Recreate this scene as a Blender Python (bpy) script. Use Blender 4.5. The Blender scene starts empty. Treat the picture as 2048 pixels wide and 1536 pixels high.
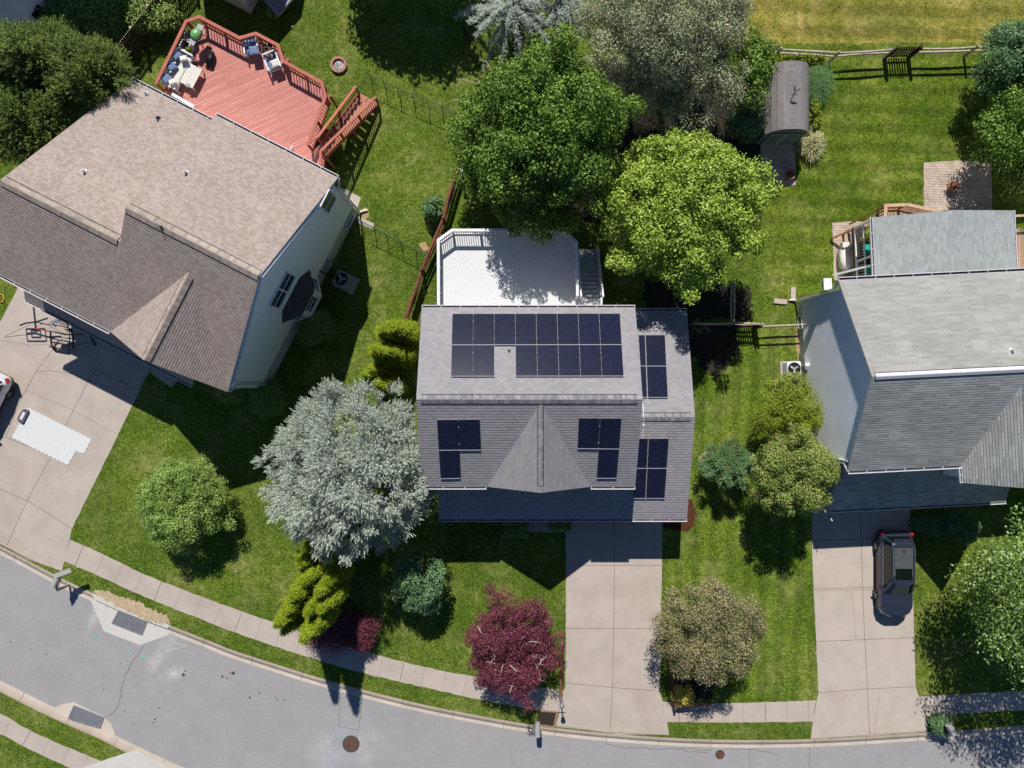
import bpy, math, random
import numpy as np
from mathutils import Vector, Matrix

# ---------------------------------------------------------------- camera, sky, sun
SC = bpy.context.scene
F, H = 1450.0, 42.0                     # focal length in photo pixels, camera height in metres
cam_d = bpy.data.cameras.new("camera"); cam = bpy.data.objects.new("camera", cam_d)
SC.collection.objects.link(cam); SC.camera = cam
cam.location = (0, 0, H); cam.rotation_euler = (0, 0, 0)
cam_d.sensor_fit = 'HORIZONTAL'; cam_d.sensor_width = 36.0; cam_d.lens = 36.0 * F / 2048.0
cam_d.clip_start = 0.5; cam_d.clip_end = 3000

SUNV = Vector((-0.107, 0.887, 1.0)).normalized()
ELEV = math.asin(SUNV.z); AZ = math.atan2(SUNV.x, SUNV.y)
world = bpy.data.worlds.new("World"); SC.world = world; world.use_nodes = True
wn = world.node_tree.nodes; wl = world.node_tree.links
bg = wn.get("Background"); sky = wn.new("ShaderNodeTexSky")
sky.sky_type = 'NISHITA'; sky.sun_disc = False; sky.sun_elevation = ELEV; sky.sun_rotation = AZ
sky.air_density = 1.0; sky.dust_density = 0.2; sky.ozone_density = 4.0
tint = wn.new("ShaderNodeMix"); tint.data_type = 'RGBA'; tint.blend_type = 'MULTIPLY'; tint.inputs[0].default_value = 1.0
tint.inputs[7].default_value = (0.84, 1.0, 1.22, 1)      # a deep clear-day blue
wl.new(sky.outputs[0], tint.inputs[6]); wl.new(tint.outputs[2], bg.inputs[0]); bg.inputs[1].default_value = 0.05
sun_d = bpy.data.lights.new("sun", 'SUN'); sun = bpy.data.objects.new("sun", sun_d)
SC.collection.objects.link(sun)
sun_d.energy = 5.0; sun_d.angle = math.radians(0.5); sun_d.color = (1.0, 0.965, 0.91)
sun.rotation_euler = (-SUNV).to_track_quat('-Z', 'Y').to_euler(); sun.location = (0, 0, 80)
SC.view_settings.view_transform = 'Standard'; SC.view_settings.look = 'None'
SC.view_settings.gamma = 1.0; SC.view_settings.exposure = 0.06
SC.cycles.max_bounces = 5; SC.cycles.diffuse_bounces = 2; SC.cycles.glossy_bounces = 2
SC.cycles.transmission_bounces = 3; SC.cycles.transparent_max_bounces = 6
try:
    SC.cycles.use_denoising = True
except Exception:
    pass

# ---------------------------------------------------------------- helpers
def W(px, py, z=0.0):
    """point of the place at height z that the photo shows at (px, py)"""
    k = (H - z) / F
    return Vector(((px - 1024) * k, (768 - py) * k, z))
def ray_plane(px, py, n, d):
    """point on plane n.p = d seen at (px, py)"""
    o = Vector((0, 0, H)); r = Vector(((px - 1024) / F, (768 - py) / F, -1.0))
    t = (d - n.dot(o)) / n.dot(r)
    return o + r * t
def plane3(a, b, c):
    n = (b - a).cross(c - a).normalized()
    if n.z < 0: n = -n
    return n, n.dot(a)
C = SC.collection.objects
ORG = {}

def tag(o, label=None, cat=None, group=None, kind=None):
    if label: o['label'] = label
    if cat: o['category'] = cat
    if group: o['group'] = group
    if kind: o['kind'] = kind
    return o
def thing(name, label, cat, loc=(0, 0, 0), rotz=0.0, group=None):
    o = bpy.data.objects.new(name, None); C.link(o)
    o.empty_display_size = 0.3
    o.location = loc; o.rotation_euler = (0, 0, rotz)
    ORG[o] = Vector(loc)
    return tag(o, label, cat, group)
def copy_tree(o, parent=None, loc=None, rotz=None, label=None):
    c = o.copy(); C.link(c)
    if parent is not None: c.parent = parent
    if loc is not None: c.location = loc; ORG[c] = Vector(loc)
    if rotz is not None: c.rotation_euler = (0, 0, rotz)
    if label: c['label'] = label
    for ch in list(o.children): copy_tree(ch, c)
    return c

class MB:
    def __init__(s): s.v = []; s.f = []; s.m = []
    def poly(s, pts, mi=0):
        b = len(s.v); s.v += [tuple(p) for p in pts]; s.f.append(tuple(range(b, b + len(pts)))); s.m.append(mi)
    def faces(s, verts, faces, mi=0):
        b = len(s.v); s.v += [tuple(p) for p in verts]
        for f in faces: s.f.append(tuple(b + i for i in f)); s.m.append(mi)
    def slab(s, pts, th, mi=0, mside=None):
        """pts = top outline, extruded down by th"""
        pts = [Vector(p) for p in pts]; n = len(pts)
        nn = sum(((pts[i].x * pts[(i + 1) % n].y - pts[(i + 1) % n].x * pts[i].y) for i in range(n)))
        if nn < 0: pts = pts[::-1]
        lo = [p - Vector((0, 0, th)) for p in pts]; ms = mi if mside is None else mside
        s.poly(pts, mi); s.poly(lo[::-1], ms)
        for i in range(n):
            j = (i + 1) % n
            s.poly([pts[i], lo[i], lo[j], pts[j]], ms)
    def prism(s, xy, z0, z1, mi=0, mside=None):
        s.slab([(p[0], p[1], z1) for p in xy], z1 - z0, mi, mside)
    def box(s, c, size, rotz=0.0, mi=0, M=None):
        hx, hy, hz = size[0] / 2, size[1] / 2, size[2] / 2
        R = M if M is not None else Matrix.Rotation(rotz, 3, 'Z')
        c = Vector(c)
        vs = [c + R @ Vector((x, y, z)) for z in (-hz, hz) for x, y in ((-hx, -hy), (hx, -hy), (hx, hy), (-hx, hy))]
        s.faces(vs, [(3, 2, 1, 0), (4, 5, 6, 7), (0, 1, 5, 4), (1, 2, 6, 5), (2, 3, 7, 6), (3, 0, 4, 7)], mi)
    def beam(s, p, q, w, h, mi=0):
        """rectangular bar from p to q, w across, h deep"""
        p, q = Vector(p), Vector(q); d = (q - p); L = d.length
        if L < 1e-6: return
        d.normalize(); up = Vector((0, 0, 1))
        if abs(d.z) > 0.95: up = Vector((0, 1, 0))
        a = d.cross(up).normalized(); b = a.cross(d).normalized()
        M = Matrix((d, a, b)).transposed()
        s.box((p + q) / 2, (L, w, h), M=M, mi=mi)
    def tube(s, pts, rad, n=8, mi=0, cap=True):
        pts = [Vector(p) for p in pts]
        if not hasattr(rad, '__len__'): rad = [rad] * len(pts)
        rings = []; b0 = len(s.v)
        for i, p in enumerate(pts):
            d = (pts[min(i + 1, len(pts) - 1)] - pts[max(i - 1, 0)])
            if d.length < 1e-9: d = Vector((0, 0, 1))
            d.normalize(); up = Vector((0, 0, 1)) if abs(d.z) < 0.9 else Vector((0, 1, 0))
            a = d.cross(up).normalized(); b = a.cross(d)
            for k in range(n):
                t = 2 * math.pi * k / n
                s.v.append(tuple(p + (a * math.cos(t) + b * math.sin(t)) * rad[i]))
        for i in range(len(pts) - 1):
            for k in range(n):
                k2 = (k + 1) % n
                s.f.append((b0 + i * n + k, b0 + i * n + k2, b0 + (i + 1) * n + k2, b0 + (i + 1) * n + k)); s.m.append(mi)
        if cap:
            s.f.append(tuple(b0 + k for k in range(n))[::-1]); s.m.append(mi)
            s.f.append(tuple(b0 + (len(pts) - 1) * n + k for k in range(n))); s.m.append(mi)
    def lathe(s, c, prof, n=20, mi=0, R=None, sx=1, sy=1):
        c = Vector(c); b0 = len(s.v)
        for r, z in prof:
            for k in range(n):
                t = 2 * math.pi * k / n; p = Vector((r * math.cos(t) * sx, r * math.sin(t) * sy, z))
                if R is not None: p = R @ p
                s.v.append(tuple(c + p))
        for i in range(len(prof) - 1):
            for k in range(n):
                k2 = (k + 1) % n
                s.f.append((b0 + i * n + k, b0 + i * n + k2, b0 + (i + 1) * n + k2, b0 + (i + 1) * n + k)); s.m.append(mi)
        for i, rev in ((0, True), (len(prof) - 1, False)):
            if prof[i][0] > 1e-4:
                t = tuple(b0 + i * n + k for k in range(n)); s.f.append(t[::-1] if rev else t); s.m.append(mi)
    def ball(s, c, r, n=12, mi=0, R=None, m=7):
        rx, ry, rz = (r, r, r) if not hasattr(r, '__len__') else r
        prof = [(math.sin(math.pi * i / m) + (1e-5 if i in (0, m) else 0), -math.cos(math.pi * i / m)) for i in range(m + 1)]
        c = Vector(c); b0 = len(s.v)
        for pr, pz in prof:
            for k in range(n):
                t = 2 * math.pi * k / n; p = Vector((pr * math.cos(t) * rx, pr * math.sin(t) * ry, pz * rz))
                if R is not None: p = R @ p
                s.v.append(tuple(c + p))
        for i in range(m):
            for k in range(n):
                k2 = (k + 1) % n
                s.f.append((b0 + i * n + k, b0 + i * n + k2, b0 + (i + 1) * n + k2, b0 + (i + 1) * n + k)); s.m.append(mi)
    def strip(s, pts, w0, w1, th, mi=0, closed=False, mside=None):
        """mitred band along pts between side offsets w0 and w1 (left positive), th deep; sections share verts"""
        pts = [Vector(p) for p in pts]; n = len(pts); A = []; B = []
        for i in range(n):
            if closed: a, b = pts[i - 1], pts[(i + 1) % n]
            else: a, b = pts[max(i - 1, 0)], pts[min(i + 1, n - 1)]
            d1 = (pts[i] - a); d2 = (b - pts[i]); d1.z = d2.z = 0
            if d1.length < 1e-6: d1 = d2.copy()
            if d2.length < 1e-6: d2 = d1.copy()
            d1.normalize(); d2.normalize()
            n1 = Vector((-d1.y, d1.x, 0)); n2 = Vector((-d2.y, d2.x, 0)); m = (n1 + n2)
            m.normalize(); c = max(0.35, m.dot(n1)); m = m / c
            A.append(pts[i] + m * w0); B.append(pts[i] + m * w1)
        dz = Vector((0, 0, th)); ms = mi if mside is None else mside
        rng = range(n if closed else n - 1)
        for i in rng:
            j = (i + 1) % n
            if w1 > w0: q = [A[i], A[j], B[j], B[i]]
            else: q = [B[i], B[j], A[j], A[i]]
            s.poly(q, mi)
            if th > 0:
                lo = [p - dz for p in q]
                s.poly(lo[::-1], ms); s.poly([q[0], lo[0], lo[1], q[1]], ms); s.poly([q[2], lo[2], lo[3], q[3]], ms)
        if th > 0 and not closed:
            s.poly([A[0], B[0], B[0] - dz, A[0] - dz], ms); s.poly([A[-1], B[-1], B[-1] - dz, A[-1] - dz], ms)
        return A, B
    def build(s, name, mats, parent=None, smooth=False, label=None, cat=None, kind=None, group=None, local=False):
        if not isinstance(mats, (list, tuple)): mats = [mats]
        me = bpy.data.meshes.new(name)
        o = bpy.data.objects.new(name, me); C.link(o)
        org = Vector((0, 0, 0))
        if parent is not None:
            org = ORG.get(parent, Vector((0, 0, 0))); o.parent = parent
            if local: org = Vector((0, 0, 0))
        elif cat and s.v:
            a = np.array(s.v); lo = a.min(0); hi = a.max(0)
            org = Vector(((lo[0] + hi[0]) / 2, (lo[1] + hi[1]) / 2, lo[2])); o.location = org
        ORG[o] = org
        vs = [(x - org.x, y - org.y, z - org.z) for x, y, z in s.v]
        me.from_pydata(vs, [], s.f)
        for m in mats: me.materials.append(m)
        me.polygons.foreach_set('material_index', s.m)
        uv = me.uv_layers.new(name='UVMap'); flat = []
        for p in me.polygons:
            n = p.normal
            if abs(n.z) > 0.995: u = Vector((1, 0, 0)); v = Vector((0, 1, 0))
            else:
                u = Vector((0, 0, 1)).cross(n)
                if u.length < 1e-6: u = Vector((1, 0, 0))
                u.normalize(); v = n.cross(u)
                if v.z < 0: v = -v
            for li in p.loop_indices:
                q = Vector(s.v[me.loops[li].vertex_index]); flat += [q.dot(u), q.dot(v)]
        uv.data.foreach_set('uv', flat)
        if smooth: me.polygons.foreach_set('use_smooth', [True] * len(me.polygons))
        me.update()
        return tag(o, label, cat, group, kind)

# ---------------------------------------------------------------- materials
def lin(c): return tuple(((x / 255) / 12.92 if x / 255 <= 0.04045 else ((x / 255 + 0.055) / 1.055) ** 2.4) for x in c)
class NT:
    def __init__(s, name):
        s.mat = bpy.data.materials.new(name); s.mat.use_nodes = True
        s.n = s.mat.node_tree.nodes; s.l = s.mat.node_tree.links
        s.b = s.n["Principled BSDF"]; s.out = s.n["Material Output"]
    def new(s, t, **kw):
        nd = s.n.new(t)
        for k, v in kw.items(): setattr(nd, k, v)
        return nd
    def link(s, a, b): s.l.new(a, b)
    def coord(s, kind='Object', scale=(1, 1, 1), rot=0.0):
        tc = s.new('ShaderNodeTexCoord'); mp = s.new('ShaderNodeMapping')
        mp.inputs['Scale'].default_value = scale; mp.inputs['Rotation'].default_value = (0, 0, rot)
        s.link(tc.outputs[kind], mp.inputs[0]); return mp.outputs[0]
    def world(s, scale=(1, 1, 1), rot=0.0):
        g = s.new('ShaderNodeNewGeometry'); mp = s.new('ShaderNodeMapping')
        mp.inputs['Scale'].default_value = scale; mp.inputs['Rotation'].default_value = (0, 0, rot)
        s.link(g.outputs['Position'], mp.inputs[0]); return mp.outputs[0]
    def noise(s, vec, scale, detail=4, rough=0.55, dist=0.0):
        nd = s.new('ShaderNodeTexNoise'); s.link(vec, nd.inputs['Vector'])
        nd.inputs['Scale'].default_value = scale; nd.inputs['Detail'].default_value = detail
        nd.inputs['Roughness'].default_value = rough; nd.inputs['Distortion'].default_value = dist
        return nd.outputs['Fac']
    def ramp(s, fac, stops, interp='LINEAR'):
        r = s.new('ShaderNodeValToRGB'); r.color_ramp.interpolation = interp
        e = r.color_ramp.elements
        while len(e) < len(stops): e.new(0.5)
        for i, (p, c) in enumerate(stops): e[i].position = p; e[i].color = (c[0], c[1], c[2], 1)
        s.link(fac, r.inputs[0]); return r.outputs[0]
    def mix(s, fac, a, b, mode='MIX'):
        m = s.new('ShaderNodeMix', data_type='RGBA', blend_type=mode)
        for sock, val in ((m.inputs[0], fac), (m.inputs[6], a), (m.inputs[7], b)):
            if hasattr(val, 'is_output') or isinstance(val, bpy.types.NodeSocket): s.link(val, sock)
            elif hasattr(val, '__len__'): sock.default_value = (val[0], val[1], val[2], 1)
            else: sock.default_value = val
        return m.outputs[2]
    def color(s, c): 
        if isinstance(c, bpy.types.NodeSocket): s.link(c, s.b.inputs['Base Color'])
        else: s.b.inputs['Base Color'].default_value = (c[0], c[1], c[2], 1)
    def bump(s, h, strength=0.3, dist=0.02):
        b = s.new('ShaderNodeBump'); b.inputs['Strength'].default_value = strength; b.inputs['Distance'].default_value = dist
        s.link(h, b.inputs['Height']); s.link(b.outputs[0], s.b.inputs['Normal'])
    def done(s, rough=0.8, metal=0.0, spec=0.3):
        s.b.inputs['Roughness'].default_value = rough; s.b.inputs['Metallic'].default_value = metal
        s.b.inputs['Specular IOR Level'].default_value = spec
        return s.mat

def plain(name, c, rough=0.6, metal=0.0, spec=0.3, var=0.12, scale=6.0, bump=0.0):
    t = NT(name); v = t.coord('Object')
    n = t.noise(v, scale, 5, 0.6)
    lo = tuple(x * (1 - var) for x in c); hi = tuple(min(1, x * (1 + var)) for x in c)
    t.color(t.ramp(n, [(0.3, lo), (0.7, hi)]))
    if bump: t.bump(t.noise(v, scale * 6, 4), bump, 0.01)
    return t.done(rough, metal, spec)

def shingle(name, base, var, row=0.14, width=0.32, rough=0.95, tint=None, big=0.12, lines=0.55, stretch=1.0):
    """asphalt shingles laid in courses along each slope (UVs are metres along / up the slope)"""
    t = NT(name); v = t.coord('UV')
    br = t.new('ShaderNodeTexBrick'); t.link(v, br.inputs['Vector'])
    br.inputs['Scale'].default_value = 1.0; br.inputs['Brick Width'].default_value = width
    br.inputs['Row Height'].default_value = row; br.inputs['Mortar Size'].default_value = 0.008
    br.inputs['Mortar Smooth'].default_value = 0.3
    br.inputs['Color1'].default_value = (0, 0, 0, 1); br.inputs['Color2'].default_value = (1, 1, 1, 1)
    br.inputs['Mortar'].default_value = (0.5, 0.5, 0.5, 1); br.inputs['Bias'].default_value = 0.0
    lo = tuple(x * (1 - var) for x in base); hi = tuple(x * (1 + var) for x in base)
    col = t.mix(br.outputs['Color'], lo, hi)
    if tint:
        wn_ = t.new('ShaderNodeTexWhiteNoise', noise_dimensions='2D')
        mp = t.new('ShaderNodeVectorMath', operation='DIVIDE'); t.link(v, mp.inputs[0]); mp.inputs[1].default_value = (width * 1.3 * stretch, row, 1)
        fl = t.new('ShaderNodeVectorMath', operation='FLOOR'); t.link(mp.outputs[0], fl.inputs[0]); t.link(fl.outputs[0], wn_.inputs['Vector'])
        f2 = t.ramp(wn_.outputs['Value'], [(0.55, (0, 0, 0)), (0.85, (1, 1, 1))])
        col = t.mix(f2, col, tint)
    big_n = t.noise(v, 0.45, 5, 0.6)
    col = t.mix(1.0, col, t.ramp(big_n, [(0.3, (1 - big,) * 3), (0.7, (1 + big,) * 3)]), 'MULTIPLY')
    fine = t.noise(v, 38, 3, 0.7)
    col = t.mix(1.0, col, t.ramp(fine, [(0.3, (0.86,) * 3), (0.7, (1.12,) * 3)]), 'MULTIPLY')
    # course line: the butt edge of each row
    sp = t.new('ShaderNodeSeparateXYZ'); t.link(v, sp.inputs[0])
    dv = t.new('ShaderNodeMath', operation='DIVIDE'); t.link(sp.outputs[1], dv.inputs[0]); dv.inputs[1].default_value = row
    fr = t.new('ShaderNodeMath', operation='FRACT'); t.link(dv.outputs[0], fr.inputs[0])
    step = t.ramp(fr.outputs[0], [(0.0, (0, 0, 0)), (0.22, (1, 1, 1))])
    b = t.new('ShaderNodeBump'); b.inputs['Strength'].default_value = lines; b.inputs['Distance'].default_value = 0.03
    t.link(step, b.inputs['Height']); t.link(b.outputs[0], t.b.inputs['Normal'])
    t.color(col); return t.done(rough, 0, 0.15)

def boards(name, base, var, w=0.14, L=3.5, rot=0.0, wear=None, gap=0.012, rough=0.7):
    t = NT(name); v = t.coord('UV', rot=rot)
    br = t.new('ShaderNodeTexBrick'); t.link(v, br.inputs['Vector'])
    br.inputs['Scale'].default_value = 1.0; br.inputs['Brick Width'].default_value = L
    br.inputs['Row Height'].default_value = w; br.inputs['Mortar Size'].default_value = gap; br.inputs['Mortar Smooth'].default_value = 0.1
    lo = tuple(x * (1 - var) for x in base); hi = tuple(min(1, x * (1 + var)) for x in base)
    br.inputs['Color1'].default_value = lo + (1,); br.inputs['Color2'].default_value = hi + (1,)
    br.inputs['Mortar'].default_value = tuple(x * 0.5 for x in base) + (1,)
    col = br.outputs['Color']
    if wear:
        mp = t.new('ShaderNodeMapping'); mp.inputs['Scale'].default_value = (0.5, 6.0, 1); t.link(v, mp.inputs[0])
        f = t.ramp(t.noise(mp.outputs[0], 1.3, 6, 0.7), [(0.50, (0, 0, 0)), (0.68, (0.8, 0.8, 0.8))])
        m2 = t.ramp(t.noise(v, 0.35, 3), [(0.42, (0, 0, 0)), (0.6, (1, 1, 1))])
        f = t.mix(1.0, f, m2, 'MULTIPLY')
        col = t.mix(f, col, wear)
    t.color(col); t.bump(t.noise(v, 12, 4), 0.1, 0.01)
    return t.done(rough, 0, 0.25)

def brickmat(name, c1, c2, mortar, w, h, rot=0.0, ms=0.012, kind='UV'):
    t = NT(name); v = t.coord(kind, rot=rot)
    br = t.new('ShaderNodeTexBrick'); t.link(v, br.inputs['Vector'])
    br.inputs['Scale'].default_value = 1.0; br.inputs['Brick Width'].default_value = w
    br.inputs['Row Height'].default_value = h; br.inputs['Mortar Size'].default_value = ms
    br.inputs['Color1'].default_value = c1 + (1,); br.inputs['Color2'].default_value = c2 + (1,); br.inputs['Mortar'].default_value = mortar + (1,)
    col = t.mix(1.0, br.outputs['Color'], t.ramp(t.noise(v, 1.2, 5), [(0.3, (0.8,) * 3), (0.7, (1.15,) * 3)]), 'MULTIPLY')
    t.color(col); t.bump(t.noise(v, 30, 3), 0.2, 0.01)
    return t.done(0.9, 0, 0.2)

def grassmat(name, dark, mid, light, dry, dry_amt=0.5, stripe=0.0, srot=0.0, swidth=1.0):
    t = NT(name); v = t.world()
    n1 = t.noise(v, 9.0, 6, 0.72, 0.4); n2 = t.noise(v, 0.55, 5, 0.6); n3 = t.noise(v, 0.22, 4, 0.65); n4 = t.noise(v, 2.6, 5, 0.7)
    n5 = t.noise(v, 30.0, 3, 0.7)
    col = t.ramp(n1, [(0.36, dark), (0.5, mid), (0.64, light)])
    f = t.ramp(n2, [(0.46, (0, 0, 0)), (0.72, (dry_amt,) * 3)])
    f = t.mix(1.0, f, t.ramp(n4, [(0.35, (0.25,) * 3), (0.65, (1, 1, 1))]), 'MULTIPLY')
    col = t.mix(f, col, dry)
    col = t.mix(1.0, col, t.ramp(n3, [(0.35, (0.70, 0.80, 0.70)), (0.65, (1.28, 1.18, 1.25))]), 'MULTIPLY')
    col = t.mix(1.0, col, t.ramp(n4, [(0.36, (0.70, 0.76, 0.66)), (0.64, (1.25, 1.22, 1.15))]), 'MULTIPLY')
    col = t.mix(1.0, col, t.ramp(n5, [(0.3, (0.62,) * 3), (0.7, (1.4,) * 3)]), 'MULTIPLY')
    if stripe:
        vv = t.world(rot=srot); wv = t.new('ShaderNodeTexWave', wave_type='BANDS', bands_direction='Y'); t.link(vv, wv.inputs[0])
        wv.inputs['Scale'].default_value = 1.0 / swidth * 0.314; wv.inputs['Distortion'].default_value = 1.4; wv.inputs['Detail'].default_value = 3
        wv.inputs['Detail Scale'].default_value = 1.2
        col = t.mix(1.0, col, t.ramp(wv.outputs['Fac'], [(0.25, (1 - stripe,) * 3), (0.75, (1 + stripe,) * 3)]), 'MULTIPLY')
    t.color(col)
    s1 = t.noise(v, 22.0, 5, 0.75)
    t.bump(s1, 0.9, 0.06)
    return t.done(0.95, 0, 0.08)

def concrete(name, base, stain=(0.30, 0.24, 0.18), amt=0.35, fine=0.10, big=0.12, dust=()):
    t = NT(name); v = t.world()
    a = t.noise(v, 0.8, 6, 0.62); b = t.noise(v, 24, 4, 0.7); c = t.noise(v, 0.33, 5, 0.6, 0.5)
    col = t.mix(1.0, base, t.ramp(a, [(0.3, (1 - big,) * 3), (0.7, (1 + big,) * 3)]), 'MULTIPLY')
    col = t.mix(1.0, col, t.ramp(b, [(0.3, (1 - fine,) * 3), (0.7, (1 + fine,) * 3)]), 'MULTIPLY')
    col = t.mix(t.ramp(c, [(0.52, (0, 0, 0)), (0.75, (amt,) * 3)]), col, stain)
    for (px, py, lx, ly, ang) in dust:        # pale dust left on the road after the kerb works
        g = t.new('ShaderNodeNewGeometry'); mp = t.new('ShaderNodeMapping', vector_type='TEXTURE'); w = W(px, py)
        mp.inputs['Location'].default_value = (w.x, w.y, -0.13); mp.inputs['Rotation'].default_value = (0, 0, -math.radians(ang)); mp.inputs['Scale'].default_value = (lx, ly, 5)
        t.link(g.outputs['Position'], mp.inputs[0]); gr = t.new('ShaderNodeTexGradient', gradient_type='SPHERICAL'); t.link(mp.outputs[0], gr.inputs[0])
        m_ = t.mix(1.0, gr.outputs['Color'], t.ramp(t.noise(v, 1.7, 6, .7), [(0.38, (0.1,) * 3), (0.62, (1, 1, 1))]), 'MULTIPLY'); col = t.mix(m_, col, (0.48, 0.46, 0.42))
    t.color(col); t.bump(b, 0.12, 0.01)
    return t.done(0.9, 0, 0.2)

def leafmat(name, cols, transl=0.18, rough=0.6, spec=0.2, patch=0.25, pscale=0.6, gain=1.35):
    """leaf colour differs from leaf to leaf and from patch to patch of the crown"""
    t = NT(name); g = t.new('ShaderNodeNewGeometry')
    st = [(i / max(1, len(cols) - 1), tuple(min(0.72, x * gain) for x in c)) for i, c in enumerate(cols)]
    col = t.ramp(g.outputs['Random Per Island'], st)
    v = t.world(); n = t.noise(v, pscale, 3, 0.6)
    col = t.mix(1.0, col, t.ramp(n, [(0.3, (1 - patch, 1 - patch * 0.8, 1 - patch)), (0.7, (1 + patch, 1 + patch, 1 + patch))]), 'MULTIPLY')
    t.color(col); t.b.inputs['Roughness'].default_value = rough; t.b.inputs['Specular IOR Level'].default_value = spec
    tr = t.new('ShaderNodeBsdfTranslucent'); t.link(col, tr.inputs[0])
    ms = t.new('ShaderNodeMixShader'); ms.inputs[0].default_value = transl
    t.link(t.b.outputs[0], ms.inputs[1]); t.link(tr.outputs[0], ms.inputs[2]); t.link(ms.outputs[0], t.out.inputs[0])
    return t.mat

M = {}
M['lawn'] = grassmat('lawn_grass', (0.028, 0.058, 0.005), (0.094, 0.146, 0.015), (0.210, 0.262, 0.058), (0.34, 0.31, 0.13), 0.5)
M['lawn2'] = grassmat('mown_grass', (0.028, 0.060, 0.004), (0.096, 0.146, 0.012), (0.200, 0.250, 0.040), (0.32, 0.30, 0.10), 0.55, 0.13, 0.03, 1.1)
M['lawn3'] = grassmat('side_yard_grass', (0.028, 0.064, 0.005), (0.096, 0.152, 0.014), (0.21, 0.262, 0.052), (0.34, 0.31, 0.13), 0.55, 0.12, math.radians(92), 1.0)
M['field'] = grassmat('dry_field_grass', (0.080, 0.100, 0.010), (0.200, 0.195, 0.032), (0.34, 0.30, 0.09), (0.50, 0.37, 0.15), 0.8, 0.14, 0.02, 1.3)
M['soil'] = plain('soil', (0.045, 0.036, 0.022), 1.0, 0, 0.05, 0.35, 4)
M['mulch'] = plain('mulch', (0.085, 0.034, 0.020), 1.0, 0, 0.05, 0.75, 22, 0.8)
M['darkmulch'] = plain('dark_mulch', (0.038, 0.034, 0.024), 1.0, 0, 0.05, 0.5, 20, 0.8)
M['straw'] = plain('straw', (0.44, 0.34, 0.22), 1.0, 0, 0.05, 0.45, 16, 0.8)
M['bare'] = plain('bare_earth', (0.40, 0.27, 0.15), 1.0, 0, 0.05, 0.3, 9, 0.5)
M['asphalt'] = concrete('asphalt', (0.305, 0.296, 0.292), (0.25, 0.243, 0.24), 0.4, 0.24, 0.05, dust=[(188, 1232, 1.5, .45, -62), (318, 1310, 2.0, .55, -55), (345, 1350, 1.2, .5, -20), (690, 1500, 2.6, 1.6, -10)])
M['crack'] = plain('crack', (0.075, 0.072, 0.07), 1, 0, 0.1)
M['patchasph'] = concrete('asphalt_patch', (0.32, 0.322, 0.33), (0.20, 0.20, 0.21), 0.3, 0.16)
M['concrete'] = concrete('driveway_concrete', (0.435, 0.372, 0.322), (0.30, 0.235, 0.175), 0.35, 0.08, 0.09)
M['concrete2'] = concrete('pinkish_concrete', (0.455, 0.39, 0.335), (0.33, 0.26, 0.20), 0.30, 0.08, 0.08)
M['newcon'] = concrete('new_concrete', (0.52, 0.50, 0.46), (0.42, 0.40, 0.36), 0.2, 0.06, 0.06)
M['kerbc'] = concrete('kerb_concrete', (0.40, 0.33, 0.265), (0.27, 0.21, 0.16), 0.5, 0.10)
M['gutterc'] = concrete('gutter_concrete', (0.52, 0.455, 0.38), (0.36, 0.30, 0.23), 0.4, 0.10)
M['joint'] = plain('joint', (0.13, 0.095, 0.07), 1, 0, 0.1)
M['jointw'] = plain('faint_joint', (0.25, 0.20, 0.16), 1, 0, 0.1)
M['greenpaint'] = plain('green_spray', (0.12, 0.42, 0.28), 0.9, 0, 0.1, 0.4, 14)
M['yellowpaint'] = plain('yellow_paint', (0.55, 0.43, 0.10), 0.9, 0, 0.1, 0.2)
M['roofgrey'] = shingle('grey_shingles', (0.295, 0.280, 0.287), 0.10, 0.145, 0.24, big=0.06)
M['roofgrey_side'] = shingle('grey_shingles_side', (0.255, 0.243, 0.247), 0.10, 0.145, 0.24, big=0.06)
M['roofbrown'] = shingle('brown_shingles', (0.365, 0.290, 0.250), 0.13, 0.13, 0.15, tint=(0.415, 0.35, 0.31), big=0.07, lines=0.8, stretch=.9)
M['rooflight'] = shingle('light_grey_shingles', (0.300, 0.290, 0.272), 0.08, 0.13, 0.45, tint=(0.345, 0.335, 0.315), big=0.10, lines=0.5, stretch=1.2)
M['roofpale'] = shingle('pale_shingles', (0.335, 0.355, 0.350), 0.13, 0.15, 0.30, big=0.05, lines=0.5)
M['roofshed'] = shingle('shed_shingles', (0.225, 0.205, 0.198), 0.10, 0.13, 0.25, big=0.1)
M['ridge'] = shingle('ridge_grey', (0.235, 0.228, 0.232), 0.30, 3.0, 0.13, lines=0.0)
M['ridgeb'] = shingle('ridge_brown', (0.36, 0.30, 0.25), 0.22, 3.0, 0.17, lines=0.0)
M['black'] = plain('black', (0.012, 0.012, 0.014), 0.5)
M['blackmetal'] = plain('black_metal', (0.02, 0.018, 0.018), 0.4, 0.3)
M['white'] = plain('white_paint', (0.74, 0.74, 0.75), 0.45, 0, 0.4, 0.04)
M['gutter'] = plain('gutter_white', (0.66, 0.64, 0.66), 0.4, 0, 0.4, 0.05)
M['gutterin'] = plain('gutter_inside', (0.07, 0.065, 0.075), 0.8)
M['gutterin2'] = plain('gutter_inside_brown', (0.22, 0.18, 0.16), 0.8)
M['deckwhite'] = boards('white_deck_boards', (0.66, 0.665, 0.66), 0.03, 0.14, 6.0, math.radians(-45), gap=0.004, rough=0.5)
M['deckred'] = boards('red_deck_boards', (0.55, 0.215, 0.175), 0.12, 0.15, 3.6, math.radians(-25), wear=(0.60, 0.40, 0.31))
M['redwood'] = plain('red_stain', (0.42, 0.125, 0.080), 0.6, 0, 0.3, 0.18, 5)
M['redtread'] = plain('red_worn_tread', (0.46, 0.20, 0.135), 0.7, 0, 0.3, 0.25, 3)
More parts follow.
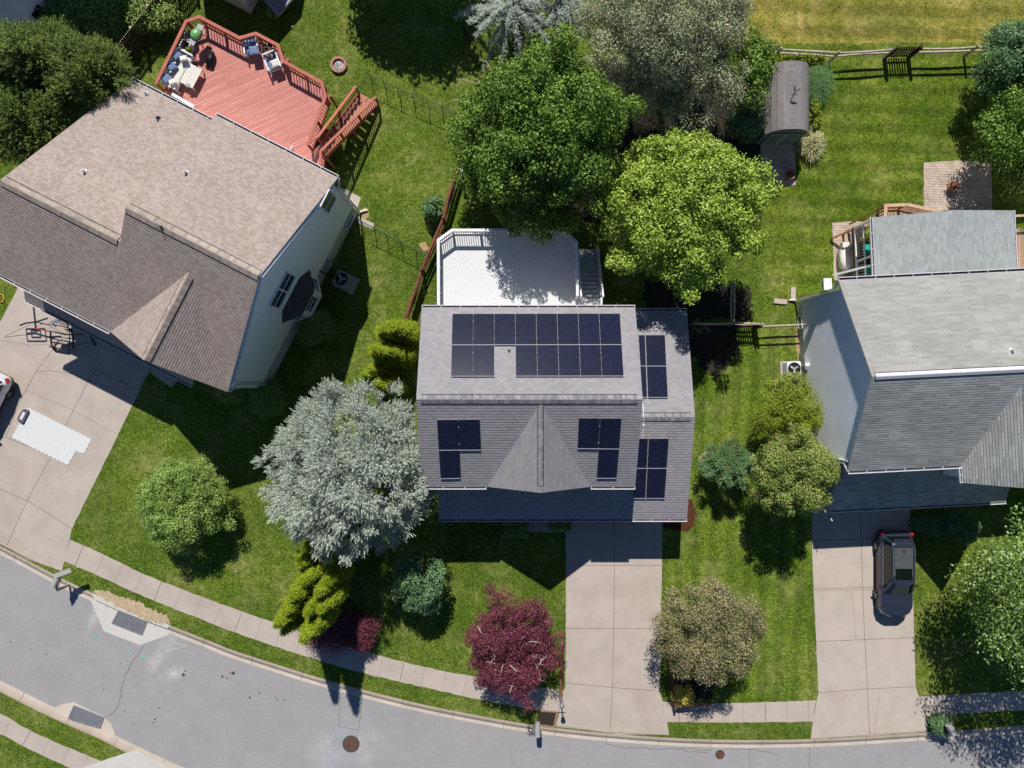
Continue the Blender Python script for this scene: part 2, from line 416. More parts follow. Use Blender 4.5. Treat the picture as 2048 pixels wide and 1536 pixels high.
M['cedar'] = plain('cedar', (0.42, 0.185, 0.075), 0.6, 0, 0.3, 0.2, 5)
M['cedarp'] = plain('pale_cedar', (0.55, 0.36, 0.24), 0.6, 0, 0.3, 0.2, 5)
M['deckbrown'] = boards('tan_deck_boards', (0.40, 0.27, 0.19), 0.2, 0.14, 3.0, math.radians(90))
M['deckgrey'] = boards('grey_deck_boards', (0.26, 0.26, 0.27), 0.2, 0.14, 3.0, math.radians(58))
def siding(name, c, row=0.13, st=0.6, dist=0.02):
    t = NT(name); v = t.coord('UV'); sp = t.new('ShaderNodeSeparateXYZ'); t.link(v, sp.inputs[0])
    dv = t.new('ShaderNodeMath', operation='DIVIDE'); t.link(sp.outputs[1], dv.inputs[0]); dv.inputs[1].default_value = row
    fr = t.new('ShaderNodeMath', operation='FRACT'); t.link(dv.outputs[0], fr.inputs[0])
    b = t.new('ShaderNodeBump'); b.invert = True; b.inputs['Strength'].default_value = st; b.inputs['Distance'].default_value = dist
    t.link(fr.outputs[0], b.inputs['Height']); t.link(b.outputs[0], t.b.inputs['Normal'])
    n = t.noise(v, 0.7, 4); t.color(t.mix(1.0, c, t.ramp(n, [(0.3, (0.93,) * 3), (0.7, (1.05,) * 3)]), 'MULTIPLY'))
    return t.done(0.55, 0, 0.35)
M['sidetan'] = siding('beige_siding', (0.84, 0.88, 0.92))
M['sidewhite'] = siding('white_siding', (0.90, 0.91, 0.93), 0.14, 1.0, 0.05)
M['sidegrey'] = siding('grey_siding', (0.45, 0.44, 0.42))
M['lap'] = plain('beige_lap_boards', (0.84, 0.88, 0.92), .5, 0, .35, .04)
M['lapw'] = plain('white_lap_boards', (0.88, 0.89, 0.92), .45, 0, .4, .03)
M['found'] = concrete('parged_foundation', (0.52, 0.54, 0.50))
M['glass'] = plain('window_glass', (0.02, 0.028, 0.032), 0.08, 0, 0.6, 0.3, 2)
M['glassg'] = plain('screen_glass', (0.012, 0.016, 0.02), 0.15, 0, 0.5, 0.3, 2)
def solar():
    t = NT('solar_cells'); v = t.coord('UV')
    br = t.new('ShaderNodeTexBrick'); t.link(v, br.inputs['Vector']); br.offset = 0.0
    br.inputs['Scale'].default_value = 1.0; br.inputs['Brick Width'].default_value = 0.16; br.inputs['Row Height'].default_value = 0.16
    br.inputs['Mortar Size'].default_value = 0.004
    br.inputs['Color1'].default_value = (0.008, 0.010, 0.024, 1); br.inputs['Color2'].default_value = (0.011, 0.014, 0.036, 1)
    br.inputs['Mortar'].default_value = (0.020, 0.024, 0.042, 1)
    t.color(br.outputs['Color']); return t.done(0.12, 0, 0.5)
M['solar'] = solar()
M['alu'] = plain('aluminium', (0.62, 0.62, 0.64), 0.35, 0.6, 0.5, 0.05)
M['steel'] = plain('galvanised_steel', (0.34, 0.35, 0.37), 0.45, 0.5, 0.5, 0.15)
M['splitrail'] = plain('weathered_rail', (0.46, 0.38, 0.30), 0.9, 0, 0.1, 0.25, 7, 0.4)
M['brownrail'] = plain('brown_rail', (0.20, 0.085, 0.050), 0.9, 0, 0.1, 0.35, 6, 0.4)
M['picket'] = plain('old_picket', (0.075, 0.052, 0.034), 0.95, 0, 0.1, 0.35, 5, 0.4)
M['picketcap'] = plain('pale_picket_tops', (0.45, 0.38, 0.26), 0.95, 0, 0.1, 0.2)
M['greenwire'] = plain('green_vinyl_wire', (0.03, 0.075, 0.045), 0.5, 0, 0.3)
M['stairwhite'] = plain('pale_tread', (0.52, 0.54, 0.55), .6, var=.1)
M['bark'] = plain('bark', (0.11, 0.085, 0.06), 0.95, 0, 0.1, 0.35, 5, 0.5)
M['palebark'] = plain('pale_bark', (0.46, 0.36, 0.30), 0.9, 0, 0.1, 0.2, 5, 0.3)
M['shedgreen'] = siding('green_shed_wall', (0.115, 0.155, 0.135), 0.5, 0.5)
M['paver'] = brickmat('paving_bricks', (0.46, 0.36, 0.28), (0.60, 0.48, 0.39), (0.20, 0.16, 0.11), 0.17, 0.15, 0.03, 0.010)
M['ringbrick'] = plain('pink_stone', (0.38, 0.20, 0.145), 0.9, 0, 0.2, 0.2, 5, 0.3)
M['ash'] = plain('ash', (0.32, 0.31, 0.30), 1.0, 0, 0.1, 0.7, 7, 0.8)
M['copper'] = plain('copper', (0.40, 0.17, 0.10), 0.4, 0.5, 0.5, 0.25)
M['leafpile'] = plain('dead_leaves', (0.17, 0.075, 0.035), 1, 0, 0.1, 0.6, 22, 0.8)
M['cushw'] = plain('cream_fabric', (0.70, 0.67, 0.60), 0.9, 0, 0.1, 0.06, 6, 0.2)
M['cushb'] = plain('blue_fabric', (0.165, 0.225, 0.36), 0.9, 0, 0.1, 0.10, 6, 0.2)
M['grillgreen'] = plain('green_enamel', (0.16, 0.40, 0.14), 0.25, 0, 0.6, 0.08)
M['greyplastic'] = plain('grey_plastic', (0.34, 0.36, 0.36), 0.5, 0, 0.4, 0.1)
M['teal'] = plain('teal_fabric', (0.02, 0.36, 0.27), 0.8, 0, 0.2, 0.12)
M['red'] = plain('red_paint', (0.45, 0.02, 0.03), 0.35, 0, 0.5)
M['orange'] = plain('orange_plastic', (0.70, 0.30, 0.04), 0.5, 0, 0.4)
M['mat'] = plain('white_foam', (0.60, 0.61, 0.60), 0.8, 0, 0.1, 0.03)
M['purple'] = plain('grey_plastic_dark', (0.10, 0.085, 0.12), 0.6)
def carpaint(name, c, rough=0.25, metal=0.4):
    t = NT(name); t.color(c); t.b.inputs['Coat Weight'].default_value = 0.8; t.b.inputs['Coat Roughness'].default_value = 0.06
    return t.done(rough, metal, 0.5)
M['carblack'] = carpaint('sky_tinted_grey_paint', (0.034, 0.043, 0.070), 0.2, 0.3)  # blue in the base colour stands in for sky reflected in the bonnet
M['carwhite'] = carpaint('white_car_paint', (0.62, 0.63, 0.64), 0.3, 0.0)
M['carglass'] = plain('car_glass', (0.004, 0.007, 0.006), 0.06, 0, 0.7, 0.2)
M['chrome'] = plain('chrome', (0.65, 0.66, 0.70), 0.15, 0.9, 0.6, 0.03)
M['tyre'] = plain('tyre', (0.018, 0.015, 0.015), 0.85)
M['rust'] = plain('rusty_iron', (0.13, 0.065, 0.045), 0.8, 0.2, 0.3, 0.35, 9, 0.4)
M['greymail'] = plain('grey_mailbox', (0.36, 0.35, 0.33), 0.6, 0, 0.3, 0.08)
M['sheet'] = plain('white_sheet', (0.62, 0.64, 0.60), 0.6, 0, 0.3, 0.05)
# leaves
M['L_maple'] = leafmat('maple_leaves', gain=1.0, cols=[(0.030, 0.070, 0.006), (0.080, 0.150, 0.014), (0.165, 0.265, 0.036), (0.30, 0.42, 0.09)])
M['L_bright'] = leafmat('bright_leaves', [(0.105, 0.185, 0.010), (0.215, 0.320, 0.028), (0.34, 0.455, 0.060), (0.50, 0.60, 0.17)], gain=1.08)
M['L_crab'] = leafmat('greygreen_leaves', [(0.10, 0.14, 0.055), (0.18, 0.215, 0.105), (0.30, 0.31, 0.19), (0.46, 0.38, 0.30)], 0.15, gain=1.35)
M['L_blue'] = leafmat('blue_needles', [(0.13, 0.165, 0.135), (0.255, 0.298, 0.240), (0.40, 0.44, 0.355), (0.58, 0.61, 0.51)], 0.1, patch=0.14, gain=1.15)
M['L_bluet'] = leafmat('silver_blue_needles', [(0.20, 0.245, 0.20), (0.32, 0.37, 0.31), (0.50, 0.55, 0.48)], 0.1, patch=0.12, gain=1.2)
M['L_conif'] = leafmat('cypress_sprays', gain=1.0, cols=[(0.030, 0.060, 0.008), (0.075, 0.125, 0.020), (0.15, 0.21, 0.040), (0.25, 0.31, 0.08)], transl=0.1) if True else ( [(0.055, 0.095, 0.022), (0.095, 0.145, 0.035), (0.145, 0.200, 0.055), (0.21, 0.255, 0.09)], 0.12)
M['L_arbor'] = leafmat('chartreuse_sprays', [(0.06, 0.10, 0.004), (0.19, 0.26, 0.008), (0.30, 0.37, 0.014), (0.42, 0.47, 0.04)], 0.1, patch=0.2, gain=1.0)
M['L_red'] = leafmat('burgundy_leaves', [(0.040, 0.008, 0.018), (0.115, 0.022, 0.042), (0.20, 0.045, 0.075), (0.33, 0.11, 0.13)], 0.2, patch=0.2, gain=1.12)
M['L_pink'] = leafmat('tan_pink_leaves', [(0.065, 0.100, 0.018), (0.14, 0.165, 0.045), (0.27, 0.215, 0.115), (0.50, 0.365, 0.27)], 0.12, patch=0.3, gain=1.12)
M['L_olive'] = leafmat('olive_leaves', [(0.10, 0.15, 0.010), (0.185, 0.235, 0.018), (0.31, 0.34, 0.04)], 0.2, gain=1.1)
M['L_brownish'] = leafmat('brown_tipped_leaves', [(0.060, 0.110, 0.014), (0.125, 0.19, 0.032), (0.225, 0.29, 0.065), (0.34, 0.25, 0.11)], 0.15, gain=1.3)
M['L_bush'] = leafmat('bush_leaves', [(0.055, 0.095, 0.014), (0.11, 0.17, 0.028), (0.18, 0.25, 0.055), (0.29, 0.36, 0.12)], 0.12, gain=1.5)
M['L_spruce'] = leafmat('green_spruce_needles', [(0.05, 0.10, 0.035), (0.10, 0.18, 0.065), (0.18, 0.27, 0.12)], 0.1, gain=1.15)
M['L_pale'] = leafmat('pale_glossy_leaves', [(0.06, 0.12, 0.018), (0.13, 0.22, 0.035), (0.24, 0.34, 0.08), (0.46, 0.50, 0.25)], 0.2, gain=1.1)
M['L_bgreen'] = leafmat('bluegreen_leaves', [(0.035, 0.080, 0.030), (0.065, 0.130, 0.050), (0.12, 0.200, 0.085), (0.19, 0.275, 0.14)], 0.15)
M['L_yellow'] = leafmat('yellow_leaves', [(0.20, 0.24, 0.03), (0.34, 0.33, 0.05), (0.42, 0.25, 0.08)], 0.2)
M['L_grass'] = leafmat('grass_blades', [(0.055, 0.12, 0.035), (0.10, 0.19, 0.06), (0.17, 0.27, 0.10)], 0.2)
M['L_varieg'] = leafmat('variegated_blades', [(0.09, 0.12, 0.03), (0.36, 0.34, 0.17), (0.55, 0.48, 0.28)], 0.2)
# ---------------------------------------------------------------- plants
def norm(a): return a / np.maximum(1e-9, np.linalg.norm(a, axis=1, keepdims=True))
def quads_mesh(name, P, parent, mat, kind=None):
    """P: (n,4,3) leaf quads in world space -> one mesh"""
    org = ORG.get(parent, Vector((0, 0, 0))); n = len(P)
    me = bpy.data.meshes.new(name); v = (P.reshape(-1, 3) - np.array(org)).astype(np.float32)
    me.vertices.add(n * 4); me.vertices.foreach_set('co', v.ravel())
    me.loops.add(n * 4); me.loops.foreach_set('vertex_index', np.arange(n * 4, dtype=np.int32))
    me.polygons.add(n); me.polygons.foreach_set('loop_start', np.arange(0, n * 4, 4, dtype=np.int32))
    me.polygons.foreach_set('loop_total', np.full(n, 4, dtype=np.int32))
    me.materials.append(mat); me.update(calc_edges=True); me.validate()
    o = bpy.data.objects.new(name, me); C.link(o); o.parent = parent; ORG[o] = org
    if kind: o['kind'] = kind
    return o
def leaf_quads(rng, pos, nrm, L, Wd, along=None, jit=0.5):
    n = len(pos); r = rng.normal(size=(n, 3))
    t = r if along is None else along + r * jit
    t = norm(t - nrm * np.sum(t * nrm, 1, keepdims=True)); b = np.cross(nrm, t)
    Ls = L * rng.uniform(0.65, 1.3, (n, 1)); Ws = Wd * rng.uniform(0.7, 1.25, (n, 1))
    return np.stack([pos - t * Ls * 0.5, pos + b * Ws * 0.5 - t * Ls * 0.08, pos + t * Ls * 0.5, pos - b * Ws * 0.5 - t * Ls * 0.08], 1)
def clump_leaves(rng, cen, rad, n, L, Wd, up=0.35, inner=0.45, flat=0.75):
    """leaves over and inside each clump (cen (m,3), rad (m,))"""
    idx = rng.choice(len(cen), n, p=(rad ** 2) / np.sum(rad ** 2))
    d = norm(rng.normal(size=(n, 3)) + np.array([0, 0, up])); rr = inner + (1.12 - inner) * rng.random((n, 1)) ** 0.7 + np.abs(rng.normal(size=(n, 1))) * 0.07
    off = d * rr * rad[idx][:, None]; off[:, 2] *= flat
    pos = cen[idx] + off
    nrm = norm(d * 0.8 + rng.normal(size=(n, 3)) * 0.45 + np.array([0, 0.15, 0.35]))
    return leaf_quads(rng, pos, nrm, L, Wd)
def sprigs(rng, pos, dirs, length, n_leaf, L, Wd, spread=0.7, droop=0.0):
    """little shoots: n_leaf narrow leaves fanned along each direction"""
    n = len(pos); up = np.array([0, 0, 1.0]) + rng.normal(size=(n, 3)) * 0.3
    side = norm(np.cross(dirs, up)); nr = np.cross(side, dirs); nr = norm(nr * np.sign(nr[:, 2:3] + 1e-6) * 0.7 + np.array([0, 0.2, 0.9])); out = []
    for k in range(n_leaf):
        t = (k + 0.5) / n_leaf; s = (-1) ** k
        p = pos + dirs * (length * t) ; p[:, 2] -= droop * t * t
        a = norm(dirs * (0.5 + 0.5 * t) + side * s * spread * (1.15 - t) + nr * rng.normal(size=(n, 1)) * 0.25)
        p = p + a * L * 0.4
        out.append(leaf_quads(rng, p, norm(nr + rng.normal(size=(n, 3)) * 0.33), L * (1.1 - 0.3 * t), Wd, a, 0.05))
    return np.concatenate(out)
def limbs(base, tips, r0, mb, seed=0, n=7, join=0.45):
    rnd = random.Random(seed); base = Vector(base)
    zt = sum(t[2] for t in tips) / len(tips); cx = sum(t[0] for t in tips) / len(tips); cy = sum(t[1] for t in tips) / len(tips)
    fork = Vector((base.x * 0.6 + cx * 0.4, base.y * 0.6 + cy * 0.4, base.z + (zt - base.z) * join))
    m = base.lerp(fork, 0.5) + Vector((rnd.uniform(-.08, .08), rnd.uniform(-.08, .08), 0))
    mb.tube([base, m, fork], [r0, r0 * 0.8, r0 * 0.65], n)
    for t in tips:
        t = Vector(t); a = fork.lerp(t, 0.35) + Vector((rnd.uniform(-.15, .15), rnd.uniform(-.15, .15), 0.12)); b = fork.lerp(t, 0.7) + Vector((rnd.uniform(-.15, .15), rnd.uniform(-.15, .15), 0.1))
        mb.tube([fork, a, b, t], [r0 * 0.5, r0 * 0.34, r0 * 0.2, r0 * 0.06], 5)

def dome(rng, c, R, n, rc, lobes=5, amp=0.13, zlo=-0.25, fill=0.25, gap=1.0):
    """clump centres over an uneven dome; c centre, R (rx, ry, rz)"""
    rc *= gap; d = norm(rng.normal(size=(n * 12, 3))); d = d[d[:, 2] > zlo]; keep = []; md = rc * 1.05
    for v in d:                                     # keep the clumps apart so that the crown has gaps
        if len(keep) >= n: break
        if not keep or np.min(np.linalg.norm(np.array(keep) - v, axis=1)) > md * rng.uniform(.75, 1.3): keep.append(v)
    d = np.array(keep); m_ = int(len(d) * .35); d = np.concatenate([d, norm(rng.normal(size=(m_, 3)) + np.array([0, 0, .3]))]); inner_ = np.arange(len(d)) >= len(d) - m_
    ang = np.arctan2(d[:, 1], d[:, 0]); ph = rng.uniform(0, 6.28, 4)
    amp *= 1.25; bump = 1 + amp * (np.sin(ang * lobes + ph[0]) * 0.6 + np.sin(ang * (lobes * 2 + 1) + ph[1]) * 0.4) + rng.normal(size=len(d)) * 0.04
    rr = rng.uniform(0.80, 0.98, len(d)); k = inner_; rr[k] = rng.uniform(0.3, 0.75, k.sum())
    R = np.array(R); rm = (R[0] + R[1]) / 2
    rad = rm * rc * rng.uniform(0.65, 1.35, len(d))
    q = (rng.random(len(d)) < 0.32) & ~k; rr[q] = rng.uniform(1.0, 1.15, q.sum()); rad[q] *= 0.62
    p = d * (rr * bump)[:, None] * (R - rad.mean() * 0.8)
    return np.array(c) + p, rad

def tree(label, cat, px, py, rpx, zc, rz, mat, n_cl, rc, n_leaf, L, Wd, seed, base=None, rpy=None, group=None,
         lobes=5, amp=0.13, trunk=0.14, name='leafy_tree', flat=0.75, zlo=-0.25, bark='bark', fill=0.25, inner=0.45, more=(), gap=1.0):
    rng = np.random.default_rng(seed); k = (H - zc) / F
    c = W(px, py, zc); R = (rpx * k, (rpy or rpx) * k, rz)
    b = base or (c.x, c.y, 0)
    t = thing(name, label, cat, (b[0], b[1], 0), group=group)
    cen, rad = dome(rng, c, R, n_cl, rc, lobes, amp, zlo, fill, gap)
    for (qx, qy, qr, qry, qz, qrz, qn) in more:
        kk = (H - qz) / F; ce, ra = dome(rng, W(qx, qy, qz), (qr * kk, qry * kk, qrz), qn, rc * rpx / qr, 4, .12, zlo, fill, gap)
        cen = np.concatenate([cen, ce]); rad = np.concatenate([rad, ra])
    mb = MB(); tips = [tuple(cen[i]) for i in rng.choice(len(cen), min(len(cen), 14), replace=False)]
    limbs((b[0], b[1], -0.05), tips, trunk, mb, seed); mb.build('trunk', M[bark], t)
    P = clump_leaves(rng, cen, rad, n_leaf, L, Wd, flat=flat, inner=inner)
    quads_mesh('crown', P, t, mat)
    return t

def sprig_tree(label, cat, px, py, rpx, zc, rz, mat, n_cl, rc, n_sp, length, n_leaf, L, Wd, seed, rpy=None, name='conifer', upb=0.3, group=None, trunk=0.14, droop=0.0, amp=0.13, lobes=6, spread=0.7, zlo=-0.25):
    rng = np.random.default_rng(seed); k = (H - zc) / F; c = W(px, py, zc); R = (rpx * k, (rpy or rpx) * k, rz)
    t = thing(name, label, cat, (c.x, c.y, 0), group=group)
    cen, rad = dome(rng, c, R, n_cl, rc, lobes, amp, zlo, 0.3)
    mb = MB(); tips = [tuple(cen[i]) for i in rng.choice(len(cen), min(len(cen), 12), replace=False)]
    limbs((c.x, c.y, -0.05), tips, trunk, mb, seed); mb.build('trunk', M['bark'], t)
    idx = rng.choice(len(cen), n_sp, p=(rad ** 2) / np.sum(rad ** 2))
    d = norm(rng.normal(size=(n_sp, 3)) + np.array([0, 0, 0.25])); rr = rng.random((n_sp, 1)) ** 0.5
    pos = cen[idx] + d * rr * rad[idx][:, None] * 0.8
    axis = norm((pos - np.array([c.x, c.y, c.z - rz * 0.6])) * np.array([1, 1, 1.0]))
    dirs = norm(axis * 1.0 + d * 0.45 + rng.normal(size=(n_sp, 3)) * 0.25 + np.array([0, 0, upb]))
    quads_mesh('crown', sprigs(rng, pos, dirs, length, n_leaf, L, Wd, spread, droop), t, mat)
    return t

def shrub(label, cat, px, py, r, h, mat, n, L, Wd, seed, name='shrub', ry=None, n_cl=14, group=None, z0=0.0, boxy=False, flat=0.9):
    rng = np.random.default_rng(seed); c = W(px, py, z0 + h * 0.55)
    t = thing(name, label, cat, (c.x, c.y, z0), group=group)
    R = (r, ry or r, h * 0.5)
    if boxy:
        m = n; p = rng.uniform(-1, 1, (m, 3)); ax = rng.integers(0, 3, m); s = np.where(rng.random(m) < 0.5, -1, 1)
        p[np.arange(m), ax] = s * rng.uniform(0.86, 1.03, m); p[ax == 2, 2] = np.abs(p[ax == 2, 2])
        pos = np.array((c.x, c.y, z0 + h * 0.5)) + p * np.array((R[0], R[1], h * 0.5))
        nr = np.zeros((m, 3)); nr[np.arange(m), ax] = s; nr = norm(nr + rng.normal(size=(m, 3)) * 0.5)
        P = leaf_quads(rng, pos, nr, L, Wd)
        core = MB(); core.box((c.x, c.y, z0 + h * 0.47), (R[0] * 1.75, R[1] * 1.75, h * 0.86)); core.build('branches', M['bark'], t)
    else:
        cen, rad = dome(rng, c, R, n_cl, 0.36, 4, 0.1, -0.5, 0.35)
        P = clump_leaves(rng, cen, rad, n, L, Wd, flat=flat)
        mb = MB(); limbs((c.x, c.y, z0), [tuple(cen[i]) for i in range(min(8, len(cen)))], 0.04, mb, seed, 5, 0.25); mb.build('branches', M['bark'], t)
    quads_mesh('foliage', P, t, mat)
    return t

def flame_tree(label, base_px, lobes_, seed, name='arborvitae', sy=1.0):
    """upright golden evergreen: many flame-shaped lobes (px, py, top z, radius, length)"""
    rng = np.random.default_rng(seed); b = W(base_px[0], base_px[1], 0)
    t = thing(name, label, 'tree', (b.x, b.y, 0)); Q = []; mb = MB()
    mb.tube([(b.x, b.y, -0.05), (b.x, b.y, 2.0), (b.x, b.y, 4.2)], [0.16, 0.12, 0.05], 7)
    for (px, py, z, r, ln) in lobes_:
        ln = max(ln, min(z - .5, ln * 1.55))
        top = W(px, py, z); n = int(5200 * r * ln * 0.9)
        u = rng.random(n); ang = rng.uniform(0, 6.283, n)
        prof = np.sin(np.pi * np.clip(u, 0, 1) ** 0.62) ** 0.75 * (1 + 0.10 * np.sin(ang * 5 + u * 9))
        rr = r * prof * (rng.uniform(0.72, 1.04, n) + np.abs(rng.normal(size=n)) * .10) * (1 + .10 * np.sin(ang * 3 + z * 5) + .08 * np.sin(ang * 9 + u * 21))
        lean = np.array([(top.x - b.x), (top.y - b.y)]) * 0.10
        x = top.x + rr * np.cos(ang) - lean[0] * (1 - u); y = top.y + rr * np.sin(ang) - lean[1] * (1 - u); zz = z - ln * (1 - u)
        pos = np.stack([x, y, zz], 1)
        out = np.stack([np.cos(ang), np.sin(ang), 0.35 + 0.9 * u ** 2], 1)
        nr = norm(norm(out) + rng.normal(size=(n, 3)) * 0.42); al = norm(np.stack([np.cos(ang) * .35, np.sin(ang) * .35, np.ones(n)], 1))
        Q.append(leaf_quads(rng, pos, nr, 0.15, 0.045, al, 0.6))
        s_ = rng.choice(n, n // 9); dd = norm(np.stack([np.cos(ang[s_]) * .8, np.sin(ang[s_]) * .8, np.full(len(s_), .7)], 1) + rng.normal(size=(len(s_), 3)) * .35)
        Q.append(sprigs(rng, pos[s_], dd, .17, 4, .075, .028, .7))
        mb.tube([(b.x, b.y, max(0.3, z - ln - 0.8)), (top.x * .8 + b.x * .2, top.y * .8 + b.y * .2, z - ln * 0.6), (top.x, top.y, z - 0.25)], [0.05, 0.04, 0.02], 5)
    mb.build('trunk', M['bark'], t); quads_mesh('crown', np.concatenate(Q), t, M['L_arbor'])
    return t

# ================================================================ GROUND
def jag(pts, step=0.35, amp=0.025, seed=1, z=0.0):
    rnd = random.Random(seed); out = []
    for i in range(len(pts)):
        a, b = Vector(pts[i]), Vector(pts[(i + 1) % len(pts)]); L = (b - a).length; n = max(1, int(L / step))
        nn = Vector((-(b - a).y, (b - a).x, 0)).normalized()
        for k in range(n):
            p = a.lerp(b, k / n)
            if k: p = p + nn * rnd.uniform(-amp, amp)
            out.append(p)
    return out
def PW(pts, z=0.0): return [W(x, y, z) for x, y in pts]

mb = MB(); mb.poly([(-400, -400, -0.17), (400, -400, -0.17), (400, 400, -0.17), (-400, 400, -0.17)])
mb.build('ground', M['lawn'], kind='structure')
ROADZ = -0.13
edgeN = [(-900, 640), (-500, 850), (-200, 1005), (0, 1111), (101, 1166), (178, 1203), (260, 1238), (340, 1270), (414, 1299), (460, 1318), (526, 1339), (625, 1371), (733, 1400), (833, 1425), (937, 1446),
         (1042, 1465), (1141, 1478), (1245, 1487.5), (1347, 1494.5), (1453, 1498), (1555, 1498), (1660, 1495), (1767, 1489), (1919, 1478.5), (2048, 1469), (2400, 1430), (3200, 1300)]
edgeS = [(-900, 950), (-400, 1170), (-150, 1290), (0, 1364), (40, 1384), (101, 1415), (160, 1441), (215, 1465), (250, 1484), (330, 1522), (420, 1562), (600, 1625), (900, 1705), (1200, 1745), (1500, 1752), (1900, 1725), (2400, 1660), (3200, 1520)]
NW = PW(edgeN, 0); SW = PW(edgeS, 0)
def smooth(pts, it=1):
    for _ in range(it):
        out = [pts[0]]
        for i in range(len(pts) - 1): out += [pts[i].lerp(pts[i + 1], 0.25), pts[i].lerp(pts[i + 1], 0.75)]
        pts = out + [pts[-1]]
    return pts
NW = smooth(NW, 1); SW = smooth(SW, 1)
mb = MB()
road = [Vector((p.x, p.y, ROADZ)) for p in NW] + [Vector((p.x, p.y, ROADZ)) for p in reversed(SW)]
mb.poly(road[::-1], 0)
def crackline(mb, pts, w, z, mi, seed=0, step=0.25, amp=0.03):
    rnd = random.Random(seed); q = []
    for i in range(len(pts) - 1):
        a, b = pts[i], pts[i + 1]; n = max(1, int((b - a).length / step))
        for k in range(n): q.append(a.lerp(b, k / n) + Vector((rnd.uniform(-amp, amp), rnd.uniform(-amp, amp), 0)))
    q.append(pts[-1]); mb.strip([Vector((p.x, p.y, z)) for p in q], -w / 2, w / 2, 0, mi)
rz = ROADZ + 0.004
crackline(mb, PW([(215, 1436), (234, 1415), (243, 1370), (250, 1350), (262, 1325), (275, 1310), (285, 1295)]), 0.025, rz, 1, 1)
crackline(mb, PW([(680, 1395), (676, 1455), (716, 1462), (724, 1400)]), 0.018, rz, 1, 2, amp=0.01)
crackline(mb, PW([(1210, 1490), (1250, 1497), (1330, 1500), (1420, 1508)]), 0.02, rz, 1, 3, amp=0.07)
crackline(mb, PW([(1360, 1496), (1400, 1502), (1500, 1500), (1560, 1512)]), 0.016, rz, 1, 4, amp=0.05)
crackline(mb, PW([(1620, 1497), (1622, 1540)]), 0.016, rz, 1, 5, amp=0.01)
crackline(mb, PW([(1500, 1498), (1502, 1540)]), 0.016, rz, 1, 6, amp=0.01)
crackline(mb, PW([(345, 1285), (372, 1294), (330, 1303)]), 0.03, rz, 4, 7, amp=0.03)
mb.poly([(p.x, p.y, rz) for p in PW([(672, 1456), (716, 1462), (716, 1545), (640, 1545)])][::-1], 2)
rnd = random.Random(7)
def blob(mb, c, r, z, mi, seed, n=11):
    q = random.Random(seed); mb.poly([(c.x + r * math.cos(6.283 * i / n) * q.uniform(.7, 1.15), c.y + r * math.sin(6.283 * i / n) * q.uniform(.7, 1.15), z) for i in range(n)], mi)
for i, (x, y, r) in enumerate([(365, 1351, .10), (369, 1343, .06), (384, 1333, .03), (402, 1333, .04), (443, 1355, .08), (452, 1358, .05), (465, 1348, .11), (459, 1347, .05), (498, 1397, .07), (517, 1388, .06), (550, 1397, .04), (553, 1402, .05), (567, 1402, .05), (316, 1418, .05), (246, 1425, .04), (305, 1447, .05), (308, 1440, .06), (18, 1285, .05), (37, 1211, .04), (90, 1310, .05), (239, 1328, .03), (660, 1413, .04), (776, 1447, .03), (72, 1393, .03), (205, 1380, .04), (60, 1300, .03), (140, 1350, .03)]):
    blob(mb, W(x, y), r, rz, 1, i)
for i, (x, y, r) in enumerate([(189, 1277, .10), (193, 1273, .05), (256, 1302, .08), (285, 1316, .10), (262, 1306, .06)]): blob(mb, W(x, y), r, rz + .004, 3, 50 + i, 7)
for a in range(9): mb.poly([W(x, y) + Vector((0, 0, rz + .002)) for x, y in ()] or [(0, 0, -1), (0.001, 0, -1), (0, 0.001, -1)], 1) if False else None
mb.build('road', [M['asphalt'], M['crack'], M['patchasph'], M['greenpaint'], M['newcon']], kind='structure')

# pale dust washed from the new concrete: real thin film lying on the road
# north and south kerbs with gutter pan
def kerb(pts, side, name):
    mb = MB(); s = side
    lo = sorted((0.0, 0.20 * s)); mb.strip([Vector((p.x, p.y, ROADZ + 0.012)) for p in pts], lo[0], lo[1], 0.1, 1)
    # sloping face and top
    def off(d, z):
        out = []
        for i, p in enumerate(pts):
            a, b = pts[max(0, i - 1)], pts[min(len(pts) - 1, i + 1)]; t = (b - a).normalized(); out.append(Vector((p.x - t.y * d, p.y + t.x * d, z)))
        return out
    prof = [(0.20, ROADZ + 0.012), (0.24, ROADZ + 0.05), (0.32, -0.03), (0.40, 0.004), (0.52, 0.006), (0.53, -0.1)]
    rows = [off(d * s, z) for d, z in prof]
    for a, b in zip(rows, rows[1:]):
        for i in range(len(pts) - 1):
            q = [a[i], a[i + 1], b[i + 1], b[i]]
            mb.poly(q if s > 0 else q[::-1], 0)
    # joints every 3 m
    acc = 0.0
    for i in range(len(pts) - 1):
        a, b = pts[i], pts[i + 1]; L = (b - a).length; t = (b - a).normalized(); nn = Vector((-t.y, t.x, 0)) * s
        while acc < L:
            p = a + t * acc
            for (d0, z0), (d1, z1) in zip([(0.0, ROADZ + .012)] + prof[:-1], prof[:-1]):
                q = [p + nn * d0 - t * .011, p + nn * d0 + t * .011, p + nn * d1 + t * .011, p + nn * d1 - t * .011]
                zz = [z0, z0, z1, z1]; mb.poly([(v.x, v.y, z + 0.004) for v, z in zip(q, zz)], 2)
            acc += 3.02
        acc -= L
    mb.build(name, [M['kerbc'], M['gutterc'], M['joint']], kind='structure')
    return off(0.525 * s, 0.0)
innerN = kerb(NW, 1, 'kerb'); innerS = kerb(SW, -1, 'kerb')

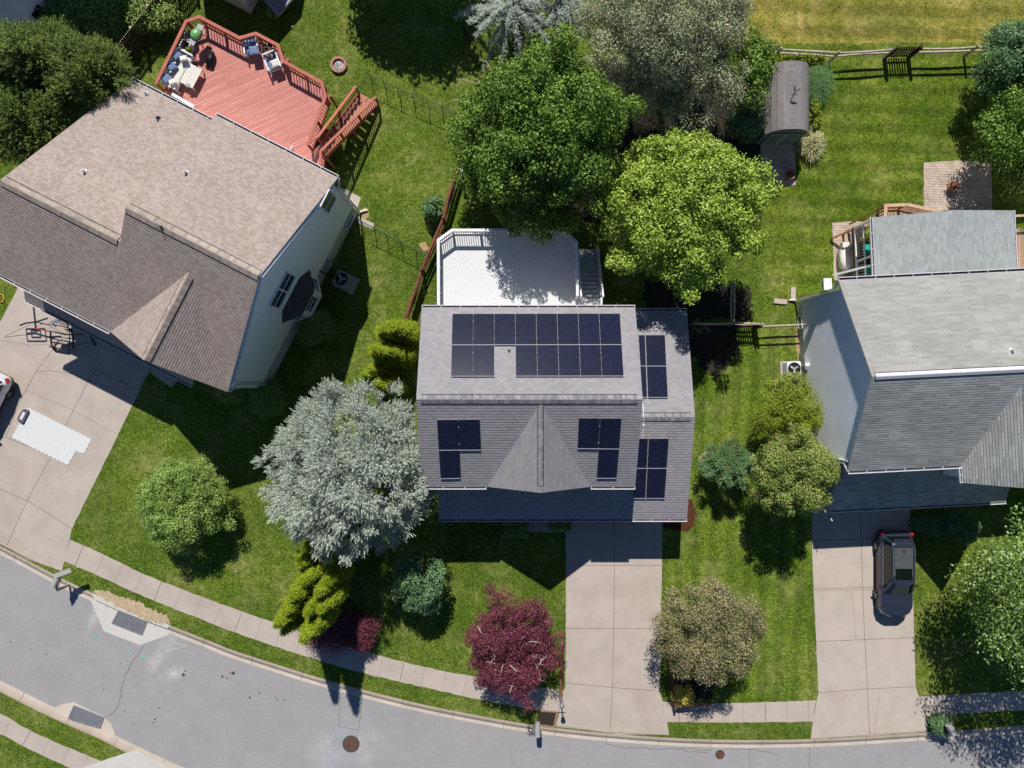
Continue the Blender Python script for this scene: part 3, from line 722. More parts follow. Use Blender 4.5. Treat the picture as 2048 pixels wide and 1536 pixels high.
# lawns are sheets that meet the kerbs
def lawn_sheet(inner, far, name, mat):
    mb = MB(); pts = [Vector((p.x, p.y, 0)) for p in inner] + [Vector(f) for f in far]
    nn = sum(pts[i].x * pts[(i + 1) % len(pts)].y - pts[(i + 1) % len(pts)].x * pts[i].y for i in range(len(pts)))
    mb.poly(pts if nn > 0 else pts[::-1]); mb.build(name, mat, kind='structure')
lawn_sheet(innerN, [(300, 300, 0), (-300, 300, 0)], 'lawn', M['lawn'])
lawn_sheet(innerS, [(300, -300, 0), (-300, -300, 0)], 'lawn', M['lawn'])
def sheet(name, pts, z, mat, amp=0.02, seed=1, step=0.3, kind='structure', **kw):
    mb = MB(); q = jag([Vector((p.x, p.y, z)) for p in pts], step, amp, seed)
    nn = sum(q[i].x * q[(i + 1) % len(q)].y - q[(i + 1) % len(q)].x * q[i].y for i in range(len(q)))
    mb.poly(q if nn > 0 else q[::-1]); return mb.build(name, mat, kind=kind, **kw)
sheet('field', PW([(1380, 92), (1560, 90), (1700, 88), (1900, 88), (2300, 84), (2300, -700), (1300, -700)]), 0.004, M['field'], 0.12, 3, 0.4)
sheet('back_lawn', PW([(1470, 92), (1700, 88), (2300, 84), (2300, 560), (1560, 600), (1450, 300)]), 0.008, M['lawn2'], 0.1, 4, 0.5)
sheet('side_lawn', PW([(1380, 655), (1600, 655), (1650, 1010), (1630, 1402), (1330, 1400), (1340, 1000)]), 0.004, M['lawn3'], 0.05, 5, 0.5)

# ---- paving
def paving(name, poly, joints, z, mats, jw=0.022, amp=0.015, seed=2, faint=()):
    mb = MB(); q = jag(PW(poly, z), 0.28, amp, seed)
    nn = sum(q[i].x * q[(i + 1) % len(q)].y - q[(i + 1) % len(q)].x * q[i].y for i in range(len(q)))
    mb.poly(q if nn > 0 else q[::-1], 0)
    for L in joints: crackline(mb, PW(L), jw, z + 0.004, 1, seed, 0.5, 0.003)
    for L in faint: crackline(mb, PW(L), jw * 0.9, z + 0.004, 2, seed, 0.5, 0.002)
    return mb.build(name, mats, kind='structure')
PM = [M['concrete'], M['joint'], M['jointw']]
# left drive
paving('driveway', [(41, 566), (130, 560), (330, 700), (305, 730), (269, 802), (143.5, 1058), (139.5, 1078), (124, 1142), (60, 1120), (0, 1088), (-200, 983), (-200, 900), (-100, 780), (0, 644)],
       [[(140, 660), (105, 700), (71, 745)], [(0, 978), (60, 1004), (143, 1057)], [(0, 870), (55, 892)], [(101, 915), (55, 1000), (13, 1092)], [(178, 760), (146, 822), (101, 915)], [(205, 720), (178, 760)], [(71, 745), (98, 741), (140, 747), (200, 768), (270, 800)], [(71, 745), (39, 805), (13, 870)], [(180, 735), (290, 785)], [(305, 730), (276, 780)], [(0, 1088), (60, 1118), (124, 1146)]],
       0.008, PM, seed=3, faint=[[(50, 780), (135, 815), (235, 868)], [(0, 680), (60, 690), (130, 688)]])
paving('walkway', [(298, 742), (343, 776), (364, 748), (330, 715)], [], 0.004, PM, seed=4)
# centre drive
paving('driveway', [(1130, 985), (1326, 985), (1325, 1040), (1324, 1120), (1320, 1381), (1334, 1443), (1338, 1470), (1245, 1469), (1112, 1453), (1120, 1413), (1127.5, 1383), (1131, 1370), (1132, 1120)],
       [[(1132, 1130.5), (1324, 1130.5)], [(1132, 1257), (1322, 1257)], [(1131, 1366), (1227, 1375), (1320, 1382)], [(1229, 985), (1229, 1130), (1226.6, 1300), (1225, 1375), (1220, 1464)], [(1112, 1451), (1200, 1463), (1338, 1470.5)]], 0.008, PM, seed=5)
paving('walkway', [(1058, 1020), (1132, 1020), (1132, 1064), (1056, 1064)], [], 0.004, PM, seed=6)
# right drive
paving('driveway', [(1622, 985), (1819, 975), (1827, 1222), (1831.5, 1375), (1850, 1431), (1857, 1463), (1767, 1470), (1621, 1479), (1626, 1443), (1632.6, 1405), (1637, 1385), (1626, 1150)],
       [[(1624, 1082), (1824, 1073)], [(1626, 1178), (1826, 1172)], [(1632, 1283), (1828, 1275)], [(1637, 1385), (1731, 1378), (1831, 1373)], [(1719, 985), (1725, 1171), (1729, 1273), (1735, 1380), (1739, 1470)], [(1621, 1477.5), (1767, 1468), (1857, 1461)]],
       0.008, [M['concrete2'], M['joint'], M['jointw']], seed=7, faint=[[(1760, 1380), (1748, 1469)], [(1704, 1180), (1712, 1275)], [(1628, 1182), (1826, 1176)]])
# pavements
def pavement(up, lo, seed, fr=None, step=1.25):
    upW, loW = smooth(PW(up), 1), smooth(PW(lo), 1); poly = up + lo[::-1]; mb = MB()
    z = 0.006; q = jag([Vector((p.x, p.y, z)) for p in upW + loW[::-1]], 0.25, 0.022, seed); q.reverse()
    nn = sum(q[i].x * q[(i + 1) % len(q)].y - q[(i + 1) % len(q)].x * q[i].y for i in range(len(q)))
    mb.poly(q if nn > 0 else q[::-1], 0)
    acc = 0.7; cnt = 0
    for i in range(len(loW) - 1):
        a, b = loW[i], loW[i + 1]; L = (b - a).length; t = (b - a).normalized()
        while acc < L:
            p = a + t * acc; nn = Vector((-t.y, t.x, 0)); best = None
            # hit the upper edge
            for j in range(len(upW) - 1):
                c, d = upW[j], upW[j + 1]; e = d - c; den = nn.x * e.y - nn.y * e.x
                if abs(den) < 1e-9: continue
                s_ = ((c.x - p.x) * e.y - (c.y - p.y) * e.x) / den; r_ = ((c.x - p.x) * nn.y - (c.y - p.y) * nn.x) / den
                if 0 <= r_ <= 1 and 0 < s_ < 2.5: best = s_
            if best:
                w = 0.014 if cnt % 4 == 0 else 0.009
                mb.poly([(v.x, v.y, z + .004) for v in (p - t * w, p + t * w, p + nn * best + t * w, p + nn * best - t * w)], 1 if cnt % 4 == 0 else 2)
            acc += step; cnt += 1
        acc -= L
    mb.build('pavement', PM, kind='structure')
pavement([(140.5, 1079), (215, 1112), (292, 1151), (400, 1192), (520, 1236), (600, 1262), (680, 1289), (752, 1310), (866, 1338), (943, 1352), (1030, 1368), (1128, 1381)],
         [(128, 1122), (200, 1152), (275, 1188), (400, 1238), (520, 1284), (627, 1317), (714, 1344), (820, 1368), (974, 1403), (1078, 1421), (1116, 1424)], 11)
pavement([(1325, 1403), (1400, 1407), (1478, 1406), (1560, 1403), (1632, 1401)], [(1334, 1443.5), (1420, 1445), (1500, 1445), (1626, 1443)], 12)
pavement([(1837, 1393), (1940, 1387), (2048, 1381), (2300, 1365)], [(1851, 1431.5), (1940, 1426), (2048, 1420), (2300, 1402)], 13)
pavement([(-300, 1320), (-100, 1390), (0, 1425), (60, 1462), (160, 1505), (300, 1560), (500, 1640)], [(-300, 1360), (-100, 1430), (0, 1466), (60, 1500), (160, 1545), (300, 1600), (500, 1680)], 14)
sheet('driveway', PW([(250, 1506), (270, 1500), (400, 1560), (470, 1700), (250, 1700), (150, 1540)]), 0.012, M['newcon'], 0.01, 9)

# fresh concrete inlet aprons, grates
def inlet(label, apron, hood, g4, mats, seed, grout):
    t = thing('storm_drain', label, 'storm drain', W(*g4[0]) + Vector((0, 0, ROADZ)))
    mb = MB(); mb.slab([W(x, y) + Vector((0, 0, ROADZ + 0.016)) for x, y in apron], 0.03, 0); mb.build('apron', mats, t)
    if hood:
        mb = MB(); mb.slab([W(x, y) + Vector((0, 0, 0.022)) for x, y in hood], 0.14, 0); mb.build('hood', mats, t)
    g = [W(x, y) + Vector((0, 0, ROADZ + 0.021)) for x, y in g4]; mb = MB(); mb.slab(g, 0.004, 0)
    mb.build('pit', M['black'], t); mb = MB(); dz = Vector((0, 0, 0.02))
    n = 15
    for i in range(n + 1):
        a = g[0].lerp(g[3], i / n) + dz; b = g[1].lerp(g[2], i / n) + dz; mb.beam(a, b, 0.030 if 0 < i < n else 0.05, 0.03)
    for i in (0, .25, .5, .75, 1):
        a = g[0].lerp(g[1], i) + dz * 1.2; b = g[3].lerp(g[2], i) + dz * 1.2; mb.beam(a, b, 0.02 if i in (.25, .75) else 0.05, 0.03)
    mb.build('grate', M['steel'], t)
inlet('steel grated storm drain in a fresh white concrete apron below the straw patch',
      [(179, 1203), (205.6, 1264), (278, 1292), (336, 1271.6), (340, 1259), (285, 1240), (236, 1221), (190, 1201)], [(184, 1188), (190, 1199), (236, 1220), (285, 1239), (336, 1257), (340, 1250), (292, 1231), (232, 1208), (200, 1190)],
      [(236, 1222), (292, 1246), (282, 1271), (222, 1247.5)], M['newcon'], 1, 0)
inlet('older grey grated storm drain at the far kerb with a tan concrete surround',
      [(103, 1418), (122, 1411), (145, 1406), (160, 1414), (205, 1435), (222, 1452), (232, 1490), (190, 1480), (130, 1445)], None, [(146, 1412.5), (206, 1436.6), (198, 1458), (134.5, 1440)], M['gutterc'], 2, 0)
sheet('straw', PW([(182, 1182), (205, 1180), (235, 1190), (270, 1200), (300, 1216), (335, 1232), (342, 1248), (320, 1248), (285, 1236), (235, 1213), (205, 1196)]), 0.026, M['straw'], 0.10, 21, 0.12, kind='stuff', label=None)
for i, (x, y, px_) in enumerate([(701, 1490, .50), (1441, 1511, .38)]):
    c = W(x, y); c.z = ROADZ
    t = thing('manhole', ['round rusty manhole cover set in a grey ring, the larger one', 'small round rust brown cover in the road below the pink leaved tree'][i], 'manhole cover', c)
    mb = MB(); mb.lathe(c + Vector((0, 0, 0.006)), [(px_, 0), (px_ * .99, 0.006), (px_ * .72, 0.010)], 32); mb.build('ring', M['patchasph' if i else 'crack'], t)
    mb = MB(); r = px_ * .74
    mb.lathe(c + Vector((0, 0, 0.018)), [(r, 0), (r, 0.008), (r * .8, 0.008), (r * .78, 0.003), (r * .3, 0.003), (r * .28, .009), (0.001, .009)], 32)
    for k in range(12):
        a = k * math.pi / 6; mb.box(c + Vector((r * .55 * math.cos(a), r * .55 * math.sin(a), 0.024)), (r * .3, 0.03, 0.008), a)
    mb.build('lid', M['rust'], t, smooth=False)
# small patches: patios, beds
sheet('patio', PW([(1847, 325), (1912, 321), (1982, 325), (1984, 420), (1847, 421)]), 0.03, M['paver'], 0.02, 31)
sheet('patio', PW([(1520, 284), (1590, 290), (1591, 371), (1522, 373)]), 0.03, M['paver'], 0.02, 32)
sheet('patio', PW([(1664, 446), (1700, 443), (1760, 444), (1790, 600), (1668, 560)]), 0.02, M['paver'], 0.02, 33)
sheet('bare_patch', PW([(1396, 915), (1412, 903), (1428, 905), (1424, 930), (1410, 945), (1402, 940)]), 0.012, M['bare'], 0.08, 34, 0.15, kind='structure')
sheet('bare_patch', PW([(1594, 636), (1604, 660), (1611, 720), (1600, 735), (1590, 690)]), 0.012, M['bare'], 0.06, 35, 0.15)
sheet('bare_patch', PW([(718, 425), (732, 415), (738, 432), (728, 440)]), 0.004, M['bare'], 0.06, 36, 0.15)
sheet('bare_patch', PW([(838, 487), (852, 484), (860, 497), (848, 503)]), 0.004, M['bare'], 0.06, 37, 0.15)
sheet('path', PW([(655, 372), (690, 378), (722, 395), (713, 420), (690, 402)]), 0.006, M['concrete2'], 0.01, 38)
sheet('path', PW([(712, 430), (748, 447), (746, 459), (715, 446)]), 0.006, M['concrete2'], 0.01, 39)
sheet('mulch_shade_bed', PW([(1325, 990), (1372, 994), (1385, 1002), (1392, 1025), (1388, 1050), (1376, 1062), (1355, 1062), (1328, 1055)]), 0.02, M['mulch'], 0.03, 40, 0.15, kind='structure')
sheet('mulch_shade_bed', PW([(1375, 640), (1470, 650), (1480, 700), (1430, 760), (1375, 700)]), 0.012, M['darkmulch'], 0.15, 41, 0.2)  # dirt near the lime tree, its tone darkened for tree shade
sheet('mulch_shade_bed', PW([(1290, 560), (1500, 575), (1500, 640), (1290, 640)]), 0.01, M['darkmulch'], 0.2, 42, 0.2)  # dirt under the lime tree, colour deepened to carry the crown's shade
sheet('mulch_shade_bed', PW([(1120, 230), (1200, 120), (1420, 120), (1515, 180), (1520, 300), (1400, 420), (1200, 450), (1000, 420), (980, 330)]), 0.012, M['darkmulch'], 0.3, 48, 0.3)  # dark sheet standing in for shade on the ground under the crowns
sheet('mulch_shade_bed', PW([(1530, 870), (1600, 850), (1650, 900), (1630, 985), (1560, 1000), (1530, 960)]), 0.012, M['darkmulch'], 0.1, 43, 0.2)
sheet('mulch_shade_bed', PW([(1340, 1345), (1440, 1350), (1420, 1398), (1346, 1398)]), 0.012, M['darkmulch'], 0.05, 44, 0.2)
t = thing('flower_bed', 'rectangular dark soil bed edged with red bricks by the mailbox', 'flower bed', W(1092, 1436))
mb = MB(); q = PW([(1077, 1423), (1113, 1425), (1107, 1452), (1072, 1447)], 0.03); mb.slab(q, 0.05); mb.build('soil', M['darkmulch'], t)
bk = PW([(1074, 1420), (1114, 1423), (1108, 1453.5), (1073, 1449)]); mb = MB()
for i in range(3):
    a, b = bk[i], bk[i + 1]; n = int((b - a).length / 0.115)
    for k in range(n): mb.box(a.lerp(b, (k + .5) / n) + Vector((0, 0, 0.03)), (0.075, 0.11, 0.07), math.atan2((b - a).y, (b - a).x))
mb.build('edging', M['ringbrick'], t)
# ================================================================ BUILDINGS
def gutter(parent, p, q, out, wd=0.12, inside='gutterin', step=0.95, skip_box=False):
    """open white gutter from p to q; out = horizontal direction away from the house"""
    p, q, out = Vector(p), Vector(q), Vector(out).normalized(); d = (q - p).normalized(); mb = MB()
    mb.beam(p + out * (wd + .012) + Vector((0, 0, -.05)), q + out * (wd + .012) + Vector((0, 0, -.05)), 0.034, 0.12, 0)
    mb.beam(p + out * .008 + Vector((0, 0, -.06)), q + out * .008 + Vector((0, 0, -.06)), 0.016, 0.10, 0)
    mb.beam(p + out * (wd * .5 + .01) + Vector((0, 0, -.10)), q + out * (wd * .5 + .01) + Vector((0, 0, -.10)), wd - .012, 0.02, 1)
    L = (q - p).length; n = max(2, round(L / step))
    for i in range(n + 1):
        c = p + d * min(L - .02, max(.02, L * i / n)) + out * (wd * .5 + .008) + Vector((0, 0, -.012)); mb.beam(c - out * (wd * .5), c + out * (wd * .5), 0.028, 0.02, 0)
    return mb.build('gutter', [M['gutter'], M[inside]], parent)
def ridge_cap(parent, p, q, w, sa, sb, mat, lift=0.035):
    """raised ridge vent along p->q; sa, sb = slope drop per metre on the left / right"""
    p, q = Vector(p), Vector(q); d = (q - p).normalized(); nn = Vector((-d.y, d.x, 0)).normalized(); mb = MB()
    def sec(c): 
        return [c + nn * w + Vector((0, 0, lift - sa * w)), c + nn * (w * .12) + Vector((0, 0, lift + .025 - sa * w * .12)), c - nn * (w * .12) + Vector((0, 0, lift + .025 - sb * w * .12)), c - nn * w + Vector((0, 0, lift - sb * w))]
    a, b = sec(p), sec(q)
    for i in range(3): mb.poly([a[i], a[i + 1], b[i + 1], b[i]], 0)
    dz = Vector((0, 0, .055))
    for i in (0, 3):
        f = [a[i], b[i], b[i] - dz, a[i] - dz]; mb.poly(f if i else f[::-1], 1)
    mb.poly([*a, a[3] - dz, a[0] - dz], 1); mb.poly([*b[::-1], b[0] - dz, b[3] - dz], 1)
    # thin black strip beside the cap stands in for the vent's shadow gap
    for c0, s_, sl in ((nn, 1, sa), (nn, -1, sb)):
        e0 = p + c0 * s_ * (w + .018) + Vector((0, 0, .012 - sl * (w + .018))); e1 = q + c0 * s_ * (w + .018) + Vector((0, 0, .012 - sl * (w + .018)))
        mb.beam(e0, e1, 0.03, 0.02, 1)
    return mb.build('ridge_cap', [mat, M['black']], parent)
def pipe(parent, px, py, pl, r=0.05, h=0.30, mat='white'):
    p = ray_plane(px, py, *pl); mb = MB(); mb.lathe(p + Vector((0, 0, -.05)), [(r * 2.4, 0.02), (r * 2.2, .06), (r * 1.2, .12), (r, .13), (r, h), (r * .6, h), (r * .6, h - .12), (0.001, h - .12)], 14)
    return mb.build('vent_pipe', M[mat], parent, smooth=False)
def panel(parent, q4, pl, th=0.10):
    """solar panel whose corners the photo shows at q4, lying on the roof plane"""
    n = pl[0]; pts = [ray_plane(x, y, n, pl[1] + th) for x, y in q4]
    c = sum(pts, Vector()) / 4; mb = MB()
    e = (pts[1] - pts[0]).normalized(); f = (pts[3] - pts[0]).normalized()
    mb2 = MB(); nz = n * 0.035
    lo = [p - nz for p in pts]; ins = [p + (c - p).normalized() * 0.035 for p in pts]
    for i in range(4):
        j = (i + 1) % 4
        mb.poly([pts[i], pts[j], ins[j], ins[i]], 0); mb.poly([pts[j], pts[i], lo[i], lo[j]], 1)
    mb.poly([p for p in lo][::-1], 1)
    o = mb.build('solar_panel', [M['solar'], M['alu']], parent)
    mb2.poly([p - n * 0.003 for p in ins]); 
    mb2.build('cells', M['solar'], o); return o
def solar_row(parent, corners, cols, rows, pl, skip=(), rail=True):
    """corners TL, TR, BR, BL in photo pixels"""
    A, B, Cc, D = [np.array(c, float) for c in corners]; gap = 0.9
    def at(u, v): return (A * (1 - u) + B * u) * (1 - v) + (D * (1 - u) + Cc * u) * v
    for r in range(rows):
        for c in range(cols):
            if (r, c) in skip: continue
            u0, u1, v0, v1 = c / cols, (c + 1) / cols, r / rows, (r + 1) / rows
            q = [at(u0, v0) + (gap * .5, .3), at(u1, v0) + (-gap * .5, .3), at(u1, v1) + (-gap * .5, -1.4), at(u0, v1) + (gap * .5, -1.4)]
            panel(parent, q, pl)
            # bright rail along the lower frame edge and clamps
            a = ray_plane(*(at(u0, v1) + (.2, -.6)), pl[0], pl[1] + .085); b = ray_plane(*(at(u1, v1) + (-.2, -.6)), pl[0], pl[1] + .085)
            mb = MB(); mb.beam(a, b, 0.035, 0.03); mb.build('mounting_rail', M['alu'], parent)
    for c in range(1, cols):
        for r in range(rows):
            if (r, c) in skip or (r, c - 1) in skip: continue
            for v in (.25, .8):
                p = ray_plane(*at(c / cols, (r + v) / rows), pl[0], pl[1] + .105); mb = MB(); mb.box(p, (.035, .05, .012)); mb.build('clamp', M['alu'], parent)
def downspout(parent, pts, r=0.045):
    mb = MB(); 
    for a, b in zip(pts, pts[1:]): mb.beam(a, b, r * 2, r * 1.6)
    mb.build('downspout', M['gutter'], parent)
def window(parent, corner_px, pl, cols=1, rows=1, mul=None, glass='glass', name='window', grid=None):
    """window in a vertical wall plane; corners TL,TR,BR,BL in pixels squared up on the wall"""
    n = pl[0]; pts = [ray_plane(x, y, n, pl[1]) for x, y in corner_px]; h = Vector((0, 0, 1)).cross(n).normalized()
    s = [p.dot(h) for p in pts]; z = [p.z for p in pts]; s0, s1, z0, z1 = min(s), max(s), min(z), max(z)
    return window_rect(parent, n, pl[1], h, s0, s1, z0, z1, cols, rows, glass, name, grid)
def window_rect(parent, n, d, h, s0, s1, z0, z1, cols=1, rows=2, glass='glass', name='window', grid=None, fw=0.07):
    def P(s, z, o): 
        v = h * s + n * (d + o); return Vector((v.x, v.y, z))
    mb = MB()
    mb.beam(P(s0, z0, .03), P(s1, z0, .03), .07, fw); mb.beam(P(s0, z1, .03), P(s1, z1, .03), .07, fw)
    for k in range(cols + 1):
        s = s0 + (s1 - s0) * k / cols; mb.beam(P(s, z0 + fw / 2, .032), P(s, z1 - fw / 2, .032), fw * (1.0 if k in (0, cols) else 1.6), .07)
    for k in range(1, rows): mb.beam(P(s0 + .04, z0 + (z1 - z0) * k / rows, .028), P(s1 - .04, z0 + (z1 - z0) * k / rows, .028), .05, .05)
    w = mb.build(name, M['white'], parent)
    g = MB(); g.poly([P(s0, z0, .012), P(s1, z0, .012), P(s1, z1, .012), P(s0, z1, .012)]); g.build('glass_pane', M[glass], w)
    if grid:
        g = MB(); zz = (z0 + z1) / 2
        for k in range(1, grid * cols): 
            s = s0 + (s1 - s0) * k / (grid * cols); g.beam(P(s, zz, .018), P(s, z1, .018), .022, .01)
        g.beam(P(s0, (zz + z1) / 2, .02), P(s1, (zz + z1) / 2, .02), .01, .022); g.build('glazing_bars', M['greyplastic'], w)
    return w
def body(parent, corners, z0, z1, mat, name='wall', base=None, zb=0.0):
    mb = MB(); mb.prism(corners, z0, z1); o = mb.build(name, mat, parent)
    if base: 
        mb = MB(); c = sum((Vector(p) for p in corners), Vector((0, 0))) / len(corners)
        mb.prism([Vector(p) for p in corners], zb, z0 - .003); mb.build('foundation', base, parent)
    return o


def laps(parent, P, ws, z0, outn, mat, row=.22, lip=.028):
    """real lap boards on a gable wall; ws(z) gives the wall's extent at height z"""
    mb = MB(); z = z0; zt = z0
    while True:
        a = ws(z); b = ws(z + row)
        if a is None or b is None or b[1] - b[0] < .3: break
        q = [P(a[0], z, lip), P(a[1], z, lip), P(b[1], z + row, .004), P(b[0], z + row, .004)]
        mb.poly(q); mb.poly([P(a[0], z, .003), P(a[1], z, .003), q[1], q[0]]); z += row
    o = mb.build('siding', mat, parent)
    return o

# ---------------------------------------------------------------- the house in the middle, with the solar panels
HC = thing('house', 'grey shingled house with rows of solar panels, between white deck and road', 'house', (0.9, -1.5, 0))
XL, XR, YB, YR, YF, ZE, ZR = -4.52, 6.17, 3.81, -0.72, -5.13, 5.7, 7.8
bl, br_, rl, rr_, fl, fr_ = [Vector(p) for p in ((XL, YB, ZE), (XR, YB, ZE), (XL, YR, ZR), (XR, YR, ZR), (XL, YF, ZE), (XR, YF, ZE))]
pb = plane3(bl, br_, rl); pf = plane3(fl, fr_, rl)
mb = MB(); mb.prism([(XL + .12, YF + .45), (XR - .12, YF + .45), (XR - .12, YB - .3), (XL + .12, YB - .3)], 0, ZE - .08)
for x, s in ((XL + .12, 1), (XR - .12, -1)):   # gable ends
    tri = [Vector((x, YF + .3, ZE - .02)), Vector((x, YB - .2, ZE - .02)), Vector((x, YR, ZR - .16))]; tri2 = [p + Vector((s * .1, 0, 0)) for p in tri]
    mb.poly(tri if s < 0 else tri[::-1]); mb.poly(tri2 if s > 0 else tri2[::-1])
mb.build('wall', M['sidegrey'], HC)
mb = MB(); mb.slab([bl, br_, rr_, rl], .14, 0, 1); mb.slab([rl, rr_, fr_, fl], .14, 0, 1)
R0 = mb.build('roof', [M['roofgrey'], M['gutter']], HC)
# cross gable
zg = 7.72; gx0, gx1 = W(975, 972, ZE).x, W(1180, 972, ZE).x; gm = (gx0 + gx1) / 2
tip = Vector((gm + .02, YF - .02, zg)); topi = ray_plane(1077, 803, *pf); topi = Vector((gm + .02, YR - .20, zg))
gl, gr = Vector((gx0, YF - .015, ZE + .03)), Vector((gx1, YF - .015, ZE + .03))
mb = MB(); top0 = ray_plane(1076, 812, *pf); top0 = Vector((tip.x, top0.y, zg))
k_ = (ZR - zg) / (ZR - ZE); yv = YR + (YF - YR) * k_
A = Vector((tip.x, yv, zg))
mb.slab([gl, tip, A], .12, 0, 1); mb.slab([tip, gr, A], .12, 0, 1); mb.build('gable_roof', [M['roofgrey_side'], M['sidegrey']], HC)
mb = MB(); mb.poly([(gx0 + .15, YF + .15, ZE - .12), (gx1 - .15, YF + .15, ZE - .12), (tip.x, YF + .15, zg - .16)]); mb.build('gable_wall', M['sidegrey'], HC)
ridge_cap(HC, (XL + .22, YR, ZR), (XR - .22, YR, ZR), .21, .46, .46, M['ridge'])
ridge_cap(HC, (tip.x, YF + .30, zg), (tip.x, yv - .15, zg), .12, .8, .8, M['ridge'], .02)
gutter(HC, (XL, YB, ZE), (XR, YB, ZE), (0, 1, 0), inside='gutterin2'); gutter(HC, (gx1 + .05, YF, ZE), (XR, YF, ZE), (0, -1, 0)); gutter(HC, (XL, YF, ZE), (gx0 - .05, YF, ZE), (0, -1, 0))
# lower front roof and garage wing
GZE, GZR = 3.1, 4.8; gX = W(1374, 1038, GZE).x; gXr = gX; gyB = W(1374, 622, GZE).y; gyF = W(1374, 1038, GZE).y; gyR = W(1387, 834, GZR).y
pgf = plane3(Vector((0, gyF, GZE)), Vector((5, gyF, GZE)), Vector((0, gyR, GZR))); pgb = plane3(Vector((0, gyB, GZE)), Vector((5, gyB, GZE)), Vector((0, gyR, GZR)))
yw = YF + .40; zw = GZE + (GZR - GZE) * (yw - gyF) / (gyR - gyF); XG = XR - .115
mb = MB(); mb.slab([(XG, gyB, GZE), (gX, gyB, GZE), (gX, gyR, GZR), (XG, gyR, GZR)], .13, 0, 1)
mb.slab([(XG, gyR, GZR), (gX, gyR, GZR), (gX, gyF, GZE), (XL + .6, gyF, GZE), (XL + .6, yw, zw), (XG, yw, zw)], .13, 0, 1)
mb.build('garage_roof', [M['roofgrey'], M['gutter']], HC)
mb = MB(); mb.prism([(XG + .03, gyF + .45), (gX - .12, gyF + .45), (gX - .12, gyB - .3), (XG + .03, gyB - .3)], 0, GZE - .06)
x = gX - .12; mb.poly([(x, gyF + .3, GZE - .03), (x, gyB - .2, GZE - .03), (x, gyR, GZR - .16)])
mb.prism([(XL + .75, yw - .55), (XG, yw - .55), (XG, yw - .05), (XL + .75, yw - .05)], 0, GZE - .1)
mb.build('garage_wall', M['sidegrey'], HC)
ridge_cap(HC, (XG + .02, gyR, GZR), (gX - .22, gyR, GZR), .20, .3, .3, M['ridge'])
gutter(HC, (XG, gyB, GZE), (gX, gyB, GZE), (0, 1, 0)); gutter(HC, (XL + .6, gyF, GZE), (gX, gyF, GZE), (0, -1, 0))
mb = MB()  # pale conduit on the garage roof
pts = [ray_plane(1284, 797, pgb[0], pgb[1] + .05), ray_plane(1286, 815, pgb[0], pgb[1] + .05), Vector((ray_plane(1287, 834, *pgf).x, gyR, GZR + .1)), ray_plane(1287, 850, pgf[0], pgf[1] + .05), ray_plane(1286, 876, pgf[0], pgf[1] + .05)]
mb.tube(pts, .018, 6); mb.box(pts[1], (.07, .12, .06)); mb.box(pts[3], (.07, .12, .06)); mb.build('conduit', M['white'], HC)
solar_row(HC, [(904.5, 627.5), (1240, 627), (1247.5, 752.5), (902, 753)], 8, 2, pb, skip={(1, 2), (1, 3 - 1)})
solar_row(HC, [(873.5, 839.5), (959.5, 838.5), (962, 900.5), (877, 901)], 2, 1, pf)
solar_row(HC, [(877, 901), (919, 901), (921.5, 957), (881, 958)], 1, 1, pf)
solar_row(HC, [(1157.5, 836), (1243.5, 836.5), (1238.5, 898.5), (1154.5, 897.5)], 2, 1, pf)
solar_row(HC, [(1197, 898.5), (1238.5, 898.5), (1233.5, 957), (1193, 957)], 1, 1, pf)
solar_row(HC, [(1291, 670), (1330, 670), (1336, 795.5), (1296, 795.5)], 1, 2, pgb)
solar_row(HC, [(1277, 670), (1290, 670), (1294.5, 795.5), (1284.5, 795.5)], 1, 2, pgb)
solar_row(HC, [(1297.5, 877), (1338, 877), (1329.5, 997.5), (1292, 997.5)], 1, 2, pgf)
solar_row(HC, [(1276, 877), (1296.5, 877), (1291, 997.5), (1267, 997.5)], 1, 2, pgf)
pipe(HC, 1018, 699, pb, .05, .26, 'greyplastic')

# ---------------------------------------------------------------- the brown roofed house on the left
U = Vector((0.8895, -0.4570, 0)); V = Vector((0.4570, 0.8895, 0))
def UV(u, w, z=0.0): return U * u + V * w + Vector((0, 0, z))
HL = thing('house', 'large brown shingled house beside the red deck, its beige side wall in shade', 'house', UV(-18, 0))
uR = -12.52; zE, zR = 5.6, 8.85; wB, wR, wF = 5.20, -0.88, -6.86
def pw(px, py, z): 
    p = W(px, py, z); return p.dot(U), p.dot(V)
uC = pw(255, 412, zR)[0] - .05
zR1 = 8.0; wR1 = -2.45; uLr = -27.2; uLb = -24.8; zEl = 4.4; wBl = 5.03; uL0 = -31.0
# right section
mb = MB(); mb.slab([UV(uC, wB, zE), UV(uR, wB, zE), UV(uR, wR, zR), UV(uC, wR, zR)], .14, 0, 1)
mb.slab([UV(uC, wR, zR), UV(uR, wR, zR), UV(uR, wF, zE), UV(uC, wF, zE)], .14, 0, 1)
# left section (front slope continues the same plane)
kf = (zR - zE) / (wR - wF); z1 = zR - kf * (wR - wR1)
uLc = pw(2, 357, z1)[0]
mb.slab([UV(uLb, wBl, zEl), UV(uC - .004, wBl, zEl), UV(uC - .004, wR1, z1), UV(uLc, wR1, z1)], .14, 0, 1)
mb.slab([UV(uLc, wR1, z1), UV(uC - .004, wR1, z1), UV(uC - .004, wF, zE), UV(uLc - .6, wF, zE)], .14, 0, 1)
mb.build('roof', [M['roofbrown'], M['gutter']], HL)
plf = plane3(UV(uC, wR, zR), UV(uR, wR, zR), UV(uR, wF, zE)); plb = plane3(UV(uC, wR, zR), UV(uR, wR, zR), UV(uR, wB, zE)); plbl = plane3(UV(uLb, wBl, zEl), UV(uC, wBl, zEl), UV(uC, wR1, z1))
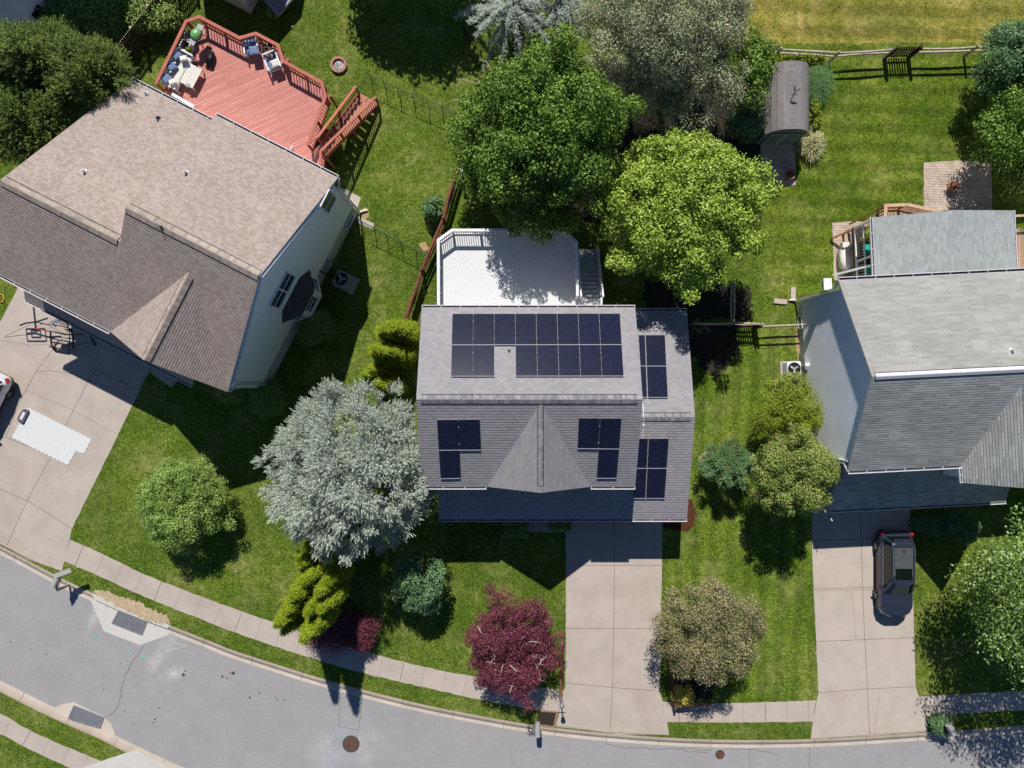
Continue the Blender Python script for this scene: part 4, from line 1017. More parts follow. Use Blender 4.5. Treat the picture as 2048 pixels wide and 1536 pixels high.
# front gable
gz = 8.15; gw = wF - .10; ga = UV(pw(225, 657, zE)[0], wF - .02, zE + .02); gc = UV(uR + .01, wF - .02, zE + .02)
gt = UV(pw(289, 720, gz)[0], wF - .02, gz); wt = wR - (zR - gz) / kf; gi = UV(gt.dot(U), wt, gz)
mb = MB(); mb.slab([ga, gt, gi], .12, 0, 1); mb.slab([gt, gc, gi], .12, 0, 1); mb.build('gable_roof', [M['roofbrown'], M['gutter']], HL)
ridge_cap(HL, UV(uC + .05, wR, zR), UV(uR - .05, wR, zR), .24, .53, .53, M['ridgeb'])
ridge_cap(HL, UV(uLc + .1, wR1, z1), UV(uC - .12, wR1, z1), .24, .47, .53, M['ridgeb'])
ridge_cap(HL, gt + V * .05, gi - V * .25, .22, .75, .75, M['ridgeb'])
# walls
uW = -12.44; wall_w0, wall_w1 = -6.35, 4.78
def gable_body(mb, u0, u1, w0, w1, wr, ze, zr, z0):
    prof = [(w0, z0), (w1, z0), (w1, ze), (wr, zr), (w0, ze)]
    a = [UV(u0, w, z) for w, z in prof]; b = [UV(u1, w, z) for w, z in prof]
    mb.poly(a); mb.poly(b[::-1])
    for i in range(5): j = (i + 1) % 5; mb.poly([a[j], a[i], b[i], b[j]])
mb = MB(); gable_body(mb, uC + .1, uW - .0, wall_w0, wall_w1, wR, zE - .02, zR - .17, 1.55); mb.build('wall', M['sidetan'], HL)
mb = MB(); mb.prism([UV(uC, wall_w0 + .02)[:2], UV(uW - .02, wall_w0 + .02)[:2], UV(uW - .02, wall_w1 - .02)[:2], UV(uC, wall_w1 - .02)[:2]], 0, 1.545); mb.build('foundation', M['found'], HL)
mb = MB(); mb.prism([UV(uLb - .2, wall_w0)[:2], UV(uC + .09, wall_w0)[:2], UV(uC + .09, wBl - .4)[:2], UV(uLb - .2, wBl - .4)[:2]], 0, zEl - .15); mb.build('side_wall', M['sidetan'], HL)
mb = MB(); g0, g1 = ga.dot(U) + .15, uR - .12; mb.poly([UV(g0, wF + .12, zE - .1), UV(g1, wF + .12, zE - .1), UV(gt.dot(U), wF + .12, gz - .17)])
mb.prism([UV(g0, wF + .12)[:2], UV(g1, wF + .12)[:2], UV(g1, wall_w0)[:2], UV(g0, wall_w0)[:2]], 0, zE - .12); mb.build('gable_wall', M['sidetan'], HL)
# lower roof over the garage doors
lz = 2.75; lw = pw(200, 676, lz)[1]; lu0 = pw(50, 598, lz)[0]; lu1 = gt.dot(U) + .4; lzw = 4.1
mb = MB(); mb.slab([UV(lu0, lw, lz), UV(lu1, lw, lz), UV(lu1, wall_w0 - .02, lzw), UV(lu0, wall_w0 - .02, lzw)], .12, 0, 1); mb.build('garage_roof', [M['roofbrown'], M['gutter']], HL)
mb = MB(); mb.prism([UV(lu0 + .4, wall_w0 - 1.0)[:2], UV(lu1, wall_w0 - 1.0)[:2], UV(lu1, wall_w0 - .01)[:2], UV(lu0 + .4, wall_w0 - .01)[:2]], 0, lz - .05); mb.build('garage_wall', M['sidetan'], HL)
gutter(HL, UV(lu0, lw, lz), UV(lu1, lw, lz), -V, .10)
gutter(HL, UV(uC, wB, zE), UV(uR, wB, zE), V); gutter(HL, UV(uLb, wBl, zEl), UV(uC - .05, wBl, zEl), V); gutter(HL, UV(uLc - .6, wF, zE), ga - U * .05 - Vector((0, 0, .02)), -V)
def wsl(z):
    if z > zR - .3: return None
    if z <= zE - .1: return (wall_w0 + .12, wall_w1 - .12)
    f = (z - zE + .1) / (zR - .17 - zE + .1); return (wall_w0 + .12 + (wR - wall_w0) * f, wall_w1 - .12 + (wR - wall_w1) * f)
laps(HL, lambda w, z, o: UV(uW + .002 + o, w, z), wsl, 1.56, U, M['lap'], .20, .014)
n_ = U; dW = uW + .02
downspout(HL, [UV(uR + .03, wB + .05, zE - .1), UV(uW + .05, wall_w1 + .05, zE - .5), UV(uW + .05, wall_w1 + .05, .15), UV(uW + .4, wall_w1 + .35, .08)])
downspout(HL, [UV(uR + .03, wF + .02, zE - .1), UV(uW + .05, wall_w0 - .05, zE - .5), UV(uW + .05, wall_w0 - .05, .15)])
mb = MB()   # pale corner boards and rake boards
for w in (wall_w0 + .06, wall_w1 - .06): mb.beam(UV(uW + .01, w, 1.56), UV(uW + .01, w, zE - .15), .12, .03)
mb.build('corner_board', M['white'], HL)
PLW = (U, dW)
window(HL, [(655.8, 381), (671, 394), (655, 427), (640, 413)], PLW, 1, 2)
window(HL, [(572, 544), (590, 552), (556.4, 617), (538, 611)], PLW, 2, 2, grid=2)
window(HL, [(704, 428), (707, 431), (693, 457), (689, 455)], PLW, 1, 1, name='basement_window')
# bay window
bu = -11.78; bz0, bz1 = 1.15, 3.25; bw = [.30, -.50, -1.75, -2.5]
fp = [UV(uW + .01, bw[0]), UV(bu, bw[1]), UV(bu, bw[2]), UV(uW + .01, bw[3])]
mb = MB(); mb.prism([p[:2] for p in fp], bz0, bz1); bay = mb.build('bay', M['sidetan'], HL)
for a, b, in zip(fp, fp[1:]):
    d = (b - a); n = Vector((-d.y, d.x, 0)).normalized()
    if n.dot(U) < 0: n = -n
    h = Vector((0, 0, 1)).cross(n).normalized(); s = sorted((a.dot(h), b.dot(h)))
    window_rect(bay, n, a.dot(n), h, s[0] + .16, s[1] - .16, 1.75, 2.95, 1, 2)
rt = [UV(uW + .01, .42, 4.05), UV(uW + .01, -2.62, 4.05)]; e = [UV(uW + .01, .55, 3.22), UV(bu + .12, -.42, 3.22), UV(bu + .12, -1.83, 3.22), UV(uW + .01, -2.75, 3.22)]
rt = [UV(uW + .01, -.15, 4.1), UV(uW + .01, -2.1, 4.1)]; e[0] = UV(uW + .01, .52, 3.22)
mb = MB(); mb.poly([e[0], e[1], rt[0]][::1]); mb.poly([e[1], e[2], rt[1], rt[0]]); mb.poly([e[2], e[3], rt[1]]); mb.poly([e[3], e[2], e[1], e[0]]); mb.build('bay_roof', shingle('dark_bay_shingles', (0.085, 0.07, 0.075), .2), HL)
for x, y, pl in ((293, 187, plb), (170, 343, plbl), (373, 345, plb)): pipe(HL, x, y, pl, .055, .32)
mb = MB(); p = ray_plane(324, 455, *plf); mb.box(p + Vector((0, 0, .06)), (.12, .1, .1), .5); mb.beam(p, p + Vector((.03, -.3, .02)), .04, .03); mb.build('vent_flap', M['black'], HL)
mb = MB(); p = UV(uW + .03, .9, .0)   # meter pipes on the foundation
mb.tube([UV(uW + .06, .72, 1.7), UV(uW + .06, .72, .5), UV(uW + .3, .72, .1)], .035, 6); mb.tube([UV(uW + .06, 1.5, .9), UV(uW + .2, 1.5, 1.0), UV(uW + .2, 1.5, .6)], .03, 6); mb.build('pipe', M['black'], HL)
mb = MB(); mb.box(UV(uW + .12, 1.25, .95), (.22, .34, .5), math.atan2(U.y, U.x)); mb.build('meter_box', M['greyplastic'], HL)

# ---------------------------------------------------------------- the pale grey house on the right
th = math.radians(2.9); U2 = Vector((math.cos(th), math.sin(th), 0)); V2 = Vector((-math.sin(th), math.cos(th), 0))
def Q(u, w, z=0.0): return U2 * u + V2 * w + Vector((0, 0, z))
def qw(px, py, z): 
    p = W(px, py, z); return p.dot(U2), p.dot(V2)
HR = thing('house', 'pale grey shingled house with a tall white side wall, right of the lawn', 'house', Q(24, 0))
rze, rzr = 5.7, 8.6; u0 = qw(1677, 561, rze)[0]; wb = qw(1677, 561, rze)[1]; wf = qw(1690, 942, rze)[1]; wr = qw(1740, 757, rzr)[1]; u1 = 40.0
wr = (wb + wf) / 2 * .5 + wr * .5
mb = MB(); mb.slab([Q(u0, wb, rze), Q(u1, wb, rze), Q(u1, wr, rzr), Q(u0, wr, rzr)], .14, 0, 1)
o = mb.build('roof', [M['rooflight'], M['gutter']], HR)
gzr = rze + .01; ug0 = qw(1920, 936, rze)[0] + .1; wgf = qw(1924, 966, rze)[1]
mb = MB(); mb.slab([Q(u0, wr, rzr), Q(u1, wr, rzr), Q(u1, wf, rze), Q(u0, wf, rze)], .14, 0, 1)
M['rooffront'] = shingle('front_slope_shingles', (0.350, 0.352, 0.335), 0.13, 0.14, 0.45, tint=(0.42, 0.43, 0.40), big=0.14, lines=0.6, stretch=1.0)  # front slopes have their own, slightly paler shingle tone
mb.build('front_roof', [M['rooffront'], M['gutter']], HR)
prb = plane3(Q(u0, wb, rze), Q(u1, wb, rze), Q(u0, wr, rzr)); prf = plane3(Q(u0, wf, rze), Q(u1, wf, rze), Q(u0, wr, rzr))
# cross gable at the front right
pk = W(2045, 826, 8.1); pu = pk.dot(U2); hw = pu - ug0; gzt = 8.1
kr = (rzr - rze) / (wr - wf); wtop = wr - (rzr - gzt) / kr
a = Q(ug0, wgf, rze + .02); ai = Q(ug0, wf - .01, rze + .02); tp = Q(pu, wgf, gzt); ti = Q(pu, wtop, gzt); c_ = Q(pu + hw, wgf, rze + .02); ci = Q(pu + hw, wf - .01, rze + .02)
mb = MB(); mb.slab([a, tp, ti, ai], .13, 0, 1); mb.slab([tp, c_, ci, ti], .13, 0, 1); mb.build('gable_roof', [M['rooffront'], M['gutter']], HR)
M['ridgew'] = plain('white_ridge_vent', (0.62, 0.62, 0.64), .5, 0, .3, .06)
ridge_cap(HR, Q(u0 + .15, wr, rzr), Q(u1, wr, rzr), .15, .58, .58, M['ridgew'], .05)
gutter(HR, Q(u0, wb, rze), Q(u1, wb, rze), V2, .14); gutter(HR, Q(u0, wf, rze), Q(ug0, wf, rze), -V2, .14); gutter(HR, Q(ug0, wf - .1, rze), a, -U2, .12)
pipe(HR, 2022, 700, prb, .05, .34)
uw = u0 - .06 + .02; uw = u0 + .02
def gable_body2(mb, u0_, u1_, w0, w1, wr_, ze, zr, z0):
    prof = [(w0, z0), (w1, z0), (w1, ze), (wr_, zr), (w0, ze)]
    a = [Q(u0_, w, z) for w, z in prof]; b = [Q(u1_, w, z) for w, z in prof]
    mb.poly(a[::-1]); mb.poly(b)
    for i in range(5): j = (i + 1) % 5; mb.poly([a[i], a[j], b[j], b[i]])
mb = MB(); gable_body2(mb, u0 + .10, u1, wf + .4, wb - .4, wr, rze - .02, rzr - .17, .75); mb.build('wall', M['sidewhite'], HR)
mb = MB(); mb.prism([Q(u0 + .14, wf + .43)[:2], Q(u1, wf + .43)[:2], Q(u1, wb - .43)[:2], Q(u0 + .14, wb - .43)[:2]], 0, .745); mb.build('foundation', M['found'], HR)
mb = MB(); mb.poly([Q(ug0 + .2, wgf + .2, rze - .1), Q(pu + hw, wgf + .2, rze - .1), Q(pu, wgf + .2, gzt - .15)]); mb.prism([Q(ug0 + .2, wgf + .2)[:2], Q(pu + hw, wgf + .2)[:2], Q(pu + hw, wf + .39)[:2], Q(ug0 + .2, wf + .39)[:2]], 0, rze - .12); mb.build('gable_wall', M['sidewhite'], HR)
def wsr(z):
    a0, a1 = wf + .52, wb - .52
    if z > rzr - .3: return None
    if z <= rze - .1: return (a0, a1)
    f = (z - rze + .1) / (rzr - .17 - rze + .1); return (a0 + (wr - a0) * f, a1 + (wr - a1) * f)
PR = (-U2, -(u0 + .10))
downspout(HR, [Q(u0 + .02, wb + .05, rze - .08), Q(u0 + .03, wb - .33, rze - .55), Q(u0 + .03, wb - .33, .2), Q(u0 - .35, wb - .3, .08)])
downspout(HR, [Q(u0 + .03, wf - .05, rze - .08), Q(u0 + .03, wf + .33, rze - .5), Q(u0 + .03, wf + .33, .2)])
mb = MB(); mb.beam(Q(u0 + .06, wf + .46, .8), Q(u0 + .06, wf + .46, rze - .1), .12, .05); mb.beam(Q(u0 + .06, wb - .46, .8), Q(u0 + .06, wb - .46, rze - .1), .12, .05); mb.build('corner_board', M['white'], HR)
window_rect(HR, -U2, -(u0 + .12), V2, wb - 2.0, wb - 1.3, .15, .72, 1, 1, name='basement_window')
mb = MB(); mb.box(Q(u0 + .02, wb + .0, rze - 1.3), (.42, .6, .06), th); mb.box(Q(u0 + .02, wb + .0, rze - 1.45), (.36, .5, .22), th); mb.build('chimney_box', M['white'], HR)
mb = MB(); mb.box(Q(u0 - .05, wf + 5.45, 1.25), (.25, .16, .5), th); mb.tube([Q(u0 - .05, wf + 5.45, 1.0), Q(u0 - .05, wf + 5.45, .1)], .035, 6); mb.build('meter_box', M['white'], HR)
# lower front roof (in shade) over the garage
rz3 = 2.95; wlf = qw(1800, 1014, rz3)[1]; ul0 = qw(1662, 1020, rz3)[0]; ul1 = qw(2012, 1004, rz3)[0]
mb = MB(); mb.slab([Q(ul0 - .02, wlf, rz3), Q(ul1, wlf, rz3), Q(ul1, wf + .38, 4.2), Q(ul0 - .02, wf + .38, 4.2)], .12, 0, 1); mb.build('garage_roof', [M['rooffront'], M['gutter']], HR)
mb = MB(); mb.prism([Q(u0 + .12, wlf + .45)[:2], Q(ul1 - .1, wlf + .45)[:2], Q(ul1 - .1, wf + .385)[:2], Q(u0 + .12, wf + .385)[:2]], 0, rz3 - .02); mb.build('garage_wall', M['sidewhite'], HR)
gutter(HR, Q(ul0, wlf, rz3), Q(ul1, wlf, rz3), -V2, .1, step=1.2)
# sun porch behind the house
sz, szr = 4.1, 4.95; su0 = qw(1745, 436, sz)[0]; su1 = qw(2027, 418, sz)[0]; swb = qw(1745, 435, sz)[1]; swf = wb + .12
sum_ = qw(1904, 417, szr)[0]
mb = MB(); mb.slab([Q(su0, swb, sz), Q(sum_, swb, szr), Q(sum_, swf, szr), Q(su0, swf, sz)], .12, 0, 1); mb.slab([Q(sum_, swb, szr), Q(su1, swb, sz), Q(su1, swf, sz), Q(sum_, swf, szr)], .12, 0, 1)
mb.build('porch_roof', [M['roofpale'], M['gutter']], HR)
gutter(HR, Q(su0, swb, sz), Q(su0, swf, sz), -U2, .12, step=.75); gutter(HR, Q(su1, swb, sz), Q(su1, swf, sz), U2, .05, step=.9)
pz = 2.0
mb = MB(); uu = su0 + .04   # white posts and rails of the screened side
for w in (swb - .12, swb - 1.95, swb - 3.15): mb.beam(Q(uu, w, pz), Q(uu, w, sz - .14), .09, .09)
mb.beam(Q(uu, swb - .12, pz + .05), Q(uu, swf, pz + .05), .09, .1); mb.beam(Q(uu, swb - .12, pz + 1.0), Q(uu, swf, pz + 1.0), .07, .06); mb.beam(Q(uu, swb - .12, sz - .2), Q(uu, swf, sz - .2), .09, .1)
for k in range(20): 
    w = swb - .25 - k * .165
    if w > swf: mb.beam(Q(uu + .03, w, pz + .1), Q(uu + .03, w, pz + .97), .03, .02, 1)
mb.build('porch_screen', [M['white'], M['cedarp']], HR)
mb = MB(); mb.prism([Q(su0 - .02, swb - .05)[:2], Q(su1, swb - .05)[:2], Q(su1, swf)[:2], Q(su0 - .02, swf)[:2]], pz - .15, pz); mb.build('porch_floor', plain('shade_toned_porch_boards', (.045, .038, .034), .9, var=.3), HR)  # near-black floor colour carries the shade of the screened interior
mb = MB(); mb.prism([Q(su0 + .3, swf - .02)[:2], Q(su1 - .3, swf - .02)[:2], Q(su1 - .3, swf + .03)[:2], Q(su0 + .3, swf + .03)[:2]], pz, sz); mb.build('porch_wall', M['sidewhite'], HR)
for i, w in enumerate((swb - 1.4, swb - 2.6)):
    t = thing('deck_chair', ['teal cushioned chair under the porch roof, nearer the garden', 'teal cushioned chair under the porch roof, nearer the house wall'][i], 'chair', Q(su0 + .55, w, pz))
    mb = MB(); mb.box(Q(su0 + .55, w, pz + .42), (.6, .58, .12), th); mb.build('seat', M['teal'], t)
    mb = MB(); mb.box(Q(su0 + .9, w, pz + .75), (.14, .58, .6), th); mb.build('backrest', M['teal'], t)
    for sx, sy in ((-.25, -.25), (-.25, .25), (.25, -.25), (.25, .25)):
        mb = MB(); mb.beam(Q(su0 + .55 + sx, w + sy, pz), Q(su0 + .55 + sx, w + sy, pz + .37), .05, .05); mb.build('leg', M['cedar'], t)
shrub('leafy green pot plant inside the corner of the screened porch', 'plant', 1736, 470, .38, .9, M['L_arbor'], 700, .14, .06, 611, name='pot_plant', z0=pz)

# railings ------------------------------------------------------------
def railing(parent, pts, h, mat, cap=.13, spacing=.15, bal=.035, post=.09, posts=None, lower=True, segs_w=None, capmat=None, postdrop=0.0, maxpost=1.9, bmat=None):
    pts = [Vector(p) for p in pts]; mb = MB(); mb.strip(pts, -cap / 2, cap / 2, .04, 0)
    r = mb.build('railing', M[capmat or mat], parent)
    lo = [p - Vector((0, 0, h - .1)) for p in pts]; mb = MB(); mb.strip(lo, -.04, .04, .035); mb.strip([p - Vector((0, 0, .11)) for p in pts], -.035, .035, .035); mb.build('crossbar', M[mat], r)
    used = set()
    for a, b in zip(pts, pts[1:]):
        L = (b - a).length; d = (b - a) / L; n = max(1, math.ceil(L / maxpost))
        for k in range(n + 1):
            p = a.lerp(b, k / n); key = (round(p.x, 1), round(p.y, 1))
            if key in used: continue
            used.add(key); mb = MB(); mb.box(p - Vector((0, 0, .045 + (h + postdrop) / 2)), (post, post, h + postdrop), math.atan2(d.y, d.x)); mb.build('post', M[mat], r)
        m = max(1, int(L / spacing))
        for k in range(m):
            p = a.lerp(b, (k + .5) / m); mb = MB(); mb.box(p - Vector((0, 0, h / 2 + .03)), (bal, bal, h - .15), math.atan2(d.y, d.x)); mb.build('baluster', M[bmat or mat], r)
    return r

# ---------------------------------------------------------------- red deck
zd = 2.2; zr = 3.15
D = thing('deck', 'large red stained deck with railings and stairs behind the brown roofed house', 'deck', W(480, 180, 0))
ro = [(311, 168), (372, 42), (398, 33), (479, 75.7), (511.5, 66.4), (555, 89.6), (567, 122), (643, 164.7), (650.6, 192.5), (615, 290)]
RP = [W(x, y, zr) for x, y in ro]
fl_ = [Vector((p.x, p.y, zd)) for p in RP] + [W(617, 292, zd), W(620, 325, zd), W(642, 340, zd)]
fl_ = [Vector((p.x, p.y, zd)) for p in RP[:-1]] + [Vector((RP[-1].x, RP[-1].y, zd))]
house0 = UV(uLb + .3, wBl - .38, zd); house1 = UV(uC, wBl - .38, zd); house2 = UV(uC, wall_w1 + .005, zd)
ld = [W(617, 292, zr), W(641, 302, zr), W(641, 334, zr)]; ld = [Vector((p.x, p.y, zd)) for p in ld]
last = UV(ld[2].dot(U), wall_w1 + .005, zd)
mb = MB(); mb.slab(fl_ + [ld[1], last, house2, house1, house0], .2, 0, 1); mb.build('floor', [M['deckred'], M['redwood']], D)
inner = RP
railing(D, [p + Vector((0, 0, 0)) for p in RP], zr - zd, 'redwood', cap=.17, spacing=.17, bal=.035)
r2 = [W(640, 334, zr), W(641, 302, zr)]; railing(D, r2, zr - zd, 'redwood', cap=.13, spacing=.16)
# stairs
sb0, st0 = W(711, 173, 1.15), W(634, 275, zr); sb1, st1 = W(750.5, 194, 1.15), W(641, 302, zr)
st0 = Vector((st0.x, st0.y, zr)); 
railing(D, [st1, sb1], .95, 'redwood', cap=.13, spacing=.16, maxpost=2.4, postdrop=0)
railing(D, [st0, sb0], .95, 'redwood', cap=.15, spacing=.16, maxpost=2.4, postdrop=0)
n = 11; a0 = Vector((st0.x, st0.y, zd)); a1 = Vector((st1.x, st1.y, zd)); b0 = Vector((sb0.x, sb0.y, .2)); b1 = Vector((sb1.x, sb1.y, .2))
for k in range(n):
    t0, t1 = (k + .04) / n, (k + 1) / n; z = zd - (zd - .2) * (k + .5) / n
    q = [a0.lerp(b0, t0), a1.lerp(b1, t0), a1.lerp(b1, t1), a0.lerp(b0, t1)]; q = [Vector((p.x, p.y, z)) for p in q]
    mb = MB(); mb.slab(q, .045); mb.build('tread', M['redtread'], D)
for a, b in ((a0, b0), (a1, b1)):
    mb = MB(); mb.beam(a - Vector((0, 0, .18)), b - Vector((0, 0, .12)), .05, .26); mb.build('stringer', M['redwood'], D)
mb = MB()
for f in (.0, .5): 
    p = a1.lerp(b1, f); mb.box((p.x, p.y, p.z / 2 - .1), (.12, .12, p.z - .2), .9)
for p in (RP[1], RP[3], RP[5], RP[7]): mb.box((p.x * .985, p.y * .985, zd / 2 - .1), (.14, .14, zd - .2), .5)
mb.build('support_post', M['redwood'], D)
# landing infill between deck edge and stair head
mb = MB(); mb.slab([Vector((RP[-1].x, RP[-1].y, zd - .004)), Vector((st0.x, st0.y, zd - .004)), Vector((st1.x, st1.y, zd - .004)), ld[0] - Vector((0, 0, .004))], .1); mb.build('landing', M['deckred'], D)

# ---------------------------------------------------------------- white deck
wz, wrz = 2.45, 3.4
D2 = thing('deck', 'bright white deck with white railings behind the grey solar roofed house', 'deck', W(1010, 540, 0))
rw = [(877, 612), (876.5, 480), (904, 460), (1129.5, 460), (1153.5, 485), (1154.5, 600)]
RW = [W(x, y, wrz) for x, y in rw]; RW[0].y = YB - .25
mb = MB(); e = [Vector((p.x, p.y, wz)) for p in RW]
e[-1] = Vector((e[-1].x, YB - .29, wz)); sx1 = W(1203, 600, wrz).x
mb.slab(e[:-1] + [Vector((e[-1].x, W(0, 597, wz).y, wz)), Vector((sx1, W(0, 597, wz).y, wz)), Vector((sx1, YB - .29, wz)), Vector((e[0].x, YB - .29, wz))], .22, 0, 1); mb.build('floor', [M['deckwhite'], M['white']], D2)
railing(D2, RW[:5] + [W(1155, 592, wrz)], wrz - wz, 'white', cap=.15, spacing=.125, bal=.035, post=.11)
railing(D2, [Vector((sx1, YB - .2, wrz)), W(1203, 597, wrz)], wrz - wz, 'white', cap=.1, spacing=.125)
s0 = W(1160, 597, wz); s1 = W(1200, 597, wz); n = 12; ytop = s0.y; run = .262
for k in range(n):
    y = ytop + run * k; z = wz - (k + 1) * wz / (n + 1)
    mb = MB(); mb.slab([(s0.x, y, z), (s1.x, y, z), (s1.x, y + run - .03, z), (s0.x, y + run - .03, z)], .04); mb.build('tread', M['stairwhite'], D2)
yb = ytop + run * n
railing(D2, [Vector((s1.x + .06, ytop, wrz)), Vector((s1.x + .06, yb, .98))], .95, 'white', cap=.09, spacing=.14, maxpost=3)
railing(D2, [Vector((s0.x - .02, ytop, wrz - .0)), Vector((s0.x - .02, yb, .98))], .95, 'white', cap=.09, spacing=.14, maxpost=3)
mb = MB(); mb.beam((s1.x + .06, ytop, wz - .15), (s1.x + .06, yb, .1), .05, .28); mb.beam((s0.x - .02, ytop, wz - .15), (s0.x - .02, yb, .1), .05, .28); mb.build('stringer', M['white'], D2)
mb = MB()
for p in RW[:5]: mb.box((p.x * .99, p.y * .985, wz / 2 - .12), (.15, .15, wz - .24))
mb.build('support_post', M['white'], D2)

# ---------------------------------------------------------------- cedar deck by the porch
D3 = thing('deck', 'cedar railed garden deck wrapped round the pale sun porch', 'deck', W(1760, 440, 0))
def Z(x, y, z): return W(x, y, z)
mb = MB(); f = [Z(1770, 420, 2.0), Z(1812, 416, 2.0), Z(1880, 436, 2.0)]; mb.slab([Q(su0 + .1, swb - .04, 1.97), Z(1772, 418, 1.97), Z(1812, 414, 1.97), Z(1870, 424, 1.97), Q(sum_ + .3, swb - .04, 1.97)], .15, 0, 1); mb.build('floor', [M['deckbrown'], M['cedar']], D3)
railing(D3, [Z(1771.5, 436, 2.95), Z(1771.5, 411, 2.95), Z(1815, 409, 2.95), Z(1872, 421, 2.95), Z(1900, 428, 2.95)], .95, 'cedar', cap=.17, spacing=.15, capmat='cedarp')
railing(D3, [Z(1768, 414, 2.8), Z(1714, 441, 1.2)], .8, 'cedar', cap=.09, spacing=.3, maxpost=3)
railing(D3, [Z(1706, 459, 1.3), Z(1709.5, 553, 1.3)], 1.25, 'cedar', cap=.11, spacing=3, post=.1)
railing(D3, [Z(1704, 459, 1.25), Z(1667, 476, .35)], .3, 'cedar', cap=.10, spacing=3, post=.08)
mb = MB(); mb.slab([Q(su1 + .3, wb + .2, 1.5), Q(su1 + 2.5, wb + .2, 1.5), Q(su1 + 2.5, wb + 2.9, 1.5), Q(su1 + .3, wb + 2.9, 1.5)], .15); mb.build('side_floor', M['deckbrown'], D3)
mb = MB(); mb.beam(Z(1667, 550, 1.0), Z(1745, 530, 3.7), .12, .1); mb.build('white_beam', M['white'], D3)
mb = MB(); mb.beam(Z(2026, 432, 2.4), Z(2070, 430, 2.4), .12, .05); mb.build('side_rail', M['cedarp'], D3)
# covered bench on the pavers
t = thing('garden_seat', 'cream covered garden seat on the pavers beside the porch', 'garden seat', Z(1691, 515, 0))
mb = MB(); c = Z(1692, 513, .5); R = Matrix.Rotation(.05, 3, 'Z')
mb.lathe((c.x, c.y, .1), [(.34, 0), (.42, .1), (.45, .45), (.42, .62), (.25, .68), (.01, .70)], 20, sx=.9, sy=1.75); mb.build('cover', M['cushw'], t, smooth=True)
mb = MB(); mb.box((c.x - .05, c.y + .62, .72), (.62, .3, .3), .1); mb.build('backrest', M['cushw'], t)

# ---------------------------------------------------------------- neighbours at the top edge
t = thing('house', 'corner of a pale sided house with one dark window at the top left edge', 'house', W(20, -60, 0))
p0 = W(160, -52, 0); uu_ = p0.dot(U); mb = MB(); w_hi = p0.dot(V) + 6; w_lo = W(70, 112, 0).dot(V)
prof = [(w_lo, 0), (w_hi, 0), (w_hi, 5.6), ((w_lo + w_hi) / 2, 9.0), (w_lo, 5.6)]
a = [UV(uu_, w, z) for w, z in prof]; b = [UV(uu_ - 9, w, z) for w, z in prof]; mb.poly(a); mb.poly(b[::-1])
for i in range(5): j = (i + 1) % 5; mb.poly([a[j], a[i], b[i], b[j]])
mb.build('wall', M['sidewhite'], t)
window(t, [(72, 5), (101, 27), (83, 49), (59, 30)], (U, uu_), 1, 2)
rw0, rw1, rwm = w_lo - .4, w_hi + .4, (w_lo + w_hi) / 2
mb = MB(); mb.slab([UV(uu_ + .3, rw0, 5.5), UV(uu_ - 9.3, rw0, 5.5), UV(uu_ - 9.3, rwm, 9.2), UV(uu_ + .3, rwm, 9.2)], .15); mb.slab([UV(uu_ + .3, rw1, 5.5), UV(uu_ - 9.3, rw1, 5.5), UV(uu_ - 9.3, rwm, 9.2), UV(uu_ + .3, rwm, 9.2)], .15); mb.build('roof', M['roofbrown'], t)

t = thing('house', 'corner of a white walled house at the top edge above the red deck', 'house', W(500, -60, 0))
c0 = W(502, 28, 0); cu, cw = c0.dot(U), c0.dot(V)
mb = MB(); gable_body(mb, cu - 3.2, cu, cw, cw + 7, cw + 3.5, 3.0, 4.3, 0); mb.build('wall', M['sidewhite'], t)
mb = MB()
for w_ in (cw - .3, cw + 7.3): mb.slab([UV(cu + .3, w_, 2.95), UV(cu + .3, cw + 3.5, 4.4), UV(cu - 3.5, cw + 3.5, 4.4), UV(cu - 3.5, w_, 2.95)], .12)
mb.build('roof', M['roofbrown'], t)
mb = MB(); q = [W(518, -8, .9), W(555, 31, .9), W(590, -8, .9), W(600, -60, .9), W(530, -70, .9)]
mb.slab(q, .2); mb.build('platform', M['deckgrey'], t)

